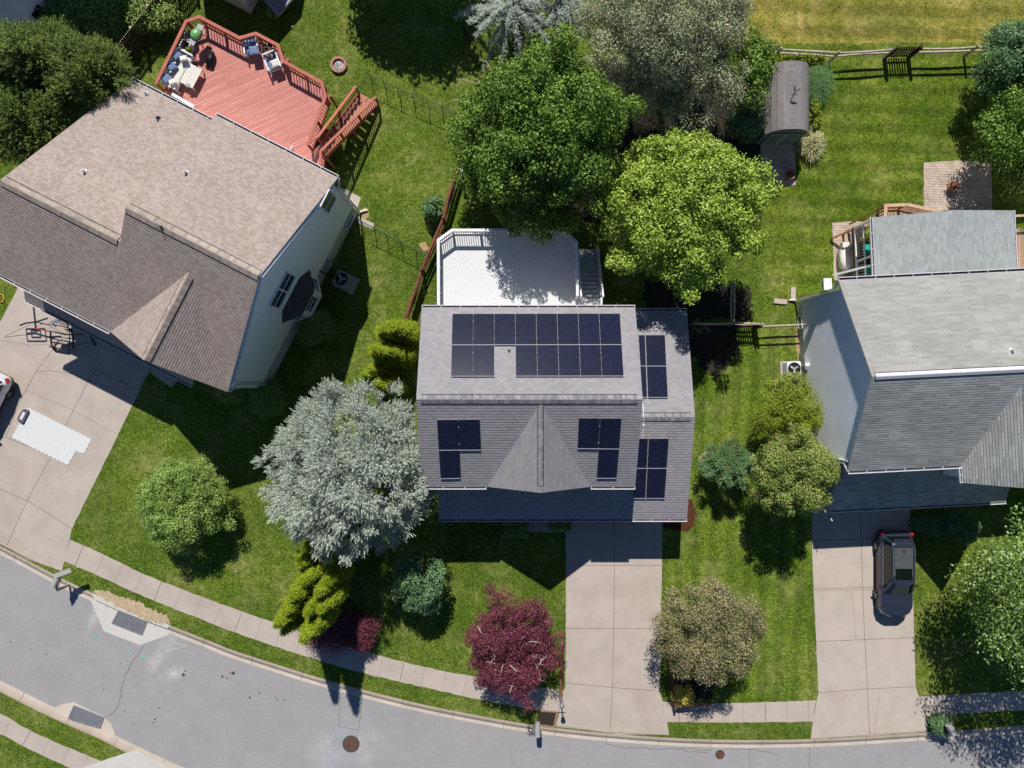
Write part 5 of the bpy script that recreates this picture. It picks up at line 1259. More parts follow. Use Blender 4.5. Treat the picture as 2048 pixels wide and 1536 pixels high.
# ---------------------------------------------------------------- sheds
def shed(label, cx0, cx1, y0, y1, zwall, ztop, mats, px=True, door=True):
    t = thing('shed', label, 'shed', ((cx0 + cx1) / 2, (y0 + y1) / 2, 0)); mb = MB(); hw = (cx1 - cx0) / 2; cx = (cx0 + cx1) / 2; n = 10; prof = []
    for i in range(n + 1):
        s = -1 + 2 * i / n; prof.append((cx + hw * s, zwall + (ztop - zwall) * (1 - abs(s) ** 2.6) ** .8))
    for a, b in zip(prof, prof[1:]): mb.slab([(a[0], y0, a[1]), (b[0], y0, b[1]), (b[0], y1, b[1]), (a[0], y1, a[1])], .05, 0, 1)
    mb.build('roof', [M[mats[0]], M['steel']], t)
    mb = MB(); f = [(cx0 + .1, zwall)] + [(cx + (x - cx) * .95, z - .06) for x, z in prof[1:-1]] + [(cx1 - .1, zwall)]
    pts = [(cx0 + .1, 0)] + f + [(cx1 - .1, 0)]
    A = [Vector((x, y0 + .08, z)) for x, z in pts]; B = [Vector((x, y1 - .08, z)) for x, z in pts]; mb.poly(A[::-1]); mb.poly(B)
    for i in range(len(A)): j = (i + 1) % len(A); mb.poly([A[i], A[j], B[j], B[i]])
    mb.build('wall', M[mats[1]], t)
    if door:
        for s in (-1, 1):
            mb = MB(); mb.box((cx + s * .42, y0 + .05, .95), (.78, .05, 1.85)); d_ = mb.build('door', M[mats[1]], t)
            mb = MB()
            for q in (-.39, .39): mb.box((cx + s * .42 + q, y0 + .02, .95), (.06, .03, 1.85))
            mb.box((cx + s * .42, y0 + .02, 1.84), (.8, .03, .07)); mb.box((cx + s * .42, y0 + .02, .06), (.8, .03, .07)); mb.build('trim', M['greyplastic'], d_)
        mb = MB(); mb.box((cx + 1.15, y0 + .06, 1.55), (.4, .04, .4)); mb.build('window', M['glass'], t)
    return t
sA = W(1530, 262, 1.9); sB = W(1619, 262, 1.9); sC = W(1575, 122, 2.7)
shed('grey barrel roofed garden shed with green end wall and double doors', sA.x, sB.x, W(0, 262, 2.4).y, sC.y + .0, 1.85, 2.75, ('roofshed', 'shedgreen'))
sA = W(1352, 255, 1.6); sB = W(1412, 255, 1.6)
shed('small dark blue grey shed half hidden under the grey green trees', sA.x, sB.x, W(0, 258, 1.9).y, W(0, 190, 2).y, 1.5, 2.0, ('blackmetal', 'shedgreen'), door=False)
t = thing('weathervane', 'thin black iron weathervane standing on the shed roof', 'weathervane', W(1580, 190, 2.75))
p = W(1582, 200, 2.78); mb = MB(); mb.tube([p, p + Vector((.05, .3, .55))], .022, 6); mb.beam(p + Vector((-.1, .15, .3)), p + Vector((.2, .2, .3)), .03, .03); mb.beam(p + Vector((.03, .28, .5)), p + Vector((.28, .36, .56)), .05, .03); mb.beam(p + Vector((.0, .3, .5)), p + Vector((-.02, .5, .58)), .06, .03); mb.build('arrow', M['black'], t)
# ================================================================ FENCES
def split_rail(name, label, posts_px, zt, mat, rails=(1.15, .75), thick=.07, post_w=.13, skip=(), bow=.03, seed=1, wire=None, pz=None):
    rnd = random.Random(seed); P = [W(x, y, 0) if pz is None else W(x, y, zt) for x, y in posts_px]
    for p in P: p.z = 0
    t = thing(name, label, 'fence', P[0])
    for p in P:
        mb = MB(); mb.box((p.x, p.y, zt / 2 + .04), (post_w, post_w, zt + .08), rnd.uniform(0, .4)); mb.box((p.x, p.y, zt + .11), (post_w * .7, post_w * .7, .05), .3); mb.build('post', mat, t)
    for i in range(len(P) - 1):
        if i in skip: continue
        a, b = P[i], P[i + 1]
        for z in rails:
            o = Vector((rnd.uniform(-.05, .05), rnd.uniform(-.05, .05), 0)); m = a.lerp(b, .5) + o
            mb = MB(); mb.tube([a + Vector((0, 0, z)), m + Vector((0, 0, z + rnd.uniform(-bow, bow))), b + Vector((0, 0, z + rnd.uniform(-.03, .03)))], [thick * .7, thick, thick * .75], 6); mb.build('rail', mat, t)
    return t
# back fence with gate
split_rail('rail_fence', 'weathered split rail fence at the foot of the dry field, left of the gate', [(1527, 112), (1546, 117), (1658, 124), (1766, 117)], 1.25, M['splitrail'], (1.15, .72), .075, seed=2)
split_rail('rail_fence', 'weathered split rail fence between the wooden gate and the corner tree', [(1818, 116), (1927, 113), (2048, 112), (2180, 108)], 1.25, M['splitrail'], (1.15, .72), .075, seed=3)
def gate(label, a, b, h, mat, n=11, post=.16):
    a, b = Vector(a), Vector(b); t = thing('gate', label, 'gate', a); ang = math.atan2((b - a).y, (b - a).x)
    for p in (a, b): mb = MB(); mb.box((p.x, p.y, h / 2 + .08), (post, post, h + .16), ang); mb.build('post', mat, t)
    for z in (.3, h - .2): mb = MB(); mb.beam(a + Vector((0, 0, z)), b + Vector((0, 0, z)), .05, .09); mb.build('rail', mat, t)
    nn = Vector((-(b - a).y, (b - a).x, 0)).normalized() * .045
    for k in range(n):
        u = (k + .8) / (n + .6); p = a.lerp(b, u) + nn; mb = MB(); hh = h * (1 - .10 * (1 - math.cos((u - .5) * 3.0))); mb.box((p.x, p.y, hh / 2 + .08), (.085, .02, hh), ang); mb.build('picket', mat, t)
    return t
gate('dark wooden picket gate in the split rail fence at the dry field', W(1768, 117), W(1816, 116), 1.3, M['picket'], 9)
# fence between the yards (brown, three rails with wire)
split_rail('rail_fence', 'brown three rail boundary fence running past the white deck', [(921, 338), (890, 445), (848, 545), (812, 655)], 1.2, M['brownrail'], (1.16, .78, .38), .085, .14, seed=4)
split_rail('rail_fence', 'short brown rail fence from the golden evergreens to the grey house', [(818, 652), (870, 655)], 1.2, M['brownrail'], (1.1, .6), .07, seed=5)
split_rail('rail_fence', 'rail fence between the grey house and the white sided house', [(1380, 650), (1456, 650), (1510, 652)], 1.2, M['splitrail'], (1.15, .7), .06, seed=6)
split_rail('rail_fence', 'pale rail fence ending at the white side wall of the right house', [(1512, 656), (1598, 652)], 1.2, M['splitrail'], (1.15, .7), .06, seed=16)
split_rail('rail_fence', 'rail fence in the shade running back from the fence behind the garage wing', [(1456, 648), (1456, 572)], 1.2, M['splitrail'], (1.15, .7), .06, seed=7)
gate('shaded dark picket gate beside the garage wing', W(1466, 656), W(1506, 655), 1.2, M['picket'], 8, .12)
split_rail('rail_fence', 'low reddish split rail fence along the drive by the burgundy tree', [(1124, 1262), (1120, 1385)], .75, M['brownrail'], (.7, .35), .075, seed=8)
split_rail('rail_fence', 'low brown split rail corner fence round the small yellow shrub', [(1333, 1300), (1345, 1402), (1412, 1398)], .8, M['brownrail'], (.74, .4), .055, seed=9)
# green wire fences
def wire_fence(label, pts, h=1.1, step=.95):
    P = [W(x, y, 0) for x, y in pts]; t = thing('wire_fence', label, 'fence', P[0])
    for a, b in zip(P, P[1:]):
        L = (b - a).length; n = max(1, round(L / step))
        for k in range(n + 1):
            p = a.lerp(b, k / n); mb = MB(); mb.tube([p, p + Vector((0, 0, h + .05))], .022, 5); mb.build('post', M['greenwire'], t)
        mb = MB(); mb.tube([a + Vector((0, 0, h)), b + Vector((0, 0, h))], .018, 5); mb.tube([a + Vector((0, 0, .12)), b + Vector((0, 0, .12))], .01, 4)
        m = int(L / .16)
        for k in range(m):
            p = a.lerp(b, k / m); mb.tube([p + Vector((0, 0, .1)), p + Vector((0, 0, h))], .0035, 3)
        for z in (.3, .5, .7, .9): mb.tube([a + Vector((0, 0, z)), b + Vector((0, 0, z))], .0035, 3)
        mb.build('mesh_panel', M['greenwire'], t)
    return t
wire_fence('green wire fence crossing the lawn from the red deck stairs to the big green tree', [(722, 196), (744, 163), (800, 190), (915, 238)])
wire_fence('green wire fence from the beige side wall to the brown boundary fence', [(726, 448), (775, 474), (861, 518)])
# curved black wire enclosure round the weeping tree
P = [(927, 45), (930, 70), (940, 88), (955, 102), (985, 112)]; t = thing('wire_fence', 'curved black wire enclosure below the silver blue weeping tree', 'fence', W(930, 60)); prev = None
for x, y in P:
    p = W(x, y); mb = MB(); mb.tube([p, p + Vector((0, 0, 1.1))], .025, 5); mb.build('post', M['black'], t)
    if prev is not None:
        mb = MB(); 
        for z in (.3, .7, 1.08): mb.tube([prev + Vector((0, 0, z)), p + Vector((0, 0, z))], .014, 4)
        for k in range(6): q = prev.lerp(p, k / 6); mb.tube([q, q + Vector((0, 0, 1.08))], .010, 4)
        mb.build('mesh_panel', M['black'], t)
    prev = p
# tall picket fence top left
a, b = W(262, 128), W(392, -40); t = thing('picket_fence', 'tall dark picket fence with pale tops at the corner of the left yard', 'fence', a)
d = (b - a).normalized(); L = (b - a).length; nn = Vector((-d.y, d.x, 0)); ang = math.atan2(d.y, d.x)
for z in (.35, .95, 1.5): mb = MB(); mb.beam(a + Vector((0, 0, z)), b + Vector((0, 0, z)), .05, .09); mb.build('rail', M['picket'], t)
n = int(L / .165)
for k in range(n):
    p = a + d * (k + .5) * L / n + nn * .05; mb = MB(); mb.box((p.x, p.y, .86), (.10, .025, 1.66), ang, 0); mb.box((p.x, p.y, 1.715), (.09, .03, .05), ang, 1); mb.build('picket', [M['picket'], M['picketcap']], t)
for k in range(0, 5): p = a + d * L * k / 4; mb = MB(); mb.box((p.x, p.y, .92), (.12, .12, 1.84), ang); mb.box((p.x, p.y, 1.86), (.13, .13, .05), ang, 1); mb.build('post', [M['picket'], M['picketcap']], t)
# small boards and plank ends by right house
t = thing('splash_block', 'pale concrete splash block upright on the grass by the white wall corner', 'splash block', W(1585, 585)); mb = MB(); c = W(1585, 588); mb.box(c + Vector((0, 0, .06)), (.27, .75, .12)); mb.build('trough', M['concrete2'], t)
t = thing('splash_block', 'pale splash block lying crossways at the downspout of the right house', 'splash block', W(1560, 603)); mb = MB(); c = W(1560, 603); mb.box(c + Vector((0, 0, .05)), (.75, .28, .1), -.1); mb.build('trough', M['concrete2'], t)

# ================================================================ VEHICLES
def outline(L, Wd, rf, rb, bulge, n=9, x0=0, y0=0, z=0.0, tw=1.0):
    """plan outline of a car layer: long axis y, front at -y"""
    pts = []; hx, hy = Wd / 2, L / 2
    def arc(cx, cy, r, a0, a1): return [(cx + r * math.cos(a0 + (a1 - a0) * i / n), cy + r * math.sin(a0 + (a1 - a0) * i / n)) for i in range(n + 1)]
    pts += arc(hx - rb, hy - rb, rb, 0, math.pi / 2) + arc(-hx + rb, hy - rb, rb, math.pi / 2, math.pi) + arc(-hx + rf, -hy + rf, rf, math.pi, 1.5 * math.pi) + arc(hx - rf, -hy + rf, rf, 1.5 * math.pi, 2 * math.pi)
    out = []
    for x, y in pts:
        s = 1 - (x / hx) ** 2
        if y < 0: y -= bulge * s * min(1, (-y / hy) ** 6)
        else: y += bulge * .45 * s * min(1, (y / hy) ** 6)
        if y < -hy * .5: x *= 1 - (1 - tw) * ((-y / hy) - .5) * 2
        out.append(Vector((x + x0, y + y0, z)))
    return out
def loft(mb, rows, mis, cap=True, capmi=0):
    n = len(rows[0])
    for r in range(len(rows) - 1):
        for i in range(n):
            j = (i + 1) % n; mi = mis[r](i, n) if callable(mis[r]) else mis[r]
            mb.poly([rows[r][i], rows[r][j], rows[r + 1][j], rows[r + 1][i]], mi)
    if cap: mb.poly(rows[-1], capmi)
def make_suv(label, paint, L=4.75, Wd=1.88, cat='car'):
    t = thing('parked_car', label, cat, (0, 0, 0))
    mb = MB(); rows = [outline(L - .25, Wd - .20, .35, .3, .10, z=.24), outline(L - .06, Wd - .06, .42, .32, .14, z=.38), outline(L, Wd, .46, .34, .15, z=.62), outline(L - .04, Wd - .04, .50, .36, .15, z=.86), outline(L - .16, Wd - .14, .55, .40, .15, z=.99)]
    loft(mb, rows, [1, 1, 0, 0], cap=False)
    top = rows[-1]; mb.poly(top, 0)
    # crowned bonnet
    body_ = mb.build('body', [paint, M['blackmetal']], t, local=True)
    mb = MB(); hb = []
    for i in range(9):
        row = []
        for j in range(9):
            x = (-1 + 2 * j / 8); y = -L / 2 - .02 + (1.25) * i / 8; ww = (Wd / 2 - .10) * (1 - .16 * (1 - i / 8) ** 2); yy = y + .32 * (abs(x) ** 2.4) * (1 - i / 8)
            row.append((x * ww, yy, 1.0 + .09 * (1 - abs(x) ** 2.2) * (.3 + .7 * min(1, i / 4)) + .04 * i / 8))
        hb.append(row)
    vs = [p for r in hb for p in r]; mb.faces(vs, [(i * 9 + j, i * 9 + j + 1, i * 9 + j + 10, i * 9 + j + 9) for i in range(8) for j in range(8)]); mb.build('bonnet', paint, t, smooth=True, local=True)
    # greenhouse
    y1, y2 = L / 2 - .22, -L / 2 + 1.12
    def gh(yb, yf, w, z, r=.22):
        o = outline(yb - yf, w, r * 1.5, r, .10, y0=(yb + yf) / 2, z=z); return o
    rows = [gh(y1, y2, Wd - .16, .99, .25), gh(y1 - .06, y2 + .10, Wd - .22, 1.06, .25), gh(y1 - .30, y2 + .80, Wd - .50, 1.58, .24), gh(y1 - .38, y2 + .92, Wd - .60, 1.65, .24)]
    mb = MB(); loft(mb, rows, [0, 1, 0], cap=True, capmi=0); mb.build('cabin', [paint, M['carglass']], t, local=True)
    a, b = rows[1], rows[2]; n = len(a)
    mb = MB()
    for i in (9, 10, 29 - 4 + 2, 33): pass
    def near(x, y, rw): return min(range(n), key=lambda i: (rw[i].x - x) ** 2 + (rw[i].y - y) ** 2)
    for x, y in ((1, 1), (-1, 1), (1, -1), (-1, -1)):
        p = a[near(x * 1.0, y1 if y > 0 else y2 + .15, a)]; q = b[near(x * .8, y1 if y > 0 else y2 + .8, b)]; mb.beam(p * 1.004, q * 1.004, .10, .06)
    for x in (1, -1):
        for yy in (.95, .05): mb.beam((x * (Wd / 2 - .10), yy, 1.06), (x * (Wd / 2 - .245), yy - .02, 1.58), .07, .05)
    mb.build('pillar', paint, t, local=True)
    mb = MB()
    for x in (1, -1): mb.beam((x * (Wd / 2 - .095), y1 - .35, 1.07), (x * (Wd / 2 - .095), y2 + .55, 1.07), .03, .03)
    mb.build('chrome_trim', M['chrome'], t, local=True)
    for x in (1, -1):
        mb = MB(); xx = x * (Wd / 2 - .34); mb.tube([(xx, y1 - .55, 1.66), (xx, y1 - .65, 1.71), (xx, y2 + 1.35, 1.71), (xx, y2 + 1.25, 1.66)], .025, 6); mb.build('roof_rail', M['chrome'], t, local=True)
        mb = MB(); mb.ball((x * (Wd / 2 + .08), y2 + .55, 1.08), (.13, .07, .09), 10); mb.beam((x * (Wd / 2 - .10), y2 + .55, 1.04), (x * (Wd / 2 + .02), y2 + .55, 1.06), .05, .05); mb.build('wing_mirror', M['blackmetal'], t, smooth=True, local=True)
        mb = MB(); mb.box((x * (Wd / 2 - .14), L / 2 - .12, .90), (.24, .13, .20), -x * .6); mb.build('tail_light', M['red'], t, local=True)
        mb = MB(); mb.ball((x * (Wd / 2 - .28), -L / 2 + .22, .80), (.20, .20, .09), 10); mb.build('headlight', M['chrome'], t, smooth=True, local=True)
    mb = MB(); mb.box((0, y2 + 1.38, 1.658), (.92, .62, .018)); mb.build('sunroof', M['carglass'], t, local=True)
    mb = MB(); mb.box((0, y1 - 1.35, 1.652), (1.02, 1.55, .012)); mb.build('roof_brightener', plain('matt_roof_brightener', (.075, .077, .082), .45, 0, .4, .05), t, local=True)  # paler inset added on top to brighten the dark car's roof
    mb = MB(); mb.box((0, y1 - .22, 1.57), (1.05, .26, .05)); mb.build('spoiler', paint, t, local=True)
    mb = MB(); mb.beam((-.55, y2 + .06, 1.10), (.10, y2 + .20, 1.12), .03, .02); mb.beam((.1, y2 + .05, 1.10), (.62, y2 + .18, 1.12), .03, .02); mb.build('wiper', M['blackmetal'], t, local=True)
    mb = MB(); mb.box((.0, y1 - .75, 1.69), (.05, .14, .07)); mb.build('aerial', M['black'], t, local=True)
    for x in (1, -1):
        for y in (1.42, -1.38):
            mb = MB(); R = Matrix.Rotation(math.pi / 2 * x, 3, 'Y'); mb.lathe((x * (Wd / 2 - .10), y, .35), [(.2, -.11), (.34, -.10), (.352, -.05), (.352, .06), (.33, .10), (.24, .105)], 24, R=R); w = mb.build('wheel', M['tyre'], t, local=True)
            mb = MB(); mb.lathe((x * (Wd / 2 - .10), y, .35), [(.24, .10), (.22, .07), (.05, .085), (.001, .09)], 20, R=R)
            for k in range(5):
                a_ = k * 1.2566; mb.beam((x * (Wd / 2 + .0), y, .35), (x * (Wd / 2 + .0), y + .22 * math.cos(a_), .35 + .22 * math.sin(a_)), .03, .05)
            mb.build('rim', M['steel'], w, local=True)
    return t
c1 = make_suv('dark grey parked car with a sunroof and roof rails on the right hand drive', M['carblack'])
c1.location = (W(1793, 1146, .9).x, W(1793, 1146, .9).y, .012); c1.rotation_euler = (0, 0, 0)
c2 = make_suv('white parked car cut off by the left edge of the drive', M['carwhite'])
c2.location = (-30.34, -1.45, .012); c2.rotation_euler = (0, 0, -math.radians(27.2))

# ================================================================ DECK FURNITURE
def place(o, px, py, z, rot):
    p = W(px, py, z); o.location = p; ORG[o] = p; o.rotation_euler = (0, 0, rot)
def cushion(mb, c, s, rot=0, tilt=None, k=3.2):
    R = Matrix.Rotation(rot, 3, 'Z')
    if tilt: R = R @ Matrix.Rotation(tilt[0], 3, 'X') @ Matrix.Rotation(tilt[1], 3, 'Y')
    n = 10; b0 = len(mb.v); c = Vector(c); rows = []
    for sz in (1, -1):
        vs = []
        for i in range(n + 1):
            for j in range(n + 1):
                x, y = -1 + 2 * i / n, -1 + 2 * j / n; h = (1 - abs(x) ** k) * (1 - abs(y) ** k); pin = 1 - .06 * (1 - abs(x)) * 0 
                edge = 1 - .07 * (1 - x * x) * (abs(y) ** 3); edge2 = 1 - .07 * (1 - y * y) * (abs(x) ** 3)
                vs.append(c + R @ Vector((x * s[0] / 2 * edge2, y * s[1] / 2 * edge, sz * (s[2] / 2) * (.12 + .88 * h ** .6))))
        fs = [(i * (n + 1) + j, (i + 1) * (n + 1) + j, (i + 1) * (n + 1) + j + 1, i * (n + 1) + j + 1) for i in range(n) for j in range(n)]
        if sz < 0: fs = [f[::-1] for f in fs]
        mb.faces(vs, fs)
    # rim
    def ring(): return [(0, j) for j in range(n)] + [(i, n) for i in range(n)] + [(n, j) for j in range(n, 0, -1)] + [(i, 0) for i in range(n, 0, -1)]
    r = ring(); m = len(r); top = b0; bot = b0 + (n + 1) ** 2
    for a in range(m):
        i, j = r[a]; i2, j2 = r[(a + 1) % m]; mb.f.append((top + i * (n + 1) + j, top + i2 * (n + 1) + j2, bot + i2 * (n + 1) + j2, bot + i * (n + 1) + j)); mb.m.append(0)
zdk = zd + .002
def sofa(label, Lx, px, py, rot, colr, name='sofa', cat='sofa'):
    t = thing(name, label, cat, (0, 0, 0)); hx = Lx / 2
    mb = MB(); mb.beam((-hx, .36, .30), (hx, .36, .30), .05, .08); mb.beam((-hx, -.36, .30), (hx, -.36, .30), .05, .08); mb.box((0, 0, .30), (Lx, .66, .04)); mb.build('frame', M['white'], t, local=True)
    mb = MB(); mb.beam((-hx, .40, .80), (hx, .40, .80), .06, .05); n = int(Lx / .14)
    for k in range(n + 1): mb.beam((-hx + Lx * k / n, .38, .34), (-hx + Lx * k / n, .41, .79), .05, .02)
    mb.build('backrest', M['white'], t, local=True)
    for s in (-1, 1):
        mb = MB(); mb.beam((s * (hx + .02), -.42, .60), (s * (hx + .02), .42, .62), .08, .035); mb.build('armrest', M['white'], t, local=True)
        for y in (-.38, .38): mb = MB(); mb.beam((s * (hx + .02), y, 0), (s * (hx + .02), y, .59), .06, .06); mb.build('leg', M['white'], t, local=True)
    mb = MB(); cushion(mb, (0, -.02, .40), (Lx - .04, .80, .20), k=8); mb.build('seat_cushion', M[colr], t, smooth=True, local=True)
    place(t, px, py, zdk, rot); return t
rs = math.atan2(-1, 0) ; rotS = math.radians(62.5)   # back faces the outer rail
s_ = sofa('long cream cushioned patio sofa against the left railing of the red deck', 2.0, 364, 147, rotS, 'cushw')
def pillow(label, px, py, z, rot, tilt, col, s=(.46, .46, .16)):
    t = thing('pillow', label, 'pillow', W(px, py, z)); mb = MB(); cushion(mb, W(px, py, z), s, rot, tilt, 5); mb.build('cover', M[col], t, smooth=True); return t
for i, (x, y, r, tl, c, lab) in enumerate([(352, 109, .75, (.2, .3), 'cushb', 'blue pillow at the top end of the patio sofa'), (343, 132, .6, (.2, .35), 'cushb', 'blue pillow in the middle of the patio sofa'),
      (333, 157, .7, (.2, .3), 'cushb', 'blue pillow at the lower end of the patio sofa'), (367, 117, .35, (-.3, .2), 'cushw', 'cream pillow at the top end of the patio sofa'), (345, 164, .5, (-.3, .2), 'cushw', 'cream pillow at the lower end of the patio sofa')]):
    pillow(lab, x, y, zd + .70, r, tl, c, (.52, .52, .18) if c == 'cushb' else (.40, .34, .16))
for i, (x, y) in enumerate([(349, 124), (340, 142)]):
    t = thing('cat_figure', ['small dark and white cushion ornament between the upper blue pillows', 'small dark and white cushion ornament between the lower blue pillows'][i], 'ornament', W(x, y, zd + .75)); mb = MB(); mb.ball(W(x, y, zd + .62), (.12, .08, .12), 10); mb.build('body', M['blackmetal'], t, smooth=True); mb = MB(); mb.ball(W(x + 1, y + 2, zd + .72), (.07, .06, .05), 8); mb.build('face', M['white'], t, smooth=True)
t = thing('coffee_table', 'white slatted coffee table in front of the patio sofa', 'table', (0, 0, 0))
mb = MB(); 
for k in range(7): mb.box((-.33 + k * .11, 0, .42), (.104, 1.15, .03))
mb.box((0, .52, .395), (.72, .06, .02)); mb.box((0, -.52, .395), (.72, .06, .02)); mb.build('tabletop', M['cushw'], t, local=True)
for sx in (-1, 1):
    for sy in (-1, 1): mb = MB(); mb.beam((sx * .32, sy * .52, 0), (sx * .33, sy * .56, .385), .06, .06); mb.build('leg', M['white'], t, local=True)
place(t, 389, 158, zdk, math.radians(-27.5))
t = thing('napkin_holder', 'small grey square tray on the white coffee table', 'tray', W(375.5, 170, zd + .45)); p = W(375.5, 170, zd + .462); mb = MB(); mb.box(p, (.2, .2, .03), -.4); 
for k in range(3): mb.box(p + Vector((-.05 + .05 * k, 0, .018)), (.02, .15, .006), -.4)
mb.build('base', M['greyplastic'], t)
sofa('white armchair with one blue pillow in the railing corner of the red deck', .70, 508, 99, math.radians(10), 'cushb', 'armchair', 'armchair')
pillow('blue pillow on the white armchair in the railing corner', 508, 101, zd + .62, .15, (.1, 0), 'cushb', (.52, .50, .16))
sofa('white armchair with a white pillow beside the plant stand on the red deck', .66, 551, 132, math.radians(22), 'cushb', 'armchair', 'armchair')
pillow('white pillow on the armchair beside the plant stand', 550, 127, zd + .62, .4, (.1, 0), 'cushw', (.42, .44, .16))
# grill
t = thing('grill', 'green lidded barbecue grill with grey side shelves on the red deck', 'grill', (0, 0, 0))
mb = MB(); mb.lathe((0, 0, .78), [(.05, -.1), (.26, -.02), (.31, .08), (.30, .12)], 20, sx=1, sy=1.1); mb.build('bowl', M['blackmetal'], t, local=True, smooth=True)
mb = MB(); mb.ball((0, 0, .90), (.29, .32, .20), 18); mb.build('lid', M['grillgreen'], t, local=True, smooth=True)
for s in (-1, 1): mb = MB(); mb.box((.0, s * .46, .86), (.34, .26, .03)); mb.build('side_shelf', M['greyplastic'], t, local=True)
for sx in (-1, 1):
    for sy in (-1, 1): mb = MB(); mb.beam((sx * .2, sy * .2, .75), (sx * .3, sy * .3, 0), .03, .03); mb.build('leg', M['blackmetal'], t, local=True)
place(t, 406, 84.5, zdk, math.radians(-28))
t = thing('fire_bucket', 'round grey metal bucket beside the green grill', 'bucket', W(387, 87, zd)); p = W(387.5, 80, zd); mb = MB(); mb.lathe(p, [(.2, 0), (.26, .6), (.24, .6), (.2, .3), (.001, .3)], 18); mb.build('tub', M['steel'], t)
t = thing('charcoal_cover', 'black low covered smoker lying on the red deck below the grill', 'smoker', W(420, 120, zd)); p = W(421, 118, zd + .15); mb = MB(); R = Matrix.Rotation(-.2, 3, 'Z'); mb.ball(p, (.26, .46, .17), 14, R=R, m=6); mb.box(p + Vector((0, 0, .1)), (.34, .62, .12), -.2); mb.build('body', M['blackmetal'], t, smooth=True); mb = MB(); mb.box(W(418, 134, zd + .08), (.4, .1, .12), -.3); mb.build('base', M['black'], t)
t = thing('planter_box', 'white square planter box holding a bright green plant on the red deck', 'planter', W(378, 103, zd)); p = W(378, 99, zd); mb = MB()
for a_ in range(4):
    an = a_ * math.pi / 2 - .48; mb.box(p + Vector((math.cos(an) * .24, math.sin(an) * .24, .27)), (.04, .52, .54), an)
mb.build('box', M['white'], t); mb = MB(); mb.box(p + Vector((0, 0, .40)), (.44, .44, .05), -.48); mb.build('soil', M['darkmulch'], t)
shrub('bright green leafy plant growing in the white planter box', 'plant', 378, 99, .17, .3, M['L_arbor'], 260, .1, .05, 77, name='plant', z0=zd + .42)
t = thing('plant_stand', 'black wire plant stand with pots between the two white armchairs', 'plant stand', W(538, 105, zd)); mb = MB()
for i, (x, y) in enumerate([(531, 94), (541, 93), (546, 104), (535, 101)]):
    p = W(x, y, zd + .7); mb.lathe(p, [(.10, 0), (.13, .12), (.11, .12), (.09, .05), (.001, .05)], 12); q = W(x, y, zd + .7); mb.tube([Vector((q.x, q.y, zd)), Vector((q.x, q.y, zd + .7))], .012, 5)
    for k in range(3): mb.tube([p, Vector((p.x + math.cos(k * 2.1) * .2, p.y + math.sin(k * 2.1) * .2, zd))], .01, 4)
mb.build('stand', M['blackmetal'], t)
t = thing('door_mat', 'white rolled item on the red deck against the house eave', 'mat', W(365, 205, zd)); mb = MB(); mb.beam(W(344, 188, zd + .9), W(388, 213, zd + .9), .16, .05); mb.build('panel', M['white'], t)
t = thing('dog_figure', 'small white pet bowl stand on the red deck by the lower eave', 'ornament', W(583, 300, zd)); mb = MB(); mb.ball(W(583, 297, zd + .4), (.10, .10, .12), 8); mb.tube([W(583, 297, zd + .4), W(586, 291, zd + .5)], .03, 6); mb.tube([W(583, 297, zd), W(583, 297, zd + .4)], .05, 6); mb.build('body', M['white'], t, smooth=True)

# fire pits
t = thing('fire_pit', 'round fire pit ringed with pink stones on the lawn beside the red deck', 'fire pit', W(678, 131)); c = W(678, 131)
for k in range(13):
    a_ = k * 2 * math.pi / 13; mb = MB(); mb.box(c + Vector((math.cos(a_) * .40, math.sin(a_) * .40, .09)), (.15, .19, .18), a_); mb.build('stone', M['ringbrick'], t)
mb = MB(); mb.lathe(c + Vector((0, 0, .02)), [(.33, 0), (.33, .02), (.2, .05), (.001, .06)], 20); mb.build('ash_bed', M['ash'], t)
for i, (x, y) in enumerate([(1576, 351), (1900, 376)]):
    c = W(x, y); t = thing('fire_bowl', ['round copper fire bowl on the paving by the green shed', 'round copper fire bowl on the square brick patio'][i], 'fire pit', c)
    mb = MB(); mb.lathe(c + Vector((0, 0, .18)), [(.12, 0), (.25, .06), (.31, .20), (.28, .20), (.2, .1), (.001, .08)], 22); mb.build('bowl', M['copper'], t, smooth=True)
    mb = MB(); mb.lathe(c + Vector((0, 0, .285)), [(.235, 0), (.001, .03)], 16); mb.build('dead_leaves', M['leafpile'], t)
    for k in range(3): a_ = k * 2.1 + .3; mb = MB(); mb.beam(c + Vector((math.cos(a_) * .2, math.sin(a_) * .2, .25)), c + Vector((math.cos(a_) * .3, math.sin(a_) * .3, 0)), .03, .03); mb.build('leg', M['blackmetal'], t)
# air conditioners
def ac(label, px, py, rot, col, hgt=.75):
    t = thing('air_conditioner', label, 'air conditioner', (0, 0, 0)); mb = MB(); mb.box((.12, -.05, .05), (1.25, 1.0, .1)); mb.build('pad', M['concrete'], t, local=True)
    mb = MB(); mb.box((0, 0, .1 + hgt / 2), (.78, .78, hgt)); 
    for k in range(8): mb.box((0, 0, .2 + k * .07), (.80, .80, .015))
    mb.build('casing', M[col], t, local=True); mb = MB(); mb.lathe((0, 0, .105 + hgt), [(.36, 0), (.36, .03), (.33, .03), (.32, .0), (.001, 0.001)], 24); mb.build('fan_guard', M['blackmetal'] if col != 'alu2' else M['white'], t, local=True)
    mb = MB()
    for k in range(3): a_ = k * 2.094 + .4; R = Matrix.Rotation(a_, 3, 'Z') @ Matrix.Rotation(.3, 3, 'X'); mb.box(Matrix.Rotation(a_, 3, 'Z') @ Vector((.15, 0, .115 + hgt)) , (.2, .14, .01), M=R)
    mb.lathe((0, 0, .12 + hgt), [(.06, 0), (.06, .03), (.001, .03)], 12); mb.build('fan_blades', M['greyplastic'], t, local=True); place(t, px, py, 0, rot)
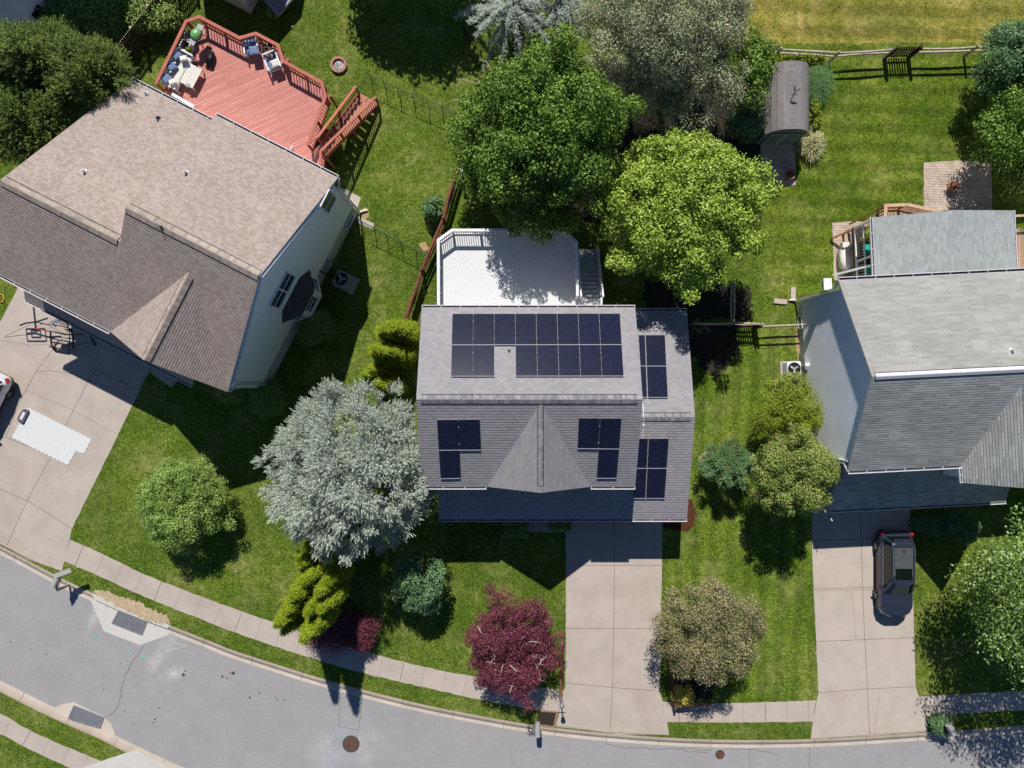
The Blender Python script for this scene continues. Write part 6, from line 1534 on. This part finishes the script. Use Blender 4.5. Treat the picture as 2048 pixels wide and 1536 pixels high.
ac('grey air conditioner on a pad in the shade of the beige side wall', 690, 562, math.radians(-27), 'greyplastic')
ac('white air conditioner by the foot of the white side wall', 1577, 738, math.radians(3), 'white')
# mailboxes, lamp, flag
def mailbox(label, base, top, ang, mat='greymail', size=(.24, .55, .26), z=1.15, news=True):
    b = W(*base); t = thing('mailbox', label, 'mailbox', b); p = W(top[0], top[1], z); mb = MB()
    mb.beam(b, Vector((b.x, b.y, z - .05)), .12, .12); mb.beam(Vector((b.x, b.y, z - .12)), Vector((p.x, p.y, z - .12)), .10, .08); mb.build('post', M[mat], t)
    mb = MB(); R = Matrix.Rotation(ang, 3, 'Z'); prof = [(-.5, 0), (.5, 0), (.5, .55), (.38, .85), (.18, 1), (-.18, 1), (-.38, .85), (-.5, .55)]
    A = [p + R @ Vector((x * size[0], -size[1] / 2, zz * size[2] - .06)) for x, zz in prof]; B = [p + R @ Vector((x * size[0] * .96, size[1] / 2, zz * size[2] - .06)) for x, zz in prof]
    mb.poly(A); mb.poly(B[::-1])
    for i in range(8): j = (i + 1) % 8; mb.poly([A[j], A[i], B[i], B[j]])
    mb.build('box', M[mat], t); mb = MB(); mb.box(p + R @ Vector((size[0] * .55, 0, .1)), (.02, .06, .12), ang); mb.build('flag', M['greyplastic'], t)
    return t
t = mailbox('grey post box with long arm leaning over the kerb at the left drive', (137, 1170), (114, 1161), math.radians(-27), size=(.34, .62, .30), z=1.25)
mb = MB(); a, b = W(107, 1160, 1.42), W(140, 1141, 1.42); mb.beam(W(110, 1152, 1.50), W(142, 1140, 1.50), .26, .06); mb.build('roof', M['greymail'], t)
mailbox('pale rounded mailbox on a post beside the brick edged soil bed', (1071, 1440), (1075, 1458), math.radians(2), 'greymail', (.30, .78, .28), 1.15)
t = mailbox('grey mailbox in the shade at the right drive with a dark front', (1893, 1452), (1901, 1458), math.radians(30), 'greymail', (.34, .62, .28), 1.1)
lp = W(1114, 1418); lp = W(1119, 1381)
t = thing('lamp_post', 'slim grey garden lamp post with a cross bar beside the burgundy tree', 'lamp post', lp)
mb = MB(); mb.tube([lp, lp + Vector((0, 0, 1.75))], [.045, .035], 8); mb.beam(lp + Vector((-.25, 0, 1.45)), lp + Vector((.2, 0, 1.45)), .03, .03); mb.build('post', M['steel'], t)
mb = MB(); mb.lathe(lp + Vector((0, 0, 1.75)), [(.05, 0), (.11, .08), (.13, .24), (.15, .26), (.08, .36), (.01, .42)], 12); mb.build('lantern', M['steel'], t)
t = thing('path_light', 'small white solar light on the end post of the brown boundary fence', 'garden light', W(923, 343, 0)); mb = MB(); p = W(924, 342, 1.25); mb.tube([Vector((p.x, p.y, 0)), p], .03, 6); mb.box(p, (.2, .22, .14)); mb.build('lamp', M['white'], t)
# flag at the garage corner of the right house
t = thing('flag', 'furled striped flag hanging at the garage corner of the white sided house', 'flag', Q(u0 + .2, wlf + .4, 2.2)); a = W(1649, 1012, 2.3); b = W(1664, 1041, 2.6)
mb = MB(); mb.tube([a, b], .02, 6); mb.ball(b, .04, 8); mb.build('pole', M['white'], t)
cols = ['white', 'purple', 'white', 'red', 'white', 'purple']; pts = []
def cmat(): return [M['white'], plain('flag_navy', (.03, .04, .12), .8), plain('flag_red', (.35, .05, .06), .8)]
mb = MB(); N = 14
for i in range(N):
    f0, f1 = i / N, (i + 1) / N; wd0, wd1 = .16 * math.sin(math.pi * min(1, .2 + f0 * .8)), .16 * math.sin(math.pi * min(1, .2 + f1 * .8))
    p0, p1 = a.lerp(b, .1 + .75 * f0), a.lerp(b, .1 + .75 * f1); sg = Vector((.9, -.3, 0)).normalized() ; mi = 1 if i > 9 else (0 if i % 2 else 2)
    mb.poly([p0 - sg * wd0 - Vector((0, 0, .05)), p0 + Vector((0, 0, .05)), p1 + Vector((0, 0, .05)), p1 - sg * wd1 - Vector((0, 0, .05))], mi); mb.poly([p0 + Vector((0, 0, .05)), p0 + sg * wd0 * .8 - Vector((0, 0, .25)), p1 + sg * wd1 * .8 - Vector((0, 0, .25)), p1 + Vector((0, 0, .05))], mi)
mb.build('cloth', cmat(), t)
# foam mat and battery pack on the left drive
def scal(a, b, n, out, r=.045):
    pts = []; 
    for i in range(n):
        for k in range(4): u = (i + k / 4) / n; pts.append(a.lerp(b, u) + out * (r * math.sin(math.pi * k / 4)))
    return pts
cs = PW([(57, 817), (182.5, 879), (168, 906.5), (152.5, 901), (136, 929), (25.5, 874), (40, 848), (43, 820)]); pts = []
for i in range(len(cs)):
    a, b = cs[i], cs[(i + 1) % len(cs)]; d = (b - a); o = Vector((d.y, -d.x, 0)).normalized(); o = -o; pts += scal(a, b, max(1, int(d.length / .24)), o)
mb = MB(); mb.slab([Vector((p.x, p.y, .034)) for p in pts], .022); mb.build('play_mat', M['mat'], label='white scalloped foam mat spread on the left driveway', cat='mat')
t = thing('storage_tray', 'dark rounded tray with a pale centre beside the white foam mat', 'tray', W(47.5, 831.5)); mb = MB(); c = W(47.5, 831.5, .05); R = Matrix.Rotation(math.radians(-27), 3, 'Z')
o_ = [c + R @ Vector((x, y, .10)) for x, y in ((-.20, -.28), (-.1, -.40), (.16, -.42), (.20, -.36), (.20, .36), (.16, .42), (-.1, .40), (-.20, .28))]; mb.slab(o_, .14); mb.build('body', M['purple'], t)
mb = MB(); mb.box(c + Vector((0, 0, .11)), (.17, .46, .02), math.radians(-27)); mb.build('lid', M['mat'], t)
# black tube rebounder frames
t = thing('rebounder_frame', 'tangled black and red tubular sports frame standing on the left driveway', 'sports frame', W(125, 690))
def tb(pts, r, m='blackmetal', name='tube'): mb = MB(); mb.tube([W(*p) for p in pts], r, 7); return mb.build(name, M[m], t)
tb([(40, 651, .5), (52, 646, .6), (72, 644, .9), (95, 636.5, 1.1)], .045); tb([(72, 644, .9), (95, 649, .95), (122, 652, 1.0), (140, 657, 1.0)], .028); tb([(81, 649, .9), (86, 646, .9)], .03); tb([(106, 647, 1.0), (112, 654, 1.0)], .03)
tb([(69, 656.5, 1.1), (90, 661, 1.1), (110, 664, 1.1)], .028, 'red', 'red_tube'); tb([(110, 664, 1.1), (130, 669, 1.1), (148, 670, 1.1), (168, 667, 1.1)], .04); tb([(97, 651.5, 1), (128, 667, .8), (140, 661, .8)], .012)
tb([(101, 663, .6), (102, 683, .3), (104, 695, .12), (110, 700.5, .1), (138, 706, .08)], .045); tb([(104, 684, .5), (120, 687, .5), (138, 692, .5)], .04); tb([(139.5, 658, 1.0), (139, 690, .4), (137, 706, .1)], .03)
tb([(106, 695, .3), (109, 685, .45), (112, 700, .1)], .014); tb([(142, 657, 1.1), (146, 675, .7), (147, 697, .15)], .055); tb([(178, 665, 1.3), (184, 678, .8), (191, 690, .3)], .07); tb([(147, 694, .1), (165, 687, .1), (186, 684, .1)], .014)
tb([(8, 673.5, .05), (30, 663, .25), (62, 648, .6)], .012); mb = MB(); mb.lathe(W(107.5, 694.5, .15), [(.09, 0), (.09, .08), (.04, .1), (.001, .1)], 12); mb.build('foot_pad', M['black'], t)
mb = MB(); mb.poly([W(104, 642, 1.0), W(130, 637, 1.2), W(116, 648, .9), W(96, 646, .9)]); mb.poly([W(130, 637, 1.2), W(104, 642, 1.0), W(120, 633, 1.25)]); mb.build('net_sheet', M['sheet'], t)
mb = MB(); mb.poly([W(127, 641, .5), W(138, 642, .5), W(138, 656, .3), W(118, 648, .3)]); mb.build('orange_sheet', plain('peach_sheet', (.55, .36, .22), .8, var=.4), t)
# basketball goal standing just outside the frame (its board throws the framed shadow on the drive)
gp = Vector((-27.9, 5.75, 0)); t = thing('basketball_goal', 'clear framed basketball board on a pole standing by the driveway edge', 'basketball goal', gp + Vector((-1.2, .9, 0)))
mb = MB(); mb.tube([gp + Vector((-.1, 1.4, 0)), gp + Vector((-.1, 1.1, 3.2)), gp + Vector((0, .1, 3.2))], .06, 8); mb.build('pole', M['blackmetal'], t); mb = MB()
for a, b in (((-.55, 2.9), (.55, 2.9)), ((-.55, 3.7), (.55, 3.7)), ((-.55, 2.9), (-.55, 3.7)), ((.55, 2.9), (.55, 3.7)), ((-.26, 3.0), (.26, 3.0)), ((-.26, 3.45), (.26, 3.45)), ((-.26, 3.0), (-.26, 3.45)), ((.26, 3.0), (.26, 3.45))):
    mb.beam(gp + Vector((a[0], 0, a[1])), gp + Vector((b[0], 0, b[1])), .06, .06)
mb.build('backboard', M['blackmetal'], t)
t = thing('hose_ring', 'orange ring toy on the grass at the left edge', 'toy ring', W(3, 598)); mb = MB(); c = W(1, 597, .06); mb.tube([c + Vector((math.cos(a_ * .524) * .2, math.sin(a_ * .524) * .24, 0)) for a_ in range(13)], .03, 6, cap=False); mb.build('ring', M['orange'], t)
for i, (x, y, s) in enumerate([(156, 1135, .05), (472, 1143, .07), (585, 54, .08)]):
    c = W(x, y, .0); t = thing('stone', ['small white pebble beside the pavement grass', 'grey pebble on the lawn below the leaning bush', 'small white object on the lawn right of the red deck'][i], 'stone', c); mb = MB(); mb.ball(c + Vector((0, 0, .03)), (s, s * .7, s * .6), 8); mb.build('body', M['newcon'], t, smooth=True)

# ================================================================ TREES AND PLANTS
def twigs(rng, c, R): return np.zeros((0, 4, 3))
L = M
tree('big dense green maple between the two back gardens', 'tree', 1100, 258, 162, 6.4, 3.2, L['L_maple'], 120, .19, 90000, .16, .09, 101, rpy=164, base=tuple(W(1085, 340)[:2]), lobes=5, trunk=.24, name='maple_tree', amp=.16, inner=.55, gap=.86, more=[(1000, 290, 100, 130, 3.6, 2.2, 40), (1080, 420, 110, 60, 4.0, 2.2, 26)])
tree('grey green crab apple tree crowding the top edge beside the maple', 'tree', 1300, 60, 150, 6.2, 3.2, L['L_crab'], 110, .17, 52000, .105, .06, 102, rpy=130, lobes=6, trunk=.2, name='crabapple_tree', amp=.14)
tree('second grey green crab apple tree reaching over the small dark shed', 'tree', 1352, 160, 128, 4.4, 2.6, L['L_crab'], 85, .2, 38000, .105, .06, 103, rpy=112, lobes=5, trunk=.16, name='crabapple_tree', amp=.2)
tree('grey green crab apple tree at the top edge nearest the dry field', 'tree', 1425, 30, 72, 5.6, 2.4, L['L_crab'], 42, .24, 17000, .105, .06, 104, rpy=92, lobes=5, name='crabapple_tree', amp=.15)
tree('bright lime green tree between the white deck and the shed paving', 'tree', 1368, 422, 170, 5.4, 2.9, L['L_bright'], 125, .17, 62000, .16, .09, 105, rpy=158, gap=.88, lobes=7, trunk=.18, name='leafy_tree', amp=.15, base=tuple(W(1335, 475)[:2]))
tree('narrow mid green young tree beside the barrel roofed shed', 'tree', 1500, 140, 44, 3.8, 2.0, L['L_maple'], 26, .32, 9000, .14, .08, 106, rpy=84, lobes=4, name='leafy_tree')
shrub('round leafy shrub between the small dark shed and the barrel roofed shed', 'shrub', 1492, 238, 1.2, 2.2, L['L_bgreen'], 8500, .13, .08, 107, ry=1.25, n_cl=24)
tree('blue green leaved tree at the upper right corner by the split rail fence', 'tree', 2024, 120, 74, 2.6, 2.0, L['L_bgreen'], 42, .26, 17000, .14, .08, 108, rpy=76, lobes=5)
tree('dark green spreading tree overhanging the square brick patio', 'tree', 2056, 270, 104, 2.9, 2.3, L['L_maple'], 55, .24, 21000, .15, .09, 109, rpy=108, lobes=5)
tree('pale glossy leaved tree at the right edge beside the dark grey car', 'tree', 2165, 1225, 195, 6.8, 3.0, L['L_pale'], 100, .2, 36000, .17, .10, 110, rpy=190, lobes=6, trunk=.22, name='maple_tree', amp=.18, more=[(2048, 1180, 132, 145, 4.2, 2.4, 60)])
tree('burgundy leaved tree with pale branches in the centre front lawn', 'tree', 1026, 1288, 94, 2.2, 1.4, L['L_red'], 100, .175, 44000, .09, .055, 111, rpy=106, gap=.9, lobes=6, trunk=.1, name='red_maple_tree', bark='palebark', amp=.2, flat=.8, fill=.12, inner=.6)
tree('tan and pink tinged leafy tree on the lawn strip between the two drives', 'tree', 1416, 1262, 113, 3.2, 2.0, L['L_pink'], 80, .2, 46000, .095, .055, 112, rpy=106, gap=.9, lobes=6, trunk=.12, amp=.14)
tree('brown tipped tree in front of the white side wall, the lower of the pair', 'tree', 1584, 944, 84, 3.6, 2.4, L['L_brownish'], 66, .23, 38000, .11, .065, 113, rpy=90, gap=.9, lobes=5)
tree('olive yellow shrubby tree in front of the white side wall, above the brown tipped one', 'tree', 1576, 822, 72, 2.6, 1.6, L['L_olive'], 44, .26, 26000, .085, .05, 114, rpy=70, gap=.9, lobes=5)
tree('small dark green bushy tree by the white air conditioner', 'tree', 1580, 772, 42, 2.3, 1.2, L['L_brownish'], 22, .3, 6500, .10, .06, 115, rpy=30, lobes=4)
tree('shaded green tree below the silver blue tree with a few sunlit boughs', 'tree', 838, 1165, 52, 2.3, 1.5, L['L_bgreen'], 34, .26, 12000, .14, .07, 116, rpy=62, lobes=4)
def bush_twist(): pass
tree('large rounded green bush leaning on the left front lawn', 'bush', 367, 1008, 94, 1.9, 1.9, L['L_bush'], 100, .19, 46000, .12, .05, 117, rpy=94, gap=.9, lobes=4, trunk=.09, name='large_bush', amp=.10, inner=.5)
shrub('pale green small bush beside the brown boundary fence', 'shrub', 868, 416, .62, 1.3, L['L_bgreen'], 2600, .13, .08, 118, ry=.7, n_cl=14)
shrub('small yellow green shrub inside the low corner fence', 'shrub', 1367, 1394, .72, 1.0, L['L_yellow'], 3000, .11, .07, 119, ry=.7, n_cl=16)
shrub('low burgundy bush behind the golden evergreens at the pavement', 'shrub', 672, 1262, 1.95, 1.6, L['L_red'], 16000, .08, .045, 120, ry=1.4, n_cl=44)
shrub('burgundy bush in the sun beside the shaded lawn', 'shrub', 725, 1262, .95, 1.6, L['L_red'], 8500, .08, .045, 121, ry=1.25, n_cl=26)
shrub('round dark green shrub in the shade below the bay window', 'shrub', 632, 655, 1.15, 1.3, L['L_bush'], 7500, .09, .05, 122, n_cl=24)
shrub('round clipped shrub at the front corner of the brown roofed house, left one', 'shrub', 464, 780, .95, 1.0, L['L_bush'], 5000, .08, .045, 123, n_cl=20)
shrub('larger round clipped shrub at the front corner of the brown roofed house, right one', 'shrub', 536, 797, 1.2, 1.3, L['L_bush'], 8000, .08, .045, 124, n_cl=26)
shrub('square clipped hedge block in the shade left of the front path', 'hedge', 1031, 1052, .68, .9, L['L_bush'], 4500, .08, .045, 125, ry=.62, boxy=True, name='hedge')
shrub('square clipped hedge block in the shade right of the front path', 'hedge', 1120, 1042, .62, .8, L['L_bush'], 4000, .08, .045, 126, ry=.5, boxy=True, name='hedge')
shrub('dark green bush in the shade behind the right mailbox', 'shrub', 1882, 1448, .68, .9, L['L_bgreen'], 3500, .1, .06, 127, n_cl=18)
shrub('leafy shrub growing beside the barrel roofed shed on its right', 'shrub', 1628, 232, .45, .8, L['L_olive'], 1400, .12, .07, 128, ry=.9, n_cl=10)
shrub('green leafy weeds behind the far end of the barrel roofed shed', 'shrub', 1600, 122, 1.5, .9, L['L_olive'], 3200, .12, .06, 129, ry=.35, n_cl=20)
shrub('low shaded blue green shrubs along the front of the right garage', 'shrub', 1862, 1050, 1.5, .8, L['L_bgreen'], 5200, .1, .05, 130, ry=.55, n_cl=26)
shrub('taller blue green shrub at the corner of the right garage', 'shrub', 1925, 1058, .8, 1.9, L['L_bgreen'], 5200, .12, .06, 131, ry=.9, n_cl=20)
shrub('small flowering plant at the corner of the dark grey step at the top edge', 'shrub', 548, 26, .45, .8, L['L_pale'], 900, .1, .06, 132, n_cl=8)
for i, (x, y, r) in enumerate([(300, 20, 1.5), (205, 30, 1.7), (120, 40, 1.4)]): shrub(['leafy shrub beside the tall picket fence at the top', 'leafy shrub in the shadow between the house corner and the picket fence', 'leafy shrub against the pale house corner at the top left'][i], 'shrub', x, y, r, 1.6, L['L_bush'], 6500, .15, .08, 140 + i, n_cl=24)
shrub('small leafy plant at the right edge behind the sun porch', 'shrub', 2046, 462, .55, 1.9, L['L_olive'], 1800, .12, .07, 145, n_cl=12)
# needle trees
sprig_tree('large silver blue evergreen tree between the two front lawns', 'tree', 712, 936, 166, 4.4, 4.6, L['L_blue'], 210, .15, 26000, .30, 8, .11, .032, 201, rpy=168, upb=.35, name='spruce_tree', trunk=.2, amp=.05, lobes=7, spread=.62)
sprig_tree('dark feathery evergreen at the left edge above the brown roof', 'tree', 40, 240, 108, 4.2, 2.4, L['L_conif'], 60, .26, 5200, .5, 9, .17, .035, 202, rpy=92, upb=.25, name='cypress_tree')
sprig_tree('broad feathery green evergreen beside the pale house corner', 'tree', 84, 122, 104, 4.8, 2.2, L['L_conif'], 60, .25, 6000, .5, 9, .17, .035, 203, rpy=62, upb=.25, name='cypress_tree')
sprig_tree('feathery green evergreen next to the tall picket fence', 'tree', 186, 158, 80, 4.4, 2.4, L['L_conif'], 50, .28, 5200, .5, 9, .17, .035, 204, rpy=76, upb=.25, name='cypress_tree')
sprig_tree('small blue green spruce leaning out over the side lawn', 'tree', 1453, 930, 48, 1.7, 1.3, L['L_spruce'], 34, .25, 3000, .30, 8, .11, .03, 205, rpy=44, upb=.1, name='spruce_tree', trunk=.07, amp=.2)
# weeping silver tree at the top: arching boughs hung with short needles
rng = np.random.default_rng(301); 
for bx, by, nb, lm, lab in ((1030, 85, 44, 3.3, 'silver blue weeping cedar with arching boughs at the top edge'), (1115, 75, 22, 2.2, 'smaller silver blue weeping cedar between the larger one and the crab apples')):
  b = W(bx, by, 0); t = thing('weeping_tree', lab, 'tree', b); mb = MB(); mb.tube([b, b + Vector((0, .1, 2.2)), b + Vector((-.1, .2, 4.2))], [.13, .10, .05], 7); Qs = []
  for i in range(nb):
      a_ = i / nb * 6.283 + rng.uniform(-.15, .15); Ls = rng.uniform(1.0, lm); z0 = rng.uniform(2.0, 4.2); prev = b + Vector((-.1, .2, z0)); pts = [prev]; dirx = Vector((math.cos(a_), math.sin(a_), 0))
      for k in range(1, 11): u = k / 10; pts.append(b + Vector((-.1, .2, z0)) + dirx * Ls * u + Vector((rng.uniform(-.08, .08), rng.uniform(-.08, .08), .9 * u - 2.3 * u * u * (Ls / 2.6))))
      mb.tube(pts, [.04 - .03 * k / 10 for k in range(11)], 4)
      P_ = np.array([list(pts[int(k)].lerp(pts[min(10, int(k) + 1)], k - int(k))) for k in rng.uniform(0.5, 10, 330) if k < 10]); m = len(P_)
      P_ += rng.normal(size=(m, 3)) * .06; dd = norm(rng.normal(size=(m, 3)) * .7 + np.array([dirx.x * .4, dirx.y * .4, -.3])); Qs.append(sprigs(rng, P_, dd, .16, 5, .085, .026, .8))
  mb.build('trunk', M['bark'], t); quads_mesh('crown', np.concatenate(Qs), t, M['L_bluet'])
# golden flame shaped evergreens
flame_tree('golden flame shaped evergreen leaning over the pavement, the left one', (640, 1158), [(552, 1252, 7.9, .46, 3.6), (566, 1266, 7.0, .36, 2.6), (583, 1197, 6.8, .60, 3.4), (571, 1224, 7.2, .5, 3), (598, 1130, 5.4, .62, 3.2), (614, 1112, 4.6, .5, 2.8), (640, 1100, 3.8, .42, 2.4), (606, 1165, 6.2, .5, 3)], 401)
flame_tree('golden flame shaped evergreen leaning over the pavement, the right one', (682, 1190), [(604, 1282, 7.8, .52, 3.4), (628, 1258, 6.8, .40, 2.6), (612, 1228, 7.0, .42, 3), (640, 1222, 6.4, .52, 3), (634, 1190, 6.2, .5, 3), (650, 1168, 5.4, .55, 3), (655, 1137, 4.6, .48, 2.6), (664, 1108, 3.8, .42, 2.4)], 402)
flame_tree('golden evergreen against the left wall of the grey house, the upper one', (822, 680), [(762, 658, 4.6, .50, 2.6), (786, 655, 4.0, .55, 2.6), (806, 660, 3.4, .55, 2.4), (822, 670, 2.6, .5, 2.0)], 403)
flame_tree('golden evergreen against the left wall of the grey house, the middle one', (812, 718), [(746, 700, 5.0, .50, 2.8), (768, 702, 4.2, .55, 2.6), (790, 706, 3.4, .5, 2.2), (808, 712, 2.6, .5, 2)], 404)
flame_tree('golden evergreen against the left wall of the grey house, the lowest one', (800, 770), [(726, 750, 5.0, .36, 2.6), (738, 738, 4.4, .34, 2.4), (748, 768, 4.4, .4, 2.6), (762, 772, 3.6, .5, 2.4), (782, 776, 2.8, .5, 2)], 405)
# dead branches showing at the left of the maple
t = thing('dead_branch', 'bare pale dead branches sticking out of the left side of the maple', 'branch', W(980, 190)); mb = MB()
for P_ in ([(980, 182, 3.2), (960, 168, 3.0), (945, 164, 2.8), (920, 157, 2.5)], [(960, 168, 3.0), (957, 160, 3.0)], [(982, 140, 3.4), (973, 123, 3.3), (958, 120, 3.2)], [(945, 200, 2.8), (925, 198, 2.6), (902, 201, 2.4)], [(1012, 162, 4), (1005, 146, 4), (998, 138, 4)]):
    mb.tube([W(*p) for p in P_], [.035 - .008 * i for i in range(len(P_))], 5)
mb.build('twigs', M['palebark'], t)
# pale boughs of the burgundy tree lie over its crown
rt_ = [o for o in bpy.data.objects if o.name.startswith('red_maple_tree')][0]; mb = MB()
for a in ([(1046, 1292, 3.1), (1060, 1283, 3.2), (1074, 1284, 3.2)], [(1064, 1310, 3.1), (1070, 1325, 3.1), (1078, 1345, 3.0), (1080, 1360, 2.9)], [(1066, 1311, 3.1), (1083, 1320, 3.1), (1092, 1314, 3.1)], [(1083, 1320, 3.1), (1080, 1328, 3.1)], [(1006, 1330, 3.1), (1002, 1345, 3.0), (996, 1361, 2.9)], [(975, 1290, 3.1), (985, 1300, 3.1), (990, 1315, 3.1), (982, 1325, 3)], [(955, 1252, 3), (962, 1265, 3.1), (975, 1275, 3.1), (974, 1284, 3.1)], [(1020, 1330, 3.1), (1033, 1342, 3.1)], [(1045, 1362, 3.0), (1060, 1370, 2.9), (1064, 1380, 2.8)], [(1020, 1385, 2.8), (1024, 1372, 2.9)]):
    mb.tube([W(p[0], p[1], p[2] + .05) for p in a], [.035, .028, .02, .012][:len(a)], 5)
    q = W(a[-1][0], a[-1][1], a[-1][2] + .05)
    for k in range(4): an = k * 1.3; mb.tube([q, q + Vector((math.cos(an) * .3, math.sin(an) * .3 - .1, -.05))], [.012, .005], 4)
mb.build('bough', M['palebark'], rt_)
# ornamental grasses
def tuft(label, px, py, r, h, mat, n, w, seed, sy=1.0, name='ornamental_grass'):
    rng = np.random.default_rng(seed); c = W(px, py); t = thing(name, label, 'grass', c); Ps = []
    a = rng.uniform(0, 6.283, n); ro = rng.uniform(.25, 1, n) * r; base = np.stack([c.x + rng.normal(size=n) * r * .1, c.y + rng.normal(size=n) * r * .1 * sy, np.zeros(n)], 1)
    dx, dy = np.cos(a) * ro, np.sin(a) * ro * sy; side = np.stack([-np.sin(a), np.cos(a), np.zeros(n)], 1) * w
    def at(u): return base + np.stack([dx * u, dy * u, h * (1 - .55 * (ro / r)) * (2.2 * u - 1.5 * u * u)], 1)
    us = [0, .3, .6, .85, 1.0]
    for i in range(4):
        p, q = at(us[i]), at(us[i + 1]); s0, s1 = side * (1 - us[i] * .8), side * (1 - us[i + 1] * .85); Ps.append(np.stack([p - s0, p + s0, q + s1, q - s1], 1))
    quads_mesh('blades', np.concatenate(Ps), t, mat); return t
tuft('tall fine bladed ornamental grass beside the barrel roofed shed', 1628, 168, 1.1, 1.3, L['L_grass'], 2600, .012, 501, sy=1.35)
tuft('variegated cream striped grass clump at the front corner of the shed', 1618, 292, .95, 1.0, L['L_varieg'], 900, .028, 502, sy=1.1)
# trees standing beyond the top of the frame whose shade falls into it
tree('broad tree standing beyond the top edge whose shade covers the lawn', 'tree', 770, -330, 150, 6.5, 3.0, L['L_maple'], 40, .3, 15000, .3, .2, 601, rpy=110, lobes=6, trunk=.25, amp=.18)
tree('second tree beyond the top edge above the left yard', 'tree', 84, -228, 84, 5.2, 2.5, L['L_maple'], 30, .3, 10000, .3, .2, 602, rpy=80, lobes=5, trunk=.2)
